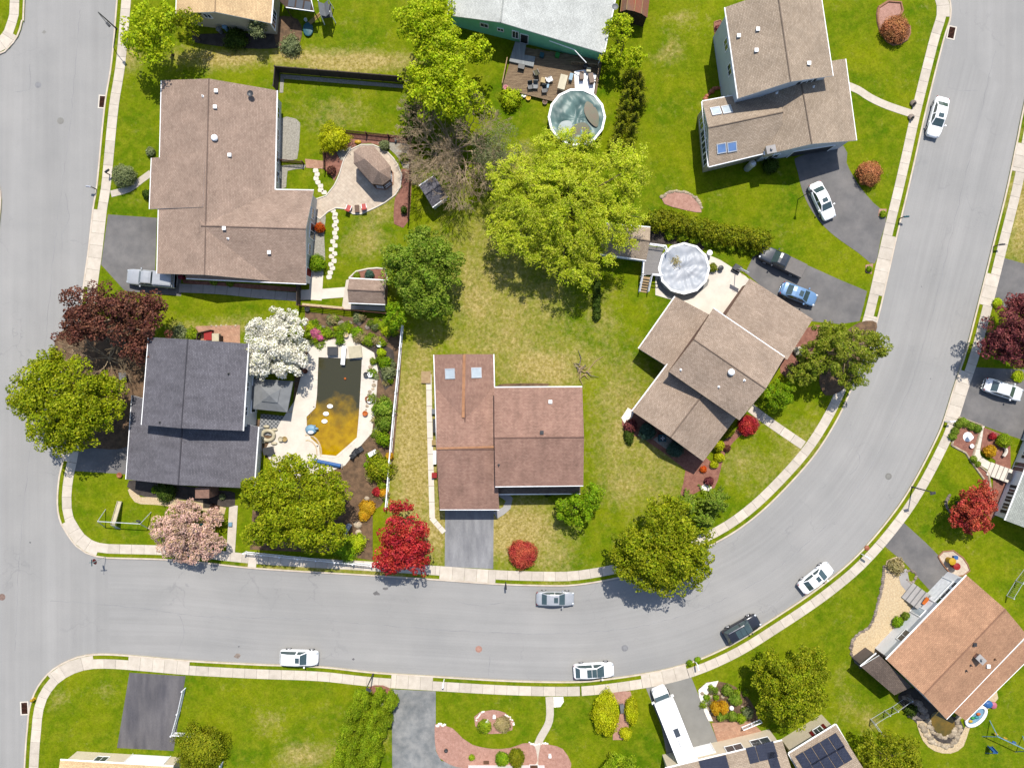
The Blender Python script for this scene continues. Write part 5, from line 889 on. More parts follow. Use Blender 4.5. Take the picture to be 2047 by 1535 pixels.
for i in range(7):
    x, y = [(1917, 848), (1930, 846), (1943, 852), (1955, 857), (1910, 862), (1905, 872), (1924, 842)][i]; shrub('low green boxwood in the L-shaped border beside the driveway', x, y, 8, .55, 'green', .12, 200+i, group='boxwood border beside the driveway')
rg = random.Random(9)
CN = dict(hedge='yellow-green', spring='vivid green', sage='grey-green', straw='straw-coloured', lime='lime green', green='mid green')
for i in range(46):                                   # the planted slope behind the pool
    x, y = rg.uniform(612, 792), rg.uniform(632, 688)
    if 690 < x < 708 and y > 660: continue
    m_ = rg.choice(['hedge', 'spring', 'sage', 'straw', 'lime', 'green', 'sage']); shrub(CN[m_]+' perennial clump on the planted slope behind the pool', x, y, rg.uniform(6, 12), rg.uniform(.35, .8), m_, .13, 300+i, group=CN[m_]+' perennials behind the pool', rough=.3, core=False)
for i in range(26):
    x, y = rg.uniform(745, 788), rg.uniform(700, 1000); m_ = rg.choice(['hedge', 'spring', 'sage', 'green', 'straw']); shrub('small '+CN[m_]+' plant in the long bed along the white fence', x-(y-700)*.06, y, rg.uniform(5, 9), rg.uniform(.3, .7), m_, .13, 400+i, group=CN[m_]+' plants along the white fence', rough=.3, core=False)
for i in range(16):
    x, y = rg.uniform(1405, 1500), rg.uniform(1370, 1440); m_ = rg.choice(['hedge', 'spring', 'sage', 'green']); shrub('small '+CN[m_]+' plant among the rockery stones', x, y, rg.uniform(4, 7), rg.uniform(.25, .5), m_, .11, 500+i, group=CN[m_]+' rockery plants', rough=.3, core=False)
# ---------------------------------------------------------------- vehicles
CARP = dict(
    sedan=dict(L=4.85, w=.91, st=[(-1, .70, .70), (-.97, .84, .88), (-.85, .94, .98), (-.5, 1, .97), (0, 1, .93), (.42, 1, .95), (.7, .97, .88), (.88, .90, .78), (.97, .78, .68), (1, .6, .6)], gh=[(-.73, .76, .96), (-.46, .67, 1.36), (-.28, .68, 1.44), (-.08, .68, 1.46), (-.02, .68, 1.46), (.19, .66, 1.41), (.50, .78, .97)]),
    suv=dict(L=4.75, w=.94, st=[(-1, .80, .85), (-.98, .92, 1.0), (-.9, .97, 1.05), (-.5, 1, 1.05), (0, 1, 1.03), (.4, 1, 1.05), (.68, .97, 1.0), (.88, .9, .9), (.97, .8, .78), (1, .62, .7)], gh=[(-.96, .82, 1.04), (-.85, .68, 1.56), (-.5, .68, 1.70), (-.1, .68, 1.72), (-.03, .68, 1.72), (.14, .66, 1.66), (.44, .84, 1.05)]),
    hatch=dict(L=4.7, w=.94, st=[(-1, .74, .8), (-.97, .88, .95), (-.88, .96, 1.0), (-.5, 1, 1.0), (0, 1, .97), (.4, 1, .98), (.68, .96, .93), (.88, .88, .82), (.97, .74, .7), (1, .56, .62)], gh=[(-.92, .78, 1.0), (-.70, .64, 1.40), (-.4, .64, 1.56), (-.1, .64, 1.6), (-.03, .64, 1.6), (.14, .62, 1.54), (.5, .82, 1.0)]),
    pickup=dict(L=5.9, w=.99, st=[(-1, .9, 1.0), (-.99, .97, 1.08), (-.6, 1, 1.1), (-.14, 1, 1.1), (.2, 1, 1.1), (.5, 1, 1.12), (.75, .97, 1.08), (.92, .92, 1.0), (.98, .84, .9), (1, .7, .8)], gh=[(-.17, .88, 1.1), (-.13, .74, 1.72), (-.05, .74, 1.86), (.12, .74, 1.88), (.16, .74, 1.88), (.26, .72, 1.82), (.46, .88, 1.12)]))
def lathe_y(b, cx, y, cz, prof, n=16):                # disc around a wheel axle (local y)
    vs = []; fs = []
    for r, yy in prof: vs += [(cx+r*math.cos(6.28318*k/n), y+yy, cz+r*math.sin(6.28318*k/n)) for k in range(n)]
    for i in range(len(prof)-1): fs += [(i*n+k, i*n+(k+1) % n, (i+1)*n+(k+1) % n, (i+1)*n+k) for k in range(n)]
    b.add(vs, fs+[tuple(range(n)), tuple(range((len(prof)-1)*n, len(prof)*n))])
def car(kind, label, x, y, dr, colr, name='parked_car', cat='car', L_=None, z=0.0, sun=True, roofm=None, dark_low=False, cap=None, tonneau=False, rails=False, group=None, pano=False):
    q = CARP[kind]; Ln = L_ or q['L']; hl = Ln/2; w = q['w']; rz = math.atan2(-dr[1], dr[0]); C = W(x, y, z+.7); t = thing(name, label, cat, (C.x, C.y, z), group, rz)
    def ring(xx, ww, zt):
        zl = .24; return [(xx, -ww*.93, zl), (xx, -ww, zl+.16), (xx, -ww, zl+.45*(zt-zl)), (xx, -ww*.985, zt-.13), (xx, -ww*.93, zt-.035), (xx, -ww*.8, zt), (xx, -ww*.4, zt+.018), (xx, 0, zt+.022), (xx, ww*.4, zt+.018), (xx, ww*.8, zt), (xx, ww*.93, zt-.035), (xx, ww*.985, zt-.13), (xx, ww, zl+.45*(zt-zl)), (xx, ww, zl+.16), (xx, ww*.93, zl)]
    b = MB(); st = q['st']; rs = [ring(a*hl, e*w, zt) for a, e, zt in st]; n = len(rs[0])
    b.add([p for r_ in rs for p in r_], [(i*n+k, i*n+(k+1) % n, (i+1)*n+(k+1) % n, (i+1)*n+k) for i in range(len(rs)-1) for k in range(n)]+[tuple(range(n)), tuple(range((len(rs)-1)*n, len(rs)*n))])
    b.build('body', colr, t, True, world=False)
    g_ = q['gh']; F = []
    for i, (a, wr, zz) in enumerate(g_):
        wb = .82*w/.91 if 0 < i < len(g_)-1 else wr; zb = .93 if kind == 'sedan' else (.98 if kind == 'hatch' else 1.04)
        F.append([(a*hl, -wb, zb), (a*hl, -wr, zz-.05), (a*hl, -wr*.86, zz), (a*hl, 0, zz+.025), (a*hl, wr*.86, zz), (a*hl, wr, zz-.05), (a*hl, wb, zb)])
    def part(nm, cells, m, sm=True):
        bb = MB()
        for i, k in cells: bb.add([F[i][k], F[i][k+1], F[i+1][k+1], F[i+1][k]], [(0, 1, 2, 3)])
        return bb.build(nm, m, t, sm, world=False)
    last = len(F)-2; mid = range(1, last)
    part('roof_panel', [(i, k) for i in mid for k in (1, 2, 3, 4)]+[(0, 1), (0, 4), (last, 1), (last, 4)]+[(3, 0), (3, 5)], roofm or colr)
    part('windshield', [(last, 2), (last, 3)], 'carglass'); part('rear_window', [(0, 2), (0, 3)], 'carglass')
    for k in (0, 5): part('side_window', [(0, k), (1, k), (2, k)], 'carglass'); part('side_window', [(i, k) for i in range(4, last+1)], 'carglass')
    zr = g_[3][2]+.03
    if pano:
        for i in range(3): bb = MB(); bb.box((g_[2][0]*hl*.62+i*.62, 0, zr-.005), (.58, w*1.05, .03)); bb.build('roof_glass', 'carglass', t, world=False)
    elif sun: bb = MB(); bb.box((g_[4][0]*hl+.1, 0, zr-.008), (.5, .66, .03)); bb.build('sunroof', 'carglass', t, world=False)
    if rails:
        for s_ in (-1, 1): bb = MB(); bb.path([(g_[1][0]*hl+.2, s_*w*.68, zr-.03), (g_[5][0]*hl-.1, s_*w*.68, zr-.03)], .03, 6); bb.build('roof_rail', 'alu', t, world=False)
    R = .37 if kind in ('suv', 'pickup') else .33
    for sx in (-.6, .62):
        for sy in (-1, 1):
            bb = MB(); lathe_y(bb, sx*hl, sy*(w-.1), R, [(R*.7, -.11), (R, -.09), (R, .09), (R*.7, .115)]); wh = bb.build('wheel', 'rubber', t, world=False)
            bb = MB(); lathe_y(bb, sx*hl, sy*(w+.005), R, [(R*.66, -.02), (R*.6, sy*.03), (R*.2, sy*.01)]); bb.build('rim', 'alu', wh, world=False)
    for sy in (-1, 1):
        bb = MB(); bb.ell((hl*.925, sy*w*.70, st[-3][2]-.07), (.2, .17, .07), 8, 5); bb.build('headlight', 'gmetal', t, True, world=False)
        bb = MB(); bb.ell((-hl*.955, sy*w*.74, st[1][2]-.1), (.1, .18, .09), 8, 5); bb.build('taillight', 'red', t, True, world=False)
        bb = MB(); bb.box((g_[-1][0]*hl-.28, sy*(w+.1), st[4][2]+.06), (.16, .2, .14)); bb.build('mirror', colr if colr != 'car_black' else 'black', t, world=False)
    if kind == 'pickup':
        bb = MB(); bb.box((-.6*hl, 0, 1.135), (hl*.76, w*1.82, .05)); bb.build('bed_cover', 'tonneau', t, world=False) if not cap else None
        if cap:
            bb = MB(); bb.prism([(-.985*hl, -w*.92), (-.2*hl, -w*.92), (-.2*hl, w*.92), (-.985*hl, w*.92)], 1.08, 1.45); bb.box((-.59*hl, 0, 1.62), (hl*.76, w*1.6, .36)); bb.box((-.59*hl, 0, 1.81), (hl*.7, w*1.4, .06)); bb.build('bed_cap', colr, t, world=False)
            for sy in (-1, 1): bb = MB(); bb.box((-.59*hl, sy*w*.805, 1.62), (hl*.6, .03, .24)); bb.build('side_window', 'carglass', t, world=False)
    return t
M['car_white'] = paint('white_car_paint', raw(.72, .72, .73)); M['car_silver'] = paint('silver_car_paint', raw(.30, .31, .325), .32, .5, .25); M['car_pale'] = paint('pale_silver_car_paint', raw(.56, .57, .58), .32, .5, .15)
M['car_black'] = paint('black_car_paint', raw(.012, .013, .018)); M['car_blue'] = paint('light_blue_car_paint', raw(.11, .2, .34), .3, .5, .2); M['car_navy'] = paint('dark_slate_car_paint', raw(.016, .02, .027)); M['car_deep'] = paint('deep_blue_car_paint', raw(.03, .07, .2)); M['tonneau'] = mat('grey_bed_cover', c(146, 140, 136), c(136, 130, 126), 3, rough=.7)
car('sedan', 'white sedan with sunroof parked at the kerb by the skylight house', 1875, 234, (-17, 65), 'car_white', L_=5.0)
car('sedan', 'white sedan with rear spoiler parked on the curved driveway', 1644, 402, (.42, .9), 'car_white', z=LZ+.02)
t = car('pickup', 'dark slate pickup truck with grey bed cover next to the hedge', 1563, 523, (-.9, -.43), 'car_navy', 'pickup_truck', 'pickup', z=LZ+.02, sun=False)
car('sedan', 'light blue sedan with sunroof beside the garage of the diagonal house', 1597, 588, (.93, .36), 'car_blue', L_=4.6, z=LZ+.02)
car('sedan', 'silver sedan in tree shade on the driveway beside the plum tree', 2006, 779, (.95, .3), 'car_pale', z=LZ+.02, sun=False)
car('sedan', 'silver sedan with sunroof parked below the centre house lawn', 1110, 1196, (1, .01), 'car_silver', L_=4.7)
car('suv', 'boxy white SUV with roof ribs parked at the south kerb', 598, 1314, (1, .03), 'car_white', 'parked_suv', L_=4.7)
car('hatch', 'pearl white crossover with black glass roof parked at the south kerb', 1187, 1340, (.995, -.06), 'car_white', pano=True, L_=5.0)
car('suv', 'black SUV with silver roof rails parked on the bend', 1483, 1256, (.87, -.49), 'car_black', 'parked_suv', rails=True, pano=True)
car('sedan', 'rounded white coupe with small sunroof parked at the outer kerb bend', 1631, 1155, (.78, -.62), 'car_white', L_=4.7)
car('pickup', 'silver pickup with matching bed cap reversed against the ranch house', 303, 557, (-1, -.09), 'car_silver', 'pickup_truck', 'pickup', z=LZ+.02, sun=False, cap=True, L_=6.0)
car('sedan', 'deep blue car mostly hidden under the road-bend maple', 1366, 1142, (.9, -.42), 'car_deep')
C = W(1628, 372, 1.2); 
# motorhome
def motorhome(label, x, y, dr):
    rz = math.atan2(-dr[1], dr[0]); C = W(x, y, 1.6); z = LZ+.02; t = thing('motorhome', label, 'motorhome', (C.x, C.y, z), rz=rz); w = 1.2
    b = MB(); P = [(-4.3, .5), (2.4, .5), (2.4, 1.75), (3.55, 2.0), (3.6, 2.45), (3.35, 2.95), (2.6, 3.1), (-4.2, 3.1), (-4.3, 3.0)]; n = len(P)
    b.add([(a, -w, e) for a, e in P]+[(a, w, e) for a, e in P], [(i, (i+1) % n, n+(i+1) % n, n+i) for i in range(n)]+[tuple(range(n-1, -1, -1)), tuple(range(n, 2*n))]); b.build('body', 'car_white', t, world=False)
    b = MB(); st = [(2.3, .98, 1.3), (3.2, .98, 1.28), (4.0, .95, 1.22), (4.45, .88, 1.1), (4.62, .7, .9)]; vs = []
    for a, ww, zt in st: vs += [(a, -ww, .4), (a, -ww, zt-.15), (a, -ww*.85, zt), (a, 0, zt+.03), (a, ww*.85, zt), (a, ww, zt-.15), (a, ww, .4)]
    b.add(vs, [(i*7+k, i*7+k+1, i*7+k+8, i*7+k+7) for i in range(4) for k in range(6)]+[tuple(range(28, 35))]); b.build('cab', 'car_white', t, True, world=False)
    b = MB(); b.add([(3.75, -.88, 1.27), (3.75, .88, 1.27), (2.95, .74, 1.95), (2.95, -.74, 1.95)], [(0, 1, 2, 3)]); b.add([(2.6, -.9, 1.2), (3.7, -.95, 1.2), (3.0, -.78, 1.9), (2.6, -.78, 1.9)], [(0, 1, 2, 3)]); b.add([(2.6, .9, 1.2), (3.7, .95, 1.2), (3.0, .78, 1.9), (2.6, .78, 1.9)], [(0, 1, 2, 3)]); b.build('windshield', 'carglass', t, world=False)
    b = MB(); b.box((4.5, 0, .95), (.2, 1.3, .12)); b.build('grille', 'gmetal', t, world=False)
    for sy in (-1, 1): b = MB(); b.ell((4.45, sy*.72, 1.0), (.14, .16, .1), 8, 5); b.build('headlight', 'alu', t, world=False); b = MB(); b.box((3.3, sy*1.25, 1.35), (.2, .36, .3)); b.build('mirror', 'white', t, world=False)
    for nm, px_, py_, sx, sy, h_, m_ in (('roof_hatch', 1.6, .1, .55, .5, .1, 'white'), ('skylight', -.2, -.05, 1.0, .6, .12, 'glass'), ('air_conditioner', -2.9, -.25, .6, .6, .14, 'white'), ('roof_seam', 2.35, 0, .04, 2.3, .03, 'greyp'), ('roof_seam', -3.6, .2, .04, 1.6, .03, 'greyp'), ('antenna', -1.6, .15, .9, .05, .08, 'greyp')): b = MB(); b.box((px_, py_, 3.1+h_/2), (sx, sy, h_)); b.build(nm, m_, t, world=False)
    for f in (-3, -1, 1): b = MB(); b.box((f, w+.01, 2.0), (1.1, .04, .6)); b.build('side_window', 'carglass', t, world=False); b = MB(); b.box((f, -w-.01, 2.0), (1.1, .04, .6)); b.build('side_window', 'carglass', t, world=False)
    for sx in (-2.6, 3.4):
        for sy in (-1, 1): b = MB(); lathe_y(b, sx, sy*.98, .4, [(.28, -.13), (.4, -.1), (.4, .1), (.28, .13)]); wh = b.build('wheel', 'rubber', t, world=False); b = MB(); lathe_y(b, sx, sy*1.09, .4, [(.26, -.02), (.2, sy*.03), (.05, sy*.02)]); b.build('rim', 'alu', wh, world=False)
motorhome('long white motorhome parked nose-out on the pale driveway', 1345, 1448, (-.37, -.93))
# ---------------------------------------------------------------- fences
def fence(label, pts, h, m, style='panel', name='fence', seg=2.4, pm=None, z0=LZ, lean=0):
    P = [W(x, y, z0).xy for x, y in pts]; t = thing(name, label, 'fence', (P[0].x, P[0].y, z0)); pm = pm or m; prev = None
    for a, b in zip(P, P[1:]):
        d = b-a; n = max(1, round(d.length/seg)); rz = math.atan2(d.y, d.x)
        for i in range(n+1):
            q = a.lerp(b, i/n)
            if i == 0 and prev: continue
            bb = MB(); bb.box((q.x, q.y, z0+(h+.08)/2-.05), (.12, .12, h+.12), rz); bb.box((q.x, q.y, z0+h+.08), (.16, .16, .05), rz); bb.build('post', pm, t)
        prev = True
        for i in range(n):
            q0, q1 = a.lerp(b, i/n), a.lerp(b, (i+1)/n); mid = (q0+q1)/2; ln = d.length/n-.12
            if style == 'panel': bb = MB(); bb.box((mid.x, mid.y, z0+h/2+.03), (ln, .05, h-.06), rz); bb.box((mid.x, mid.y, z0+h-.02), (ln, .1, .06), rz); bb.build('panel', m, t)
            elif style == 'vinyl':
                bb = MB(); bb.box((mid.x, mid.y, z0+h/2), (ln, .04, h-.16), rz); bb.build('panel', m, t)
                for zz in (.08, h-.05): bb = MB(); bb.box((mid.x, mid.y, z0+zz), (ln, .12, .1), rz); bb.build('rail', m, t)
            elif style == 'rail':
                for k in range(4): bb = MB(); bb.box((mid.x, mid.y, z0+.15+(h-.2)*k/3), (ln, .05, .11), rz); bb.build('rail', m, t)
            elif style == 'mesh':
                for zz in (.05, h): bb = MB(); bb.path([(q0.x, q0.y, z0+zz), (q1.x, q1.y, z0+zz)], .03, 6); bb.build('rail', m, t)
                bb = MB(); dv = (q1-q0)
                for k in range(int(ln/.22)):
                    f0 = (k+.1)/int(ln/.22); p0 = q0+dv*f0; bb.path([(p0.x, p0.y, z0), (p0.x, p0.y, z0+h)], .012, 4)
                o = bb.build('wires', m, t); o['kind'] = 'stuff'
            else:
                for zz in (.15, h-.12): bb = MB(); bb.box((mid.x, mid.y, z0+zz), (ln, .06, .08), rz); bb.build('rail', m, t)
                bb = MB(); k = int(ln/.155)
                for j in range(k): p0 = q0.lerp(q1, (j+.7)/(k+.4)); bb.box((p0.x, p0.y, z0+h/2), (.085, .03, h-.02), rz)
                o = bb.build('pickets', m, t); o['kind'] = 'stuff'
    return t
fence('dark brown privacy fence of wide panels behind the ranch backyard', [(556, 184), (559, 146), (806, 166)], 1.9, 'fence_dk')
fence('red-brown picket fence between lawn and gazebo garden', [(690, 266), (822, 280)], 1.1, 'fence_red', 'picket')
fence('short red-brown picket fence against the ranch house wall', [(557, 323), (608, 328)], 1.1, 'fence_red', 'picket'); fence('little red-brown picket fence stub by the golden clipped bush', [(650, 300), (651, 342)], 1.1, 'fence_red', 'picket')
fence('long brown fence with pale cap along the bare tree side', [(825, 272), (818, 440)], 1.6, 'fence_red'); fence('brown gate fence across the walk beside the ranch house', [(601, 572), (601, 612)], 1.7, 'fence_dk'); fence('low rail fence separating the ranch garden from the pool garden', [(603, 612), (775, 628)], 1.2, 'fence_red', 'rail')
fence('long white vinyl fence between the pool garden and the dry lawn', [(806, 652), (798, 740), (789, 830), (781, 920), (774, 1012)], 1.25, 'vinyl', 'vinyl'); fence('white vinyl fence along the sidewalk below the pool garden', [(493, 1102), (600, 1113), (745, 1127)], 1.1, 'vinyl', 'picket')
fence('white picket fence along the dark driveway', [(371, 1375), (361, 1420), (349, 1463), (390, 1465)], 1.0, 'vinyl', 'picket'); fence('short white picket fence beside the clipped globe', [(446, 1522), (436, 1560)], 1.0, 'vinyl', 'picket')
fence('green wire mesh fence stepping down to the pond', [(1812, 1392), (1784, 1412), (1768, 1420), (1740, 1437), (1758, 1462)], 1.3, 'gmetal', 'mesh'); fence('green wire mesh fence at the right edge beyond the rust-brown roof', [(2012, 1190), (2030, 1160), (2060, 1120)], 1.3, 'gmetal', 'mesh')
# ---------------------------------------------------------------- street furniture
def lamp(label, bx, by, hx, hy, h=5.4):
    B = W(bx, by, LZ); E_ = W(hx, hy, h); t = thing('street_lamp', label, 'street lamp', B); b = MB(); b.path([(B.x, B.y, LZ-.05), (B.x, B.y, .6), (B.x, B.y, h-.5)], [.14, .09, .06], 10); b.build('pole', 'dmetal', t)
    d = (E_.xy-B.xy); d2 = d.normalized(); b = MB(); b.path([(B.x, B.y, h-.5), (B.x+d.x*.4, B.y+d.y*.4, h-.08), (E_.x, E_.y, h)], [.06, .045, .04], 8); b.build('arm', 'dmetal', t)
    b = MB(); rz = math.atan2(d.y, d.x); b.box((E_.x+d2.x*.2, E_.y+d2.y*.2, h), (.62, .3, .12), rz); b.box((E_.x+d2.x*.2, E_.y+d2.y*.2, h+.08), (.4, .2, .06), rz); hd = b.build('lamp_head', 'dmetal', t); b = MB(); b.box((E_.x+d2.x*.22, E_.y+d2.y*.22, h-.075), (.4, .2, .03), rz); b.build('lens', 'glass_pale', hd)
lamp('dark street lamp leaning over the sidewalk by the rusty red maple', 1823, 973, 1868, 985, 5.0); lamp('dark street lamp at the juniper hedge sidewalk', 746, 1347, 734, 1377, 4.4); lamp('dark street lamp at the kerb beneath the yellow-green maple', 233, 58, 214, 47, 4.6)
t = thing('stop_sign', 'red stop sign with green street name blades on the sidewalk corner', 'stop sign', W(211, 1113, LZ)); B = W(211, 1113, LZ); b = MB(); b.path([B-Vector((0, 0, .05)), B+Vector((0, 0, 2.75))], .035, 8); b.build('post', 'gmetal', t)
b = MB(); R_ = Matrix.Rotation(math.radians(25), 3, 'Z'); o8 = [(math.cos(math.pi/8+k*math.pi/4)*.38, math.sin(math.pi/8+k*math.pi/4)*.38) for k in range(8)]
for yy in (-.075, -.05): pass
vs = [B+R_ @ Vector((-.05 if e == 0 else -.075, a, 2.25+c_)) for e in (0, 1) for a, c_ in o8]; b.add(vs, [tuple(range(8)), tuple(range(15, 7, -1))]+[(k, (k+1) % 8, 8+(k+1) % 8, 8+k) for k in range(8)]); pl = b.build('sign_plate', 'maroon', t)
cu = bpy.data.curves.new('lettering', 'FONT'); cu.body = 'STOP'; cu.size = .27; cu.align_x = 'CENTER'; cu.align_y = 'CENTER'; cu.extrude = .004; tx = bpy.data.objects.new('lettering', cu); col.objects.link(tx); cu.materials.append(M['white']); tx.parent = t; tx.matrix_local = Matrix.Translation(Vector((0, 0, 2.25))) @ R_.to_4x4() @ Matrix.Translation(Vector((-.085, 0, 0))) @ Matrix(((0, 0, -1, 0), (-1, 0, 0, 0), (0, 1, 0, 0), (0, 0, 0, 1)))
dg = bpy.context.evaluated_depsgraph_get(); me = bpy.data.meshes.new_from_object(tx.evaluated_get(dg)); tm = bpy.data.objects.new('lettering', me); col.objects.link(tm); tm.parent = t; tm.matrix_local = tx.matrix_local.copy(); bpy.data.objects.remove(tx)
for k, rz in enumerate((0.05, 1.62)): b = MB(); b.box(B+Vector((0, 0, 2.78+.17*k)), (.8, .03, .16), rz); b.build('street_blade', 'tealdk', t)
def mailbox(label, x, y, rz, m='dmetal', pm='white', h=1.05):
    B = W(x, y, LZ); t = thing('mailbox', label, 'mailbox', B, rz=rz); b = MB(); b.box((0, 0, h/2-.05), (.1, .1, h+.1)); b.box((.22, 0, h-.1), (.55, .08, .08)); b.build('post', pm, t, world=False)
    b = MB(); P = [(-.1, 0), (-.1, .14), (-.07, .2), (0, .23), (.07, .2), (.1, .14), (.1, 0)]; n = len(P); b.add([(.0, a, h+e) for a, e in P]+[(.62, a, h+e) for a, e in P], [(i, (i+1) % n, n+(i+1) % n, n+i) for i in range(n)]+[tuple(range(n-1, -1, -1)), tuple(range(n, 2*n))]); b.build('box', m, t, world=False)
    b = MB(); b.box((.3, .11, h+.2), (.03, .02, .16)); b.build('flag', 'red', t, world=False)
mailbox('pale mailbox by the silvery-green dome at the ranch driveway', 193, 379, 3.0, 'alu', 'brownp'); mailbox('black mailbox on the verge opposite the silver sedan', 1011, 1163, -1.5, 'black', 'black'); mailbox('white mailbox beside the mottled driveway apron', 888, 1357, -1.7, 'white', 'white'); mailbox('dark mailbox on the verge at the right-hand driveway', 1986, 493, .1, 'dmetal', 'brownp'); mailbox('white double-armed mailbox at the driveway of the white house', 1888, 842, .1, 'white', 'white'); mailbox('teal-topped mailbox at the foot of the curved driveway', 1797, 438, .1, 'tealdk', 'brownp'); mailbox('white mailbox by the orange leaf pile on the sidewalk', 1722, 1107, -.6, 'white', 'white'); mailbox('white mailbox with weedy tuft before the motorhome driveway', 1390, 1322, -1.4, 'white', 'white'); mailbox('small dark lamp-topped mailbox at the front walk of the ranch house', 220, 350, .6, 'dmetal', 'brownp')
def lamp_post(label, x, y, h=2.6):
    B = W(x, y, LZ); t = thing('yard_lamp', label, 'yard lamp', B); b = MB(); b.path([B-Vector((0, 0, .05)), B+Vector((0, 0, h))], [.05, .04], 8); b.build('post', 'dmetal', t); b = MB(); b.lathe(B+Vector((0, 0, h)), [(.05, 0), (.14, .06), (.12, .34), (.2, .36), (.03, .5)], 8); b.build('lantern', 'dmetal', t)
lamp_post('dark yard lamp on the lawn next to the white sedan with spoiler', 1595, 399, 3.6)
B = W(69, 1396, LZ); b = MB(); b.lathe(B, [(.2, 0), (.2, .08), (.14, .1), (.14, .55), (.18, .57), (.15, .68), (.05, .76), (.03, .8)], 12); b.box(B+Vector((0, 0, .45)), (.5, .12, .12)); b.box(B+Vector((0, -.16, .45)), (.14, .16, .14)); solo(b, 'fire_hydrant', 'yellow fire hydrant on the grass verge by the storm drain', 'fire hydrant', 'yellow', B)
for x, y, lab in ((1824, 209, 'rock pile with dark lantern on the upper side of the front walk'), (1820, 237, 'rock pile with dark lantern on the lower side of the front walk')):
    t = thing('lantern_stand', lab, 'yard lamp', W(x, y, LZ)); B = W(x, y, LZ); b = MB(); b.ell(B+Vector((0, .1, .18)), (.42, .4, .24), 9, 5); b.build('rock', 'rock', t); b = MB(); b.lathe(B+Vector((0, -.1, .3)), [(.1, 0), (.14, .1), (.14, .4), (.06, .5)], 8); b.build('lantern', 'black', t)
# ---------------------------------------------------------------- pools and decks
def round_pool(label, x, y, rpx, h, coverm, wallm, n=12, seed=1):
    C = W(x, y, h); R = rpx*(H-h)/(H*K); t = thing('covered_pool', label, 'pool', (C.x, C.y, LZ)); b = MB()
    b.lathe((C.x, C.y, LZ-.03), [(R-.12, 0), (R-.12, h-.05), (R-.16, h-.05)], n*2, cap=False); b.build('wall', wallm, t)
    b = MB(); b.lathe((C.x, C.y, LZ), [(R-.26, h-.09), (R-.26, h), (R, h), (R, h-.09)], n, cap=False); b.build('rim', 'white', t)
    rg_ = random.Random(seed); N = 72; Q = 26; vs = []; ph = [rg_.uniform(0, 6) for _ in range(8)]
    for j in range(Q+1):
        r = (R-.2)*j/Q
        for k in range(N):
            a = 6.28318*k/N; f = j/Q; px_, py_ = f*math.cos(a), f*math.sin(a); e1 = px_*math.cos(ph[4])+py_*math.sin(ph[4]); e2 = -px_*math.sin(ph[4])+py_*math.cos(ph[4])
            wr = .11*math.sin(5*e1+2.2*math.sin(2.6*e2+ph[1])+ph[2])+.07*math.sin(11*e1+2.5*math.sin(4*e2+ph[3]))+.04*math.sin(23*e2+3*math.sin(5*e1))+.05*math.sin(14*a+ph[5]+3*f)*f
            z = h-.03-.26*(1-f**2)+wr*(1-f**6)*.95+.07*math.sin(3*a+ph[0])*f*(1-f)*3
            vs.append((C.x+r*math.cos(a), C.y+r*math.sin(a), LZ+min(z, h+.06)))
    b = MB(); b.add(vs, [(j*N+k, j*N+(k+1) % N, (j+1)*N+(k+1) % N, (j+1)*N+k) for j in range(Q) for k in range(N)]); b.build('cover', coverm, t, True); return t, C, R
M['cov_teal'] = mat('teal_grey_pool_cover', c(128, 160, 156), c(78, 112, 112), .7, rough=.45, stretch=(1, .4, 1)); M['cov_silver'] = mat('silver_pool_cover', raw(.30, .31, .33), raw(.20, .22, .25), .6, rough=.45, spec=.25, stretch=(.6, 1, 1)); M['algae'] = mat('murky_rainwater', c(108, 116, 84), c(124, 104, 76), 1.0, rough=.12, spec=.6); M['puddle'] = mat('pale_melt_puddle', c(190, 204, 202), c(170, 186, 186), 1.0, rough=.15, spec=.6)
t, C, R = round_pool('above-ground pool under a sagging teal-grey cover with murky puddles', 1153, 235, 58, 1.25, 'cov_teal', 'vinyl', 14, 2)
def blob(ctr, pts, z, m, nm, par): P = smooth_line([Vector(p) for p in pts], .2, True); b = MB(); b.prism([(ctr.x+q.x, ctr.y+q.y) for q in P], z-.03, z); return b.build(nm, m, par)
blob(C, [(1.2, 1.9), (2.1, 1.4), (2.7, .2), (2.5, -1.2), (1.6, -.6), (.9, .7)], LZ+1.235, 'algae', 'puddle', t); blob(C, [(-.2, -.9), (1.0, -.7), (1.6, -1.5), (.9, -2.5), (-.4, -2.6), (-.9, -1.7)], LZ+1.23, 'algae', 'puddle', t); blob(C, [(-1.9, -.6), (-.8, -.5), (-.6, -1.5), (-1.5, -2.2), (-2.3, -1.5)], LZ+1.228, 'puddle', 'puddle', t)
t, C, R = round_pool('above-ground pool under a wrinkled silver cover with leaf debris', 1367, 537, 52, 1.3, 'cov_silver', 'gmetal', 12, 5)
rng = np.random.default_rng(3); pp = rng.normal(size=(160, 3))*np.array([.28, .28, .03])+np.array([-1.0, .9, 1.2]); o = mesh_quads('leaf_debris', quads(pp, np.array([[0, 0, 1.]]*160)+rng.normal(size=(160, 3))*.3, np.full(160, .14), rng), 'straw', t); o['kind'] = 'stuff'
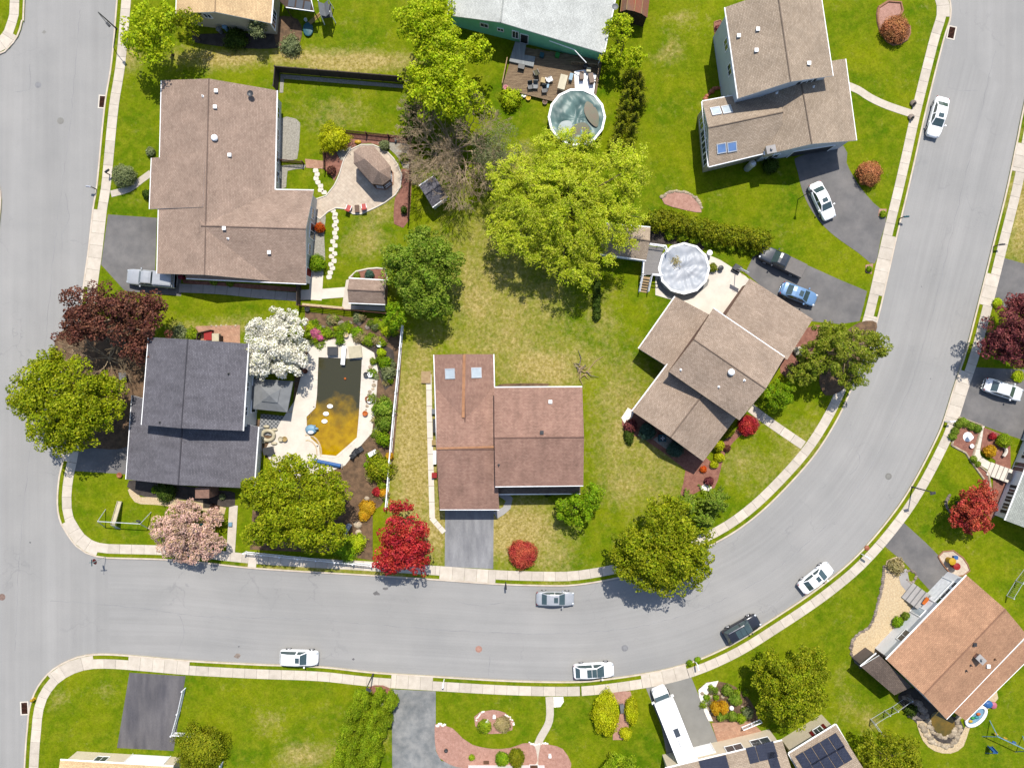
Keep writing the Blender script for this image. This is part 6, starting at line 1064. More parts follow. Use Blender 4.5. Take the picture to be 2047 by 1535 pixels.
# in-ground pool
M['water'] = mat('murky_amber_pool_water', c(170, 132, 0), c(138, 100, 4), .5, rough=.07, spec=.6); M['water_dk'] = mat('deep_dark_pool_water', c(66, 66, 50), c(54, 56, 48), .5, rough=.07, spec=.6)
def water_mat():
    m, t_, p = newmat('green_amber_water'); P = pos(t_); sp = nd(t_, 'ShaderNodeSeparateXYZ'); t_.links.new(P, sp.inputs[0]); mr = nd(t_, 'ShaderNodeMapRange'); mr.inputs[1].default_value = W(0, 858).y; mr.inputs[2].default_value = W(0, 770).y; t_.links.new(sp.outputs[1], mr.inputs[0])
    nn = nd(t_, 'ShaderNodeMath', operation='MULTIPLY_ADD'); nn.inputs[1].default_value = 1.5; nn.inputs[2].default_value = -.75; t_.links.new(noise(t_, P, .45, 5, .6), nn.inputs[0]); ad = nd(t_, 'ShaderNodeMath', operation='ADD'); t_.links.new(mr.outputs[0], ad.inputs[0]); t_.links.new(nn.outputs[0], ad.inputs[1])
    o = mix(t_, ramp(t_, noise(t_, P, .8, 6, .7), [(.35, 0.), (.7, 1.)]), c(222, 178, 4), c(176, 132, 6)); o = mix(t_, ramp(t_, ad.outputs[0], [(.15, 0.), (.8, 1.)]), o, c(78, 76, 52))
    t_.links.new(o, p.inputs['Base Color']); p.inputs['Roughness'].default_value = .08; p.inputs['Specular IOR Level'].default_value = .5; bump(t_, p, noise(t_, P, 3, 3), .06, .03); return m
M['water'] = water_mat()
DECK = [(600, 760), (612, 715), (625, 688), (690, 672), (705, 665), (722, 690), (748, 705), (756, 740), (752, 800), (744, 865), (722, 890), (690, 930), (640, 950), (560, 960), (530, 900), (560, 845), (590, 800)]
POOL = [(637, 714), (724, 718), (722, 760), (718, 830), (714, 874), (694, 892), (672, 911), (640, 908), (638, 890), (622, 876), (614, 855), (613, 833), (631, 815), (634, 790)]
from mathutils.geometry import tessellate_polygon
outer = [W(x, y, LZ) for x, y in DECK]; P = [W(x, y, LZ) for x, y in POOL]; tri = tessellate_polygon([outer, P]); allp = outer+P; m = MB(); m.add([(p.x, p.y, LZ+.1) for p in allp], [tuple(q) for q in tri])
for ring_ in (outer, P):
    for i in range(len(ring_)): a_, b_ = ring_[i], ring_[(i+1) % len(ring_)]; m.add([(a_.x, a_.y, LZ-.02), (b_.x, b_.y, LZ-.02), (b_.x, b_.y, LZ+.1), (a_.x, a_.y, LZ+.1)], [(0, 1, 2, 3)])
pd = struct(m, 'pool_deck', 'conc_new')
t = thing('swimming_pool', 'in-ground pool with dark deep end and amber shallow end', 'pool', W(672, 810, LZ))
b = MB(); b.prism([(p.x, p.y) for p in P], LZ+.03, LZ+.05); b.build('water', 'water', t)
for i in range(len(P)):
    a_, b_ = P[i], P[(i+1) % len(P)]; d = b_-a_; k = max(1, round(d.length/.9)); nn_ = Vector((d.y, -d.x, 0)).normalized(); cc = W(672, 810, LZ)
    if (a_+b_).lerp(Vector((0, 0, 0)), .5).xy.dot(nn_.xy) < cc.xy.dot(nn_.xy): nn_ = -nn_
    for j in range(k): m0 = a_.lerp(b_, (j+.5)/k)+nn_*.14; b = MB(); b.box((m0.x, m0.y, LZ+.07), (d.length/k-.02, .3, .12), math.atan2(d.y, d.x)); b.build('coping_stone', 'conc_new', t)
for k, (r_, z_) in enumerate(((1.7, .062), (1.2, .066))):
    q = W(615, 905, LZ); pts = [q+Vector((r_*math.cos(a)*1.0, r_*1.3*math.sin(a), 0)) for a in np.linspace(-.2, 1.75, 10)]; b = MB(); b.path([(p.x, p.y, LZ+z_-.03) for p in pts], .12, 6); b.build('step', 'gravel_tan', t)
B = W(687, 708, LZ); t = thing('diving_board', 'white diving board projecting over the dark end of the pool', 'diving board', B); b = MB(); a_, e_ = W(688, 692, .7), W(685, 729, .7); d = e_-a_; b.box((a_+e_)/2, (d.length, .5, .07), math.atan2(d.y, d.x)); b.build('board', 'white', t)
for f in (.12, .42): q = a_.lerp(e_, f); b = MB(); b.box((q.x, q.y, (LZ+.68)/2), (.3, .44, .6)); b.build('support', 'gmetal', t)
def solo_box(name, label, cat, m, x, y, sz, z=LZ, rz=0., extra=None):
    B = W(x, y, z); b = MB(); b.box(B+Vector((0, 0, sz[2]/2)), sz, rz); b.box(B+Vector((0, 0, sz[2]+.02)), (sz[0]*1.06, sz[1]*1.06, .04), rz)
    if extra: extra(b, B)
    return solo(b, name, label, cat, m, B)
# things round the pool
B = W(651, 926, LZ); t = thing('pool_cover_reel', 'rolled blue solar cover on a reel at the end of the pool', 'pool cover', B); a_, e_ = W(626, 920, .5), W(681, 931, .5); b = MB(); b.path([a_, e_], .24, 14); b.build('roll', 'blue', t)
for p in (a_, e_): b = MB(); d = (e_-a_).normalized()*.16; q = p+(d if p is e_ else -d); b.path([q, (q.x, q.y, .5)], .05, 6); b.box((q.x, q.y, .3), (.08, .5, .44)); b.build('stand', 'alu', t)
def lounge(label, x, y, rz, m, fm='white', name='lounge_chair', L_=1.0):
    B = W(x, y, LZ); t = thing(name, label, 'chair', B, rz=rz); b = MB(); b.box((0, 0, .36), (.6*L_, .58, .08)); b.build('seat', m, t, world=False); b = MB(); b.box((-.42*L_, 0, .62), (.1, .58, .62), R=Matrix.Rotation(-.35, 3, 'Y')); b.build('backrest', m, t, world=False)
    for sx in (-.26, .26):
        for sy in (-.26, .26): bb = MB(); bb.path([(sx*L_, sy, 0), (sx*L_, sy, .34)], .025, 6); bb.build('leg', fm, t, world=False)
    for sy in (-.3, .3): bb = MB(); bb.box((0, sy, .56), (.55*L_, .06, .04)); bb.build('armrest', fm, t, world=False)
lounge('coral red patio chair at the patio edge, nearer the ranch house', 699, 417, 1.2, 'coral'); lounge('coral red patio chair at the patio edge, nearer the east fence', 729, 414, 1.7, 'coral')
def table(label, x, y, sz, m, rz=0., h=.7, z=LZ, name='table', cat='table'):
    B = W(x, y, z); t = thing(name, label, cat, B, rz=rz); b = MB(); b.box((0, 0, h), (sz[0], sz[1], .05)); b.build('tabletop', m, t, world=False)
    for sx in (-1, 1):
        for sy in (-1, 1): b = MB(); b.box((sx*(sz[0]/2-.06), sy*(sz[1]/2-.06), (h-.02)/2), (.06, .06, h-.03)); b.build('leg', m, t, world=False)
table('small slatted brown side table between the coral chairs', 715, 419, (.55, .9), 'brownp', .05, .45)
lounge('dark wheeled chaise frame at the southeast curve of the pool deck', 712, 903, .9, 'dgrey', 'dmetal', L_=1.5); lounge('dark folded chair at the pool deck edge', 722, 897, .6, 'dgrey', 'dmetal')
for i, (x, y) in enumerate(((660, 812), (652, 827), (649, 842))):
    B = W(x, y, LZ+.06); b = MB(); b.lathe(B, [(.2, 0), (.36, .05), (.38, .1), (.3, .14), (.1, .1)], 10, 0, 1.0, .7); b.ell(B+Vector((.12, 0, .14)), (.14, .12, .1), 8, 5); solo(b, 'pool_float', ('small white float drifting highest in the amber water', 'white ring float between two other floats', 'white round float nearest the blue inflatable')[i], 'pool float', 'white', B)
B = W(623, 858, LZ+.05); t = thing('inflatable_float', 'pale blue and white inflatable animal float on the pool edge', 'pool float', B); b = MB(); b.ell(B+Vector((0, 0, .25)), (.75, .62, .28), 12, 7); b.build('body', 'lblue', t, True); b = MB(); b.ell(B+Vector((.7, .1, .45)), (.3, .16, .16), 10, 6); b.path([B+Vector((.5, .2, .4)), B+Vector((.55, .55, .5))], [.1, .06], 6); b.build('head', 'lblue', t, True); b = MB(); b.ell(B+Vector((0, -.35, .4)), (.4, .25, .2), 10, 6); b.build('wing', 'white', t, True)
b = MB(); B = W(690, 757, LZ+.06); b.ell(B+Vector((0, 0, .05)), (.16, .16, .12), 10, 6); solo(b, 'pool_ball', 'orange ball floating on the dark water', 'ball', 'orange', B, smooth=True)
B = W(537, 870, LZ); t = thing('inflatable_ring', 'cream inflatable turtle-shaped ring on the patio', 'pool float', B); b = MB(); b.path([B+Vector((.75*math.cos(a), .62*math.sin(a), .25)) for a in np.linspace(0, 6.2832, 21)], .24, 10, cap=False); b.build('ring', 'cream', t, True)
for dx, dy in ((-.7, -.8), (.75, -1.0), (.8, .7), (-.2, 1.1)): b = MB(); b.ell(B+Vector((dx, dy, .18)), (.42, .22, .16), 9, 5); b.build('flipper', 'cream', t, True)
t = thing('canopy_gazebo', 'grey fabric canopy gazebo with vented peak beside the charcoal-roofed house', 'canopy', W(544, 790, LZ)); q = [W(x, y, 2.3) for x, y in ((506, 757), (586, 762), (574, 824), (503, 817))]; ap = W(540, 790, 3.2)
for i in range(4): a_, b_ = q[i], q[(i+1) % 4]; b = MB(); b.add([a_, b_, b_.lerp(ap, .62), a_.lerp(ap, .62)], [(0, 1, 2, 3)]); b.add([a_, b_, b_-Vector((0, 0, .22)), a_-Vector((0, 0, .22))], [(0, 1, 2, 3)]); b.build('canopy_panel', 'tarp_grey', t); b = MB(); b.path([(a_.x, a_.y, LZ), a_], .05, 6); b.build('pole', 'dmetal', t)
b = MB(); z_ = Vector((0, 0, .12)); b.add([p.lerp(ap, .55)+z_ for p in q]+[ap+z_*1.5], [(0, 1, 4), (1, 2, 4), (2, 3, 4), (3, 0, 4)]); b.build('vent_cap', 'tarp_grey', t)
def hose(label, x, y, r, n=4, m='gmetal', nm='garden_hose'):
    B = W(x, y, LZ+.02); b = MB(); rg_ = random.Random(int(x)); P = [B+Vector((r*(1+.2*math.sin(k*.7))*math.cos(k*.55)+.25*math.sin(k*.31), r*(.8+.2*math.cos(k*.9))*math.sin(k*.55), .03+.002*(k % 3))) for k in range(n*12)]; b.path([tuple(p) for p in P], .022, 5); solo(b, nm, label, 'hose', m, B)
hose('loosely coiled grey hose on the pool deck between canopy and water', 602, 830, .95, 4, 'brownp'); hose('coiled hose on the east side of the pool deck', 730, 856, .6, 3, 'brownp')
M['rug'] = brickmat('dark_pattern_rug', raw(.05, .055, .06), raw(.07, .075, .08), raw(.2, .2, .2), .35, .35, .05, 0.0, .785); b = MB(); B = W(545, 850, LZ); b.box(B+Vector((0, 0, .05)), (3.2, 2.6, .02), -.1); solo(b, 'patio_rug', 'dark patterned outdoor rug beside the canopy', 'rug', 'rug', B)
for i, (x, y, m_, lab) in enumerate(((563, 877, 'cream', 'round cream planter pot nearest the inflatable turtle ring'), (571, 877, 'tanp', 'round tan planter pot paired with the cream one'), (731, 826, 'orange', 'orange-red garden pot on the east pool edge'), (733, 749, 'black', 'black round planter on the east pool deck'), (741, 749, 'white', 'white goose ornament pot beside the black planter'), (693, 670, 'gravel_tan', 'stone urn planted green at the head of the pool'), (616, 618, 'dgrey', 'grey tyre-shaped ring planter under the rail fence'), (740, 800, 'white', 'white curved ornament by the garden rocks'), (736, 797, 'terra', 'terracotta pot among the garden rocks'), (759, 689, 'white', 'small white ornament in the dark soil bed'), (612, 742, 'rust', 'rusty low bowl near the blossoming tree'), (598, 752, 'brownp', 'brown pot at the pool deck corner'))):
    B = W(x, y, LZ); b = MB(); b.lathe(B, [(.2, 0), (.28, .2), (.32, .42), (.34, .45), (.26, .45), (.24, .36), (.05, .34)], 12); solo(b, 'planter_pot', lab, 'pot', m_, B)
solo_box('pool_heater', 'grey tarp-covered pool equipment left of the diving board', 'pool equipment', 'dgrey', 667, 702, (1.2, 1.0, .6)); solo_box('pool_filter', 'white tarp-covered pool equipment right of the diving board', 'pool equipment', 'cream', 712, 704, (1.5, 1.4, .55), rz=.1); solo_box('grill', 'dark covered grill under the charcoal roof eave', 'grill', 'dgrey', 500, 843, (1.0, .7, 1.0)); table('dark metal patio table near the wooden planks', 540, 900, (1.3, .9), 'dgrey', .2)
solo_box('garden_bench', 'white garden bench under the shrubs by the vinyl fence', 'bench', 'white', 746, 905, (1.0, .5, .45), rz=.5)
B = W(695, 1058, LZ); t = thing('garden_bench', 'weathered grey slatted bench under the spreading pool garden tree', 'bench', B, rz=1.05)
for k in range(3): b = MB(); b.box((0, -.16+.16*k, .45), (1.7, .13, .04)); b.build('slat', 'gmetal', t, world=False); b = MB(); b.box((0, .3, .58+.14*k), (1.7, .04, .11)); b.build('slat', 'gmetal', t, world=False)
for sx in (-.75, .75): b = MB(); b.box((sx, 0, .22), (.06, .45, .45)); b.box((sx, .26, .6), (.06, .06, .6)); b.build('leg', 'gmetal', t, world=False)
def rocks(label, pts, n, r, par_name='rock_border', m='rock', seed=1, cat='rocks', z=LZ, jit=.12):
    p = smooth_line(WW(pts, z), .4); s = arc(p); rg_ = random.Random(seed); q0, _ = at_s(p, s, 0); t = thing(par_name, label, cat, (q0.x, q0.y, z))
    for i in range(n):
        q, nn_ = at_s(p, s, s[-1]*(i+.5)/n); q = q+nn_*rg_.uniform(-jit, jit); b = MB(); rr = r*rg_.uniform(.75, 1.3); prof = [(.3, -.25), (.9, -.1), (1.0, .12), (.8, .42), (.4, .58), (.08, .62)]; k = 7; ph = rg_.uniform(0, 6); vs = []
        for ra, zz in prof: vs += [(q.x+rr*ra*math.cos(6.283*j/k+ph)*rg_.uniform(.85, 1.15), q.y+rr*ra*math.sin(6.283*j/k+ph)*rg_.uniform(.7, 1.0), z+zz*rr) for j in range(k)]
        b.add(vs, [(a*k+j, a*k+(j+1) % k, (a+1)*k+(j+1) % k, (a+1)*k+j) for a in range(len(prof)-1) for j in range(k)]+[tuple(range((len(prof)-1)*k, len(prof)*k))]); b.build('rock', m, t)
rocks('flat stones edging the garden beside the pool curve', [(742, 730), (746, 770), (738, 790), (733, 830)], 14, .28, m='stone'); rocks('boulders scattered on the planted slope behind the pool', [(640, 645), (675, 655), (690, 650), (720, 652), (745, 668), (770, 680)], 8, .38, seed=4, jit=.8); rocks('pale boulders in the flower strip near the crimson maple', [(737, 990), (726, 1030), (718, 1060), (730, 1080)], 7, .42, m='stone', seed=7, jit=.3)
rocks('rough stones lining the mulch island on the lawn above the hedge', [(1322, 396), (1335, 386), (1355, 383), (1378, 388), (1396, 402), (1402, 418)], 22, .24, m='stone', seed=2, jit=.05); rocks('rough stones edging the tan gravel bed by the lawn', [(1768, 1130), (1764, 1165), (1758, 1195), (1748, 1230), (1738, 1252), (1712, 1270), (1702, 1288), (1704, 1312), (1722, 1334)], 58, .2, seed=3, jit=.06); rocks('stones framing the round gravel patch beside the curved grey walk', [(1811, 1142), (1822, 1140), (1832, 1150), (1822, 1166), (1812, 1156)], 14, .18, seed=5, jit=.04)
rocks('heaped pale stones ringing the garden pond, inner row', [(1838, 1412), (1852, 1436), (1864, 1462), (1884, 1472), (1904, 1466), (1912, 1446), (1914, 1430)], 24, .34, m='stone', seed=6, jit=.15); rocks('heaped pale stones ringing the garden pond, outer row', [(1842, 1446), (1856, 1472), (1874, 1486), (1894, 1490), (1910, 1478), (1920, 1450)], 24, .38, m='stone', seed=8, jit=.15); rocks('dark boulders of the shaded waterfall above the pond', [(1806, 1392), (1825, 1402), (1840, 1410), (1850, 1425), (1825, 1428), (1812, 1410)], 20, .42, seed=9, jit=.3)
rocks('ring of grey stones around the foot of the rusty red maple', [(1900, 988), (1892, 1000), (1892, 1014), (1900, 1024)], 14, .2, seed=31, jit=.03); rocks('small stones set in a short row on the lawn north of the charcoal roof', [(418, 652), (445, 652), (476, 653)], 6, .16, m='stone', seed=10); rocks('rockery stones by the pale driveway', [(1402, 1380), (1410, 1400), (1422, 1425), (1430, 1380), (1450, 1395), (1475, 1410), (1500, 1408)], 16, .26, m='stone', seed=11, jit=.4); rocks('white stones bordering the pink mulch near the mottled driveway', [(872, 1450), (880, 1447), (890, 1450)], 8, .18, m='pebble', seed=12); rocks('white stones on the rim of the oval island bed', [(951, 1440), (957, 1428), (968, 1420)], 9, .14, m='pebble', seed=13); rocks('white stones on the far rim of the oval island bed', [(1010, 1426), (1024, 1440), (1025, 1450)], 9, .14, m='pebble', seed=14)
rocks('white stones flanking the front path mouth', [(1056, 1484), (1066, 1488), (1086, 1486), (1096, 1488)], 10, .16, m='pebble', seed=15)
b = MB(); pz = [W(x, y, LZ) for x, y in ((1862, 1426), (1880, 1420), (1902, 1432), (1908, 1450), (1900, 1466), (1884, 1470), (1868, 1458), (1860, 1440))]; P = smooth_line([p.xy for p in pz], .4, True); b.prism([(q.x, q.y) for q in P], LZ-.02, LZ+.1); M['pond'] = mat('pond_water', c(110, 96, 34), c(150, 118, 34), .7, rough=.08, spec=.6); o = solo(b, 'garden_pond', 'small murky brown pond at the corner of the rust-brown roof', 'pond', 'pond', W(1885, 1445, LZ))
# mint house deck
DZ = LZ+.45
t = thing('wooden_deck', 'weathered wooden deck behind the mint green house', 'deck', W(1100, 150, LZ)); dq = [W(x, y, DZ) for x, y in ((1030, 92), (1003, 176), (1104, 202), (1190, 200), (1204, 120))]; b = MB(); b.prism([(p.x, p.y) for p in dq], DZ-.16, DZ-.03); b.build('frame', 'wood_dk', t)
b = MB(); u = (W(1110, 203, DZ)-W(1003, 176, DZ)).normalized(); v = Vector((-u.y, u.x, 0))
def clip_line(poly, o_, d_):
    ts = []
    for i in range(len(poly)):
        a_, b_ = poly[i], poly[(i+1) % len(poly)]; e_ = b_-a_; den = d_.x*e_.y-d_.y*e_.x
        if abs(den) < 1e-9: continue
        f = ((a_.x-o_.x)*e_.y-(a_.y-o_.y)*e_.x)/den; g2 = ((a_.x-o_.x)*d_.y-(a_.y-o_.y)*d_.x)/den
        if 0 <= g2 <= 1: ts.append(f)
    return (min(ts), max(ts)) if len(ts) >= 2 else None
for k in range(-40, 70):
    o_ = dq[1]+v*(k*.15); r_ = clip_line(dq, o_, u)
    if r_ and r_[1]-r_[0] > .2: m0 = o_+u*((r_[0]+r_[1])/2); b.box((m0.x, m0.y, DZ-.012), (r_[1]-r_[0], .135, .035), math.atan2(u.y, u.x))
o = b.build('deck_boards', 'wood', t); o['kind'] = 'stuff'
def rail_run(t, a, e, h, m, gap=1.3, z=DZ):
    A_, E_ = W(*a, z), W(*e, z); n = max(1, round((E_-A_).length/gap)); d = E_-A_; rz = math.atan2(d.y, d.x)
    for i in range(n+1): q = A_.lerp(E_, i/n); bb = MB(); bb.box((q.x, q.y, z+h/2), (.09, .09, h), rz); bb.build('railing_post', m, t)
    for zz in (.15, h): bb = MB(); q = (A_+E_)/2; bb.box((q.x, q.y, z+zz), (d.length, .1, .05), rz); bb.build('handrail', m, t)
    bb = MB()
    for k in range(1, int(d.length/.16)): q = A_.lerp(E_, k*.16/d.length); bb.box((q.x, q.y, z+h/2), (.04, .04, h-.1), rz)
    o = bb.build('balusters', m, t); o['kind'] = 'stuff'
rail_run(t, (1014, 122), (1004, 172), .9, 'tanwood'); rail_run(t, (1142, 130), (1196, 136), .9, 'wood'); rail_run(t, (1196, 136), (1188, 195), .9, 'wood')
M['rug_grey'] = mat('grey_ramp_boards', c(186, 190, 190), c(160, 164, 166), 1, stretch=(4, .5, 1)); B = W(1046, 112, DZ); b = MB(); b.prism([tuple(W(x, y, DZ).xy) for x, y in ((1030, 86), (1018, 125), (1066, 136), (1070, 116), (1048, 112), (1052, 90))], DZ, DZ+.3); solo(b, 'grey_steps', 'pale grey wooden landing by the back door of the mint house', 'landing', 'rug_grey', B)
J = [('storage_box', 'dark storage box beside the grey landing', 'box', 'dgrey', 1042, 137, (.75, .5, .5)), ('long_table', 'long cream table standing along the upper deck edge', 'table', 'cream', 1124, 169, (.85, 1.7, .72)), ('stool', 'green square stool in the house shadow on the deck', 'stool', 'green', 1114, 113, (.5, .5, .45)), ('stool', 'teal square stool turned askew on the dark deck', 'stool', 'tealdk', 1083, 113, (.5, .5, .45)), ('cushion_box', 'beige cushion box on the deck', 'box', 'tanp', 1086, 164, (.6, .6, .5)), ('side_table', 'pale teal side table between the deck chairs', 'table', 'lblue', 1093, 175, (.45, .45, .45)), ('tool_chest', 'tan and brown cabinet lying in the railed corner', 'cabinet', 'brownp', 1162, 155, (.5, .9, .6)), ('tool_chest', 'brown upright cabinet beside the white sheeting', 'cabinet', 'brownp', 1181, 161, (.55, 1.1, .75)), ('crate', 'cream crate on the white sheeting', 'crate', 'cream', 1176, 143, (.5, .5, .5)), ('cooler', 'mint plastic cooler at the railed corner', 'cooler', 'lblue', 1141, 157, (.4, .8, .5)), ('crate', 'dark crate against the deck railing', 'crate', 'dgrey', 1170, 134, (.5, .5, .5))]
for i, (n_, lab, ct, m_, x, y, sz) in enumerate(J): solo_box(n_, lab, ct, m_, x, y, sz, DZ+(.05 if x > 1145 else 0), rnd.uniform(-.5, .5) if x > 1145 else -.25)
b = MB(); q = [W(x, y, DZ) for x, y in ((1148, 143), (1150, 190), (1186, 193), (1192, 150), (1170, 140))]; b.prism([tuple(p.xy) for p in q], DZ+.006, DZ+.05); solo(b, 'white_sheeting', 'crumpled white plastic sheeting spread in the railed deck corner', 'sheeting', 'vinyl', W(1168, 168, DZ))
for i, (x, y, m_, lab) in enumerate(((1099, 165, 'white', 'white strapped deck chair'), (1060, 179, 'dgrey', 'dark mesh deck chair by the deck edge'), (1070, 178, 'greyp', 'grey mesh deck chair next to the dark one'), (1088, 186, 'dgrey', 'dark grey deck chair at the lower edge'), (1071, 151, 'sage_c', 'olive padded deck chair turned from the table'))):
    M.setdefault('sage_c', mat('olive_fabric', c(120, 118, 92), c(100, 98, 76), 3)); bz = LZ; o_n = len(bpy.data.objects); lounge(lab, x, y, [.4, -1.4, -1.6, -1.5, 2.0][i], m_, 'dmetal', 'deck_chair'); 
    [o for o in bpy.data.objects if o.name.startswith('deck_chair') and o.parent is None][-1].location.z = DZ
for i, (x, y, m_, lab) in enumerate(((1011, 177, 'pink', 'pinkish flower pot on the deck corner'), (1047, 192, 'white', 'white pot below the deck edge'), (1056, 198, 'yellow', 'yellow tub on the grass below the deck'), (1089, 206, 'brownp', 'small brown pot on the grass below the deck'))):
    z_ = DZ if i == 0 else LZ; B = W(x, y, z_); b = MB(); b.lathe(B, [(.2, 0), (.3, .3), (.32, .32), (.24, .32), (.05, .26)], 10); solo(b, 'flower_pot', lab, 'pot', m_, B)
# white stair deck at the silver pool
DZ2 = LZ+1.25; t = thing('pool_deck_platform', 'grey composite pool deck with white railings and stairs', 'deck', W(1300, 525, LZ)); dq = [W(x, y, DZ2) for x, y in ((1297, 492), (1328, 496), (1318, 520), (1318, 548), (1284, 550), (1288, 508))]; b = MB(); b.prism([tuple(p.xy) for p in dq], DZ2-.2, DZ2-.04); b.build('frame', 'vinyl', t); b = MB(); u = Vector((1, -.04, 0)).normalized(); v = Vector((-u.y, u.x, 0))
for k in range(-30, 40):
    o_ = dq[4]+v*(k*.15); r_ = clip_line(dq, o_, u)
    if r_ and r_[1]-r_[0] > .15: m0 = o_+u*((r_[0]+r_[1])/2); b.box((m0.x, m0.y, DZ2-.015), (r_[1]-r_[0], .138, .04), math.atan2(u.y, u.x))
o = b.build('deck_boards', 'deckgrey', t); o['kind'] = 'stuff'
rail_run(t, (1297, 490), (1328, 494), .95, 'vinyl', 1.0, DZ2); rail_run(t, (1328, 494), (1332, 506), .95, 'vinyl', 1.0, DZ2); rail_run(t, (1285, 514), (1283, 549), .95, 'vinyl', 1.1, DZ2); rail_run(t, (1302, 550), (1322, 552), .95, 'vinyl', 1.0, DZ2)
for p in dq: b = MB(); b.box((p.x, p.y, (DZ2+LZ)/2-.1), (.12, .12, DZ2-LZ-.1)); b.build('support_post', 'vinyl', t)
A0, A1 = W(1292, 553, DZ2), W(1286, 584, .3)
for k in range(6): f = (k+.5)/6; q = A0.lerp(A1, f); b = MB(); b.box((q.x, q.y, DZ2-.05-(DZ2-LZ)*f), (1.0, .3, .05), -.15); b.build('stair_tread', 'tanwood', t)
for s_ in (-.55, .55):
    a_ = A0+Vector((s_, 0, 0)); e_ = A1+Vector((s_, 0, 0)); b = MB(); b.path([(a_.x, a_.y, DZ2-.05), (e_.x, e_.y, LZ+.1)], .07, 6); b.build('stringer', 'vinyl', t); b = MB(); b.path([(a_.x, a_.y, DZ2+.9), (e_.x, e_.y, LZ+1.0)], .06, 6); b.path([(e_.x, e_.y, LZ-.02), (e_.x, e_.y, LZ+1.0)], .06, 6); b.build('stair_rail', 'vinyl', t)
# miscellaneous
def bin_(label, x, y, m, h=1.0, r=.3, name='trash_bin', lid=None):
    B = W(x, y, LZ); t = thing(name, label, 'bin', B); b = MB(); b.lathe(B, [(r*.8, 0), (r, h), (r*.9, h)], 12); b.build('bin_body', m, t); b = MB(); b.lathe(B+Vector((0, 0, h)), [(r*1.08, 0), (r*1.05, .05), (r*.4, .1), (.04, .12)], 12); b.build('lid', lid or m, t)
bin_('grey round rubbish bin by the tan-roofed house', 443, 66, 'greyp'); bin_('pale blue rubbish bin beside the grey one', 455, 61, 'lblue'); bin_('white barrel at the covered silver pool', 1415, 508, 'white', .9, .32); bin_('black round planter barrel on the pool patio', 1439, 537, 'black', .5, .32); bin_('brown wheeled bin at the ranch house shade strip', 368, 556, 'maroon', 1.0, .3); bin_('tan wheeled bin next to the brown one', 383, 555, 'tanp', 1.0, .3)
def ac(label, x, y, m='gmetal'):
    B = W(x, y, LZ); t = thing('air_conditioner', label, 'air conditioner', B); b = MB(); b.box(B+Vector((0, 0, .42)), (.85, .85, .84)); b.build('housing', m, t); b = MB(); b.lathe(B+Vector((0, 0, .85)), [(.36, 0), (.36, .03), (.3, .03), (.3, .01), (.05, .01)], 16); fn = b.build('fan_grille', 'black', t)
    for k in range(4): b = MB(); b.box(B+Vector((.16*math.cos(k*1.571), .16*math.sin(k*1.571), .875)), (.24, .09, .015), k*1.571); b.build('blade', 'gmetal', fn)
ac('round-topped air conditioner beside the ranch house', 556, 352); ac('pale air conditioner behind the skylight house', 1441, 93); ac('blue-grey air conditioner between the blue-green clipped balls', 1322, 875, 'tealdk')
def playset(label, x, y, rz):
    B = W(x, y, LZ); t = thing('play_tower', label, 'playset', B, rz=rz)
    for sx in (-.7, .7):
        for sy in (-.9, .9): b = MB(); b.path([(sx, sy, 0), (sx*.85, sy*.85, 2.6)], .06, 6); b.build('post', 'white', t, world=False)
    b = MB(); b.box((0, 0, 1.3), (1.3, 1.6, .08)); b.build('platform', 'dgrey', t, world=False); b = MB(); b.box((.3, -.3, 2.45), (.04, 1.6, .8), R=Matrix.Rotation(.8, 3, 'Y')); b.box((-.3, -.3, 2.45), (.04, 1.6, .8), R=Matrix.Rotation(-.8, 3, 'Y')); b.build('roof', 'greyp', t, world=False)
    b = MB(); b.path([(-.6, 0, 1.3), (-1.5, -.3, .8), (-2.6, -.6, .2)], .05, 6); b.box((-1.6, -.32, .72), (2.3, .5, .06), .28, R=Matrix.Rotation(.28, 3, 'Z') @ Matrix.Rotation(-.45, 3, 'Y')); b.build('slide', 'tanp', t, world=False)
playset('grey play tower with tan slide on the shaded lawn', 658, 34, .15)
B = W(617, 61, LZ); b = MB(); b.lathe(B, [(.5, 0), (.75, .1), (.8, .28), (.7, .32), (.3, .36), (.04, .36)], 12, 0, .8, 1.1); solo(b, 'sandbox', 'teal plastic turtle-lidded sandbox near the play tower', 'sandbox', 'tealdk', B); B = W(612, 42, LZ); b = MB(); b.lathe(B, [(.16, 0), (.2, .34), (.17, .34), (.15, .05)], 12); solo(b, 'bucket', 'white bucket beside the teal sandbox', 'bucket', 'white', B)
t = thing('patio_cover', 'dark slatted patio cover attached behind the tan-roofed house', 'patio cover', W(590, 5, LZ)); q = [W(x, y, 2.5) for x, y in ((551, -6), (572, 16), (628, 24), (622, 0), (560, -30), (620, -30))]
b = MB(); b.add([q[0], q[1], q[2], q[3], q[5], q[4]], [tuple(range(6))]); b.add([p-Vector((0, 0, .12)) for p in (q[0], q[1], q[2], q[3], q[5], q[4])], [tuple(range(5, -1, -1))]); b.build('roof', 'wood_dk', t); b = MB(); b.path([q[1]+Vector((0, 0, .05)), q[2]+Vector((0, 0, .05)), q[3]+Vector((0, 0, .05))], .07, 6); b.build('gutter', 'white', t)
for k in range(3): b = MB(); m0 = W(583+k*16, 6+k*3, 2.53); b.box(m0, (.8, 1.0, .05), -.15); b.build('skylight_panel', 'glass', t)
for p in (q[1], q[2]): b = MB(); b.path([(p.x, p.y, LZ), p], .06, 6); b.build('post', 'wood_dk', t)
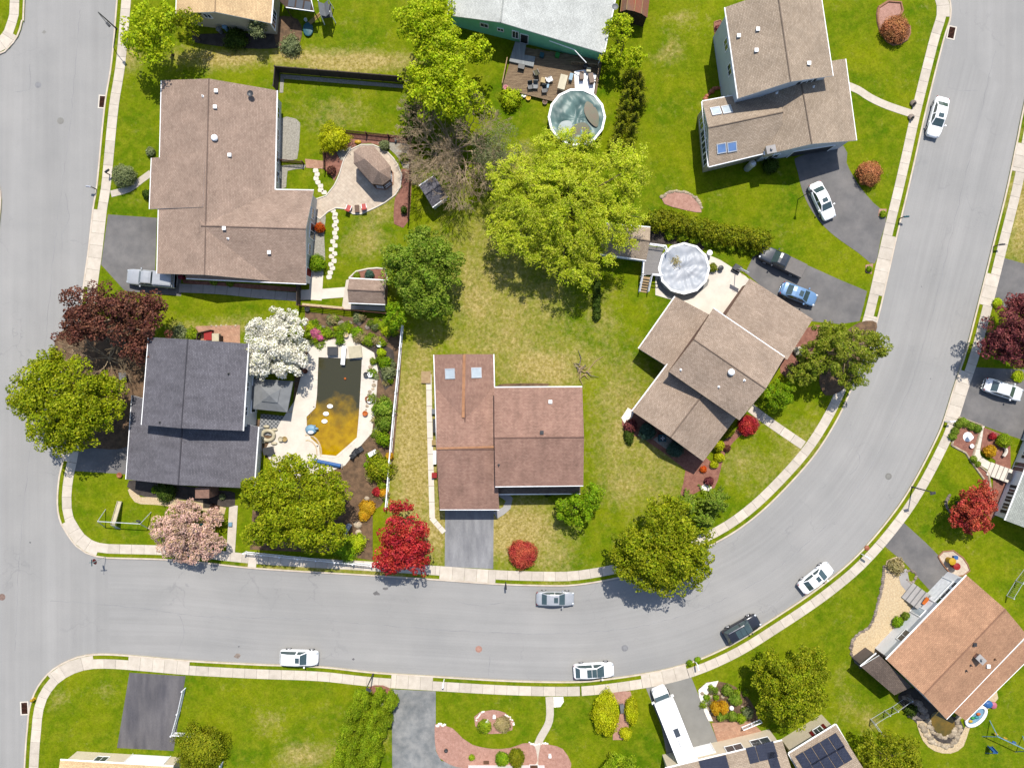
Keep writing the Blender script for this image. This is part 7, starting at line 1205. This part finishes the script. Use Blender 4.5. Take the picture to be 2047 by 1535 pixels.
# swing set with slide
def swing(label, a, e, h, m, slide=None, sm='cream', seats=(), base=1.1):
    A_, E_ = W(*a, h), W(*e, h); d = (E_-A_); u = d.normalized(); n = Vector((-u.y, u.x, 0)); t = thing('swing_set', label, 'swing set', (A_.x, A_.y, LZ)); b = MB(); b.path([A_, E_], .055, 8); b.build('top_beam', m, t)
    for p, s_ in ((A_, -1), (E_, 1)):
        for q in (-1, 1): b = MB(); f = p+n*q*base+u*s_*.25; b.path([p, (f.x, f.y, LZ-.02)], .05, 6); b.build('leg', m, t)
    for f, m_ in seats:
        q = A_.lerp(E_, f); b = MB(); b.box((q.x, q.y, LZ+.5), (.5, .22, .05), math.atan2(u.y, u.x)); s_ = b.build('swing_seat', m_, t); b = MB()
        for k in (-.22, .22): p = q+u*k; b.path([(p.x, p.y, LZ+.5), (p.x, p.y, h)], .015, 4)
        b.build('chains', 'gmetal', s_)
    if slide:
        s0, s1 = W(*slide[0], 1.5), W(*slide[1], .35); dd = s1-s0; R_ = dd.to_track_quat('X', 'Z').to_matrix(); b = MB(); b.box((s0+s1)/2, (dd.length, .5, .05), R=R_)
        for k in (-.26, .26): b.box((s0+s1)/2+R_ @ Vector((0, k, .08)), (dd.length, .05, .2), R=R_)
        sl_ = b.build('slide', sm, t); b = MB(); back = (s0-s1); back.z = 0; back.normalize(); ft = s0+back*.7
        for k in (-.24, .24): w_ = R_ @ Vector((0, k, 0)); b.path([s0+w_, (ft.x+w_.x, ft.y+w_.y, LZ)], .035, 6)
        for k in range(4): q = s0.lerp(Vector((ft.x, ft.y, LZ)), (k+.5)/4); w_ = R_ @ Vector((0, .24, 0)); b.path([q-w_, q+w_], .03, 5)
        b.build('ladder', m, sl_)
swing('white metal swing set with yellowed slide on the corner lawn', (195, 1042), (280, 1047), 2.2, 'gmetal', ((226, 1050), (240, 1002)), 'cream', ((.8, 'black'),)); swing('blue and white swing set with yellow seats at the lower right', (1995, 1472), (2055, 1500), 2.0, 'lblue', ((1990, 1505), (1978, 1492)), 'blue', ((.2, 'yellow'), (.5, 'yellow'), (.8, 'blue')))
B = W(412, 1053, LZ); t = thing('playhouse', 'turquoise plastic toy playhouse half under the pink blossom', 'toy', B); b = MB(); b.box(B+Vector((0, 0, .5)), (1.2, 1.2, 1.0)); b.build('walls', 'orange', t); b = MB(); b.box(B+Vector((0, 0, 1.1)), (1.45, 1.35, .12)); b.box(B+Vector((0, 0, 1.22)), (1.0, .9, .14)); b.build('roof', 'teal', t)
solo_box('step_stool', 'light blue crate on the concrete walk', 'crate', 'lblue', 462, 1047, (.4, .45, .3)); solo_box('porch_planter', 'brown bench planter by the front gravel walk', 'planter', 'brownp', 431, 1012, (1.0, .45, .4), rz=-.3); B = W(241, 949, LZ); b = MB(); b.lathe(B, [(.2, 0), (.32, .3), (.34, .34), (.25, .34), (.06, .28)], 12); solo(b, 'planter_pot', 'terracotta pot with white bloom at the charcoal house driveway', 'pot', 'terra', B)
solo_box('storage_bin', 'red storage bin inside the timber enclosure north of the charcoal roof', 'bin', 'red', 421, 672, (.9, 1.0, .8)); solo_box('storage_bin', 'cream storage bin beside the red one', 'bin', 'cream', 436, 675, (.8, .9, .8)); t = thing('timber_enclosure', 'low timber enclosure around the red and cream bins', 'enclosure', W(400, 665, LZ))
for a, e in (((400, 684), (402, 667)), ((402, 667), (428, 661)), ((446, 672), (446, 684))): A_, E_ = W(*a, LZ), W(*e, LZ); d = E_-A_; b = MB(); b.box(((A_.x+E_.x)/2, (A_.y+E_.y)/2, .7), (d.length, .08, 1.1), math.atan2(d.y, d.x)); b.build('panel', 'wood_dk', t)
table('grey garden table in the shaded corner under the bare boughs', 251, 752, (.9, .9), 'greyp', .1)
# stepping stones
def stones(label_, pts, r=.34, m='conc_new'):
    b = MB(); p0 = W(*pts[0], LZ); b.box(p0+Vector((0, 0, .0)), (.3, .3, .02)); root_ = struct(b, 'stepping_stone_path', m)
    for x, y in pts: q = W(x, y, LZ); n = 8; ph = rnd.uniform(0, 1); bb = MB(); bb.prism([(q.x+r*rnd.uniform(.88, 1.08)*(abs(math.cos(6.283*k/n+ph))**.6)*math.copysign(1, math.cos(6.283*k/n+ph)), q.y+r*.85*rnd.uniform(.88, 1.08)*(abs(math.sin(6.283*k/n+ph))**.6)*math.copysign(1, math.sin(6.283*k/n+ph))) for k in range(n)], LZ-.04, LZ+.035); bb.build('stepping_stone', m, root_)
stones('', [(631, 341), (634, 349), (632, 357), (636, 365), (641, 372), (641, 380), (648, 385)]); stones('', [(666, 421), (670, 429), (669, 436), (672, 443), (669, 451), (672, 458), (669, 466), (671, 475), (665, 483), (670, 491), (663, 499), (669, 507), (663, 513), (668, 522), (662, 529), (665, 536), (660, 545), (658, 554)]); stones('', [(1975, 887), (1987, 891), (1997, 896)], .3)
# garden ornaments, right-hand houses
B = W(1934, 873, LZ); b = MB(); b.lathe(B+Vector((0, 0, .03)), [(.6, 0), (.6, .05), (.1, .06)], 16); b.lathe(B+Vector((0, 0, .08)), [(.18, 0), (.08, .1), (.08, .5), (.3, .55), (.32, .62), (.05, .58)], 12); solo(b, 'bird_bath', 'white bird bath on a round white pebble pad', 'bird bath', 'white', B); B = W(1940, 891, LZ); b = MB(); b.lathe(B, [(.18, 0), (.26, .34), (.2, .34), (.05, .28)], 12); solo(b, 'flower_pot', 'white flower pot below the bird bath', 'pot', 'white', B)
B = W(2012, 901, LZ); t = thing('stone_bench', 'curved pale stone bench beside the variegated bush', 'bench', B); b = MB(); A_ = [W(2006+6*math.sin(f*3.14), 912-f*22, .5) for f in np.linspace(0, 1, 6)]; b.path(A_, .2, 6); b.build('seat', 'conc_new', t)
for f in (1, 4): q = A_[f]; b = MB(); b.box((q.x, q.y, .28), (.25, .3, .36)); b.build('leg', 'conc_new', t)
def steps(label, a, e, w, n, m, z1):
    A_, E_ = W(*a, LZ), W(*e, z1); d = (E_-A_); d.z = 0; t = thing('front_steps', label, 'steps', A_)
    for k in range(n): f = k/n; q = A_+d*((k+.5)/n); hh = (z1-LZ)*(k+1)/n; b = MB(); b.box((q.x, q.y, LZ+hh/2), (d.length/n, w, hh), math.atan2(d.y, d.x)); b.build('step', m, t)
steps('wide cream front steps of the white house', (1975, 936), (2020, 952), 1.7, 5, 'conc_new', 1.0); steps('wide pale grey front steps of the rust-roofed house', (1812, 1178), (1856, 1210), 2.3, 5, 'conc_grey', 1.3)
b = MB(); B = W(1852, 1202, 1.34); b.box(B+Vector((0, 0, .01)), (.7, 1.0, .02), -.6); solo(b, 'doormat', 'orange doormat with dark border on the pale steps', 'doormat', 'orange', B); b = MB(); B = W(2018, 952, 1.02); b.box(B, (.6, .9, .03), -.35); solo(b, 'doormat', 'dark doormat at the top of the cream steps', 'doormat', 'black', B)
bin_('red wheeled bin on the round paver pad', 1903, 1128, 'red', 1.0, .42); bin_('orange-yellow wheeled bin on the round paver pad', 1894, 1118, 'yellow', 1.0, .42); solo_box('recycling_box', 'blue recycling box on the paver pad', 'box', 'blue', 1907, 1113, (.5, .4, .4))
B = W(1949, 1430, LZ); t = thing('paddling_pool', 'inflatable white paddling pool with coloured toys behind the rust-brown roof', 'paddling pool', B); b = MB(); A_ = [B+Vector((1.5*math.cos(a)*math.cos(.75)-.8*math.sin(a)*math.sin(.75), 1.5*math.cos(a)*math.sin(.75)+.8*math.sin(a)*math.cos(.75), .2)) for a in np.linspace(0, 6.2832, 25)]; b.path(A_, .2, 8, cap=False); b.build('ring', 'white', t, True); b = MB(); b.prism([tuple(p.xy) for p in A_[:-1]], LZ, LZ+.12); b.build('floor', 'lblue', t)
for dx, dy, m_ in ((.3, .3, 'orange'), (-.4, -.2, 'green'), (-.7, -.6, 'yellow'), (.1, -.1, 'teal')): b = MB(); b.ell(B+Vector((dx, dy, .22)), (.3, .2, .14), 8, 5); b.build('toy', m_, t, True)
B = W(1972, 1405, LZ); b = MB(); b.ell(B+Vector((0, 0, .3)), (.6, .5, .32), 10, 6); b.box(B+Vector((-.3, .2, .35)), (.7, .4, .3), .7); solo(b, 'toy_boat', 'blue plastic ride-on toy beside the paddling pool', 'toy', 'blue', B); B = W(1984, 1408, LZ); b = MB(); b.ell(B+Vector((0, 0, .2)), (.45, .45, .2), 10, 6); solo(b, 'beach_ball', 'pink and white ball-shaped float by the ride-on toy', 'ball', 'pink', B)
t = thing('basketball_hoop', 'portable basketball hoop at the edge of the pool patio', 'basketball hoop', W(1470, 540, LZ)); B = W(1470, 540, LZ); b = MB(); b.box(B+Vector((0, 0, .15)), (1.0, .7, .3), -.5); b.build('base', 'black', t); b = MB(); b.path([B+Vector((0, 0, .2)), B+Vector((.1, -.4, 3.0))], .05, 6); b.build('pole', 'rust', t); b = MB(); b.box(B+Vector((.1, -.55, 3.0)), (1.2, .05, .8), -.5); b.build('backboard', 'glass_pale', t); b = MB(); b.path([B+Vector((.1+.23*math.cos(a), -.85+.23*math.sin(a), 2.8)) for a in np.linspace(0, 6.283, 13)], .02, 5, cap=False); b.build('rim', 'orange', t)
solo_box('yard_cart', 'dark metal cart beside the pickup driveway', 'cart', 'dgrey', 1472, 537, (.9, .7, .5), rz=-.5); B = W(1448, 1413, LZ)
b = MB(); B = W(1461, 1413, LZ); b.ell(B+Vector((0, 0, .26)), (.3, .3, .28), 12, 7); solo(b, 'stone_ball', 'white stone ball in the rockery', 'ornament', 'white', B, smooth=True); solo_box('garden_bench', 'small grey bench between the chartreuse clipped bushes', 'bench', 'greyp', 1243, 1413, (.5, 1.0, .45), rz=.15)
for x, y, lab in ((977+11, 1430, 'white square lantern in the oval island bed'), (974, 1439, 'white garden figurine in the oval island bed'), (1099, 1508, 'white square post light in the pink mulch')): solo_box('garden_ornament', lab, 'ornament', 'white', x, y, (.32, .32, .45))
B = W(892, 1496, LZ); b = MB(); b.ell(B+Vector((0, -.1, .28)), (.26, .22, .3), 9, 6); b.ell(B+Vector((0, .16, .5)), (.14, .14, .14), 8, 5); solo(b, 'garden_statue', 'dark animal statue on the pink mulch by the driveway', 'statue', 'dgrey', B, smooth=True); b = MB(); B = W(972, 1523, LZ); b.box(B+Vector((0, 0, .05)), (.7, .45, .06)); solo(b, 'doormat', 'brown doormat beside the white house wall', 'doormat', 'brownp', B)
t = thing('brick_porch_rail', 'white railing with post at the brick walk by the solar house', 'railing', W(1500, 1450, LZ)); rail_run(t, (1482, 1452), (1518, 1437), .9, 'vinyl', 1.2, LZ)
# junk against the centre house wall, brush pile on the lawn
for n_, lab, ct, m_, x, y, sz in (('cooler', 'grey box with white frame against the centre house wall', 'box', 'greyp', 869, 822, (.6, .6, .5)), ('planter_box', 'tan planter box against the centre house wall', 'box', 'tanp', 869, 884, (.6, .6, .4)), ('folded_table', 'white folded table leaning along the centre house wall', 'table', 'white', 870, 913, (.35, 1.6, .6)), ('tool_box', 'red tool box at the centre house wall', 'box', 'red', 869, 949, (.6, .6, .5)), ('shelf', 'black shelving by the centre house wall', 'shelf', 'black', 870, 850, (.4, 1.6, .8)), ('wood_step', 'pale wooden step at the back corner of the centre house', 'step', 'tanwood', 852, 754, (1.1, 1.4, .2))): solo_box(n_, lab, ct, m_, x, y, sz)
t = thing('brush_pile', 'pile of cut branches and bark lying on the lawn behind the centre house', 'brush pile', W(1163, 738, LZ)); rg = random.Random(4)
for k in range(16): q = W(1163+rg.uniform(-8, 10), 738+rg.uniform(-10, 14), LZ+.1); a = rg.uniform(0, 6.28); l_ = rg.uniform(.5, 2.0); b = MB(); b.path([q, q+Vector((l_*.5*math.cos(a), l_*.5*math.sin(a), .08+.012*k)), q+Vector((l_*math.cos(a+.3), l_*math.sin(a+.3), .05))], [.07, .05, .02], 6); b.build('branch', 'tanwood' if k % 3 else 'rock', t)
b = MB(); q = W(1172, 745, LZ); b.path([q, W(1190, 722, LZ+.06), W(1206, 712, LZ+.05)], [.07, .05, .03], 6); b.build('branch', 'tanwood', t)
for k in range(3):
    lab = ('orange leaf pile on the sidewalk by the white mailbox',)[0]
B = W(1733, 1095, LZ+.03); b = MB(); b.lathe(B, [(.34, 0), (.3, .08), (.1, .14)], 9); solo(b, 'leaf_pile', 'orange leaf pile on the sidewalk slab', 'leaf pile', 'terra', B); B = W(792, 285, LZ); b = MB(); b.ell(B+Vector((0, .1, .3)), (.16, .26, .3), 9, 6); b.ell(B+Vector((0, .3, .6)), (.12, .14, .12), 8, 5); solo(b, 'garden_statue', 'grey statue on the gravel north-east of the gazebo', 'statue', 'greyp', B, smooth=True)
B = W(716, 285, LZ); b = MB(); b.ell(B+Vector((0, 0, .15)), (.45, .25, .2), 9, 5); solo(b, 'painted_rock', 'yellow rock in the mulch behind the gazebo', 'rock', 'yellow', B)
rocks('terracotta blocks round the corner bed of the skylight house', [(1408, 200), (1416, 190), (1428, 178), (1440, 176), (1455, 174)], 9, .3, m='terra', seed=21, jit=.05, cat='blocks')
for x, y, lab, m_ in ((1446, 155, 'dark covered grill behind the skylight house', 'black'), (1452, 165, 'grey drum behind the skylight house', 'gmetal')): bin_(lab, x, y, m_, .9, .36, 'drum')
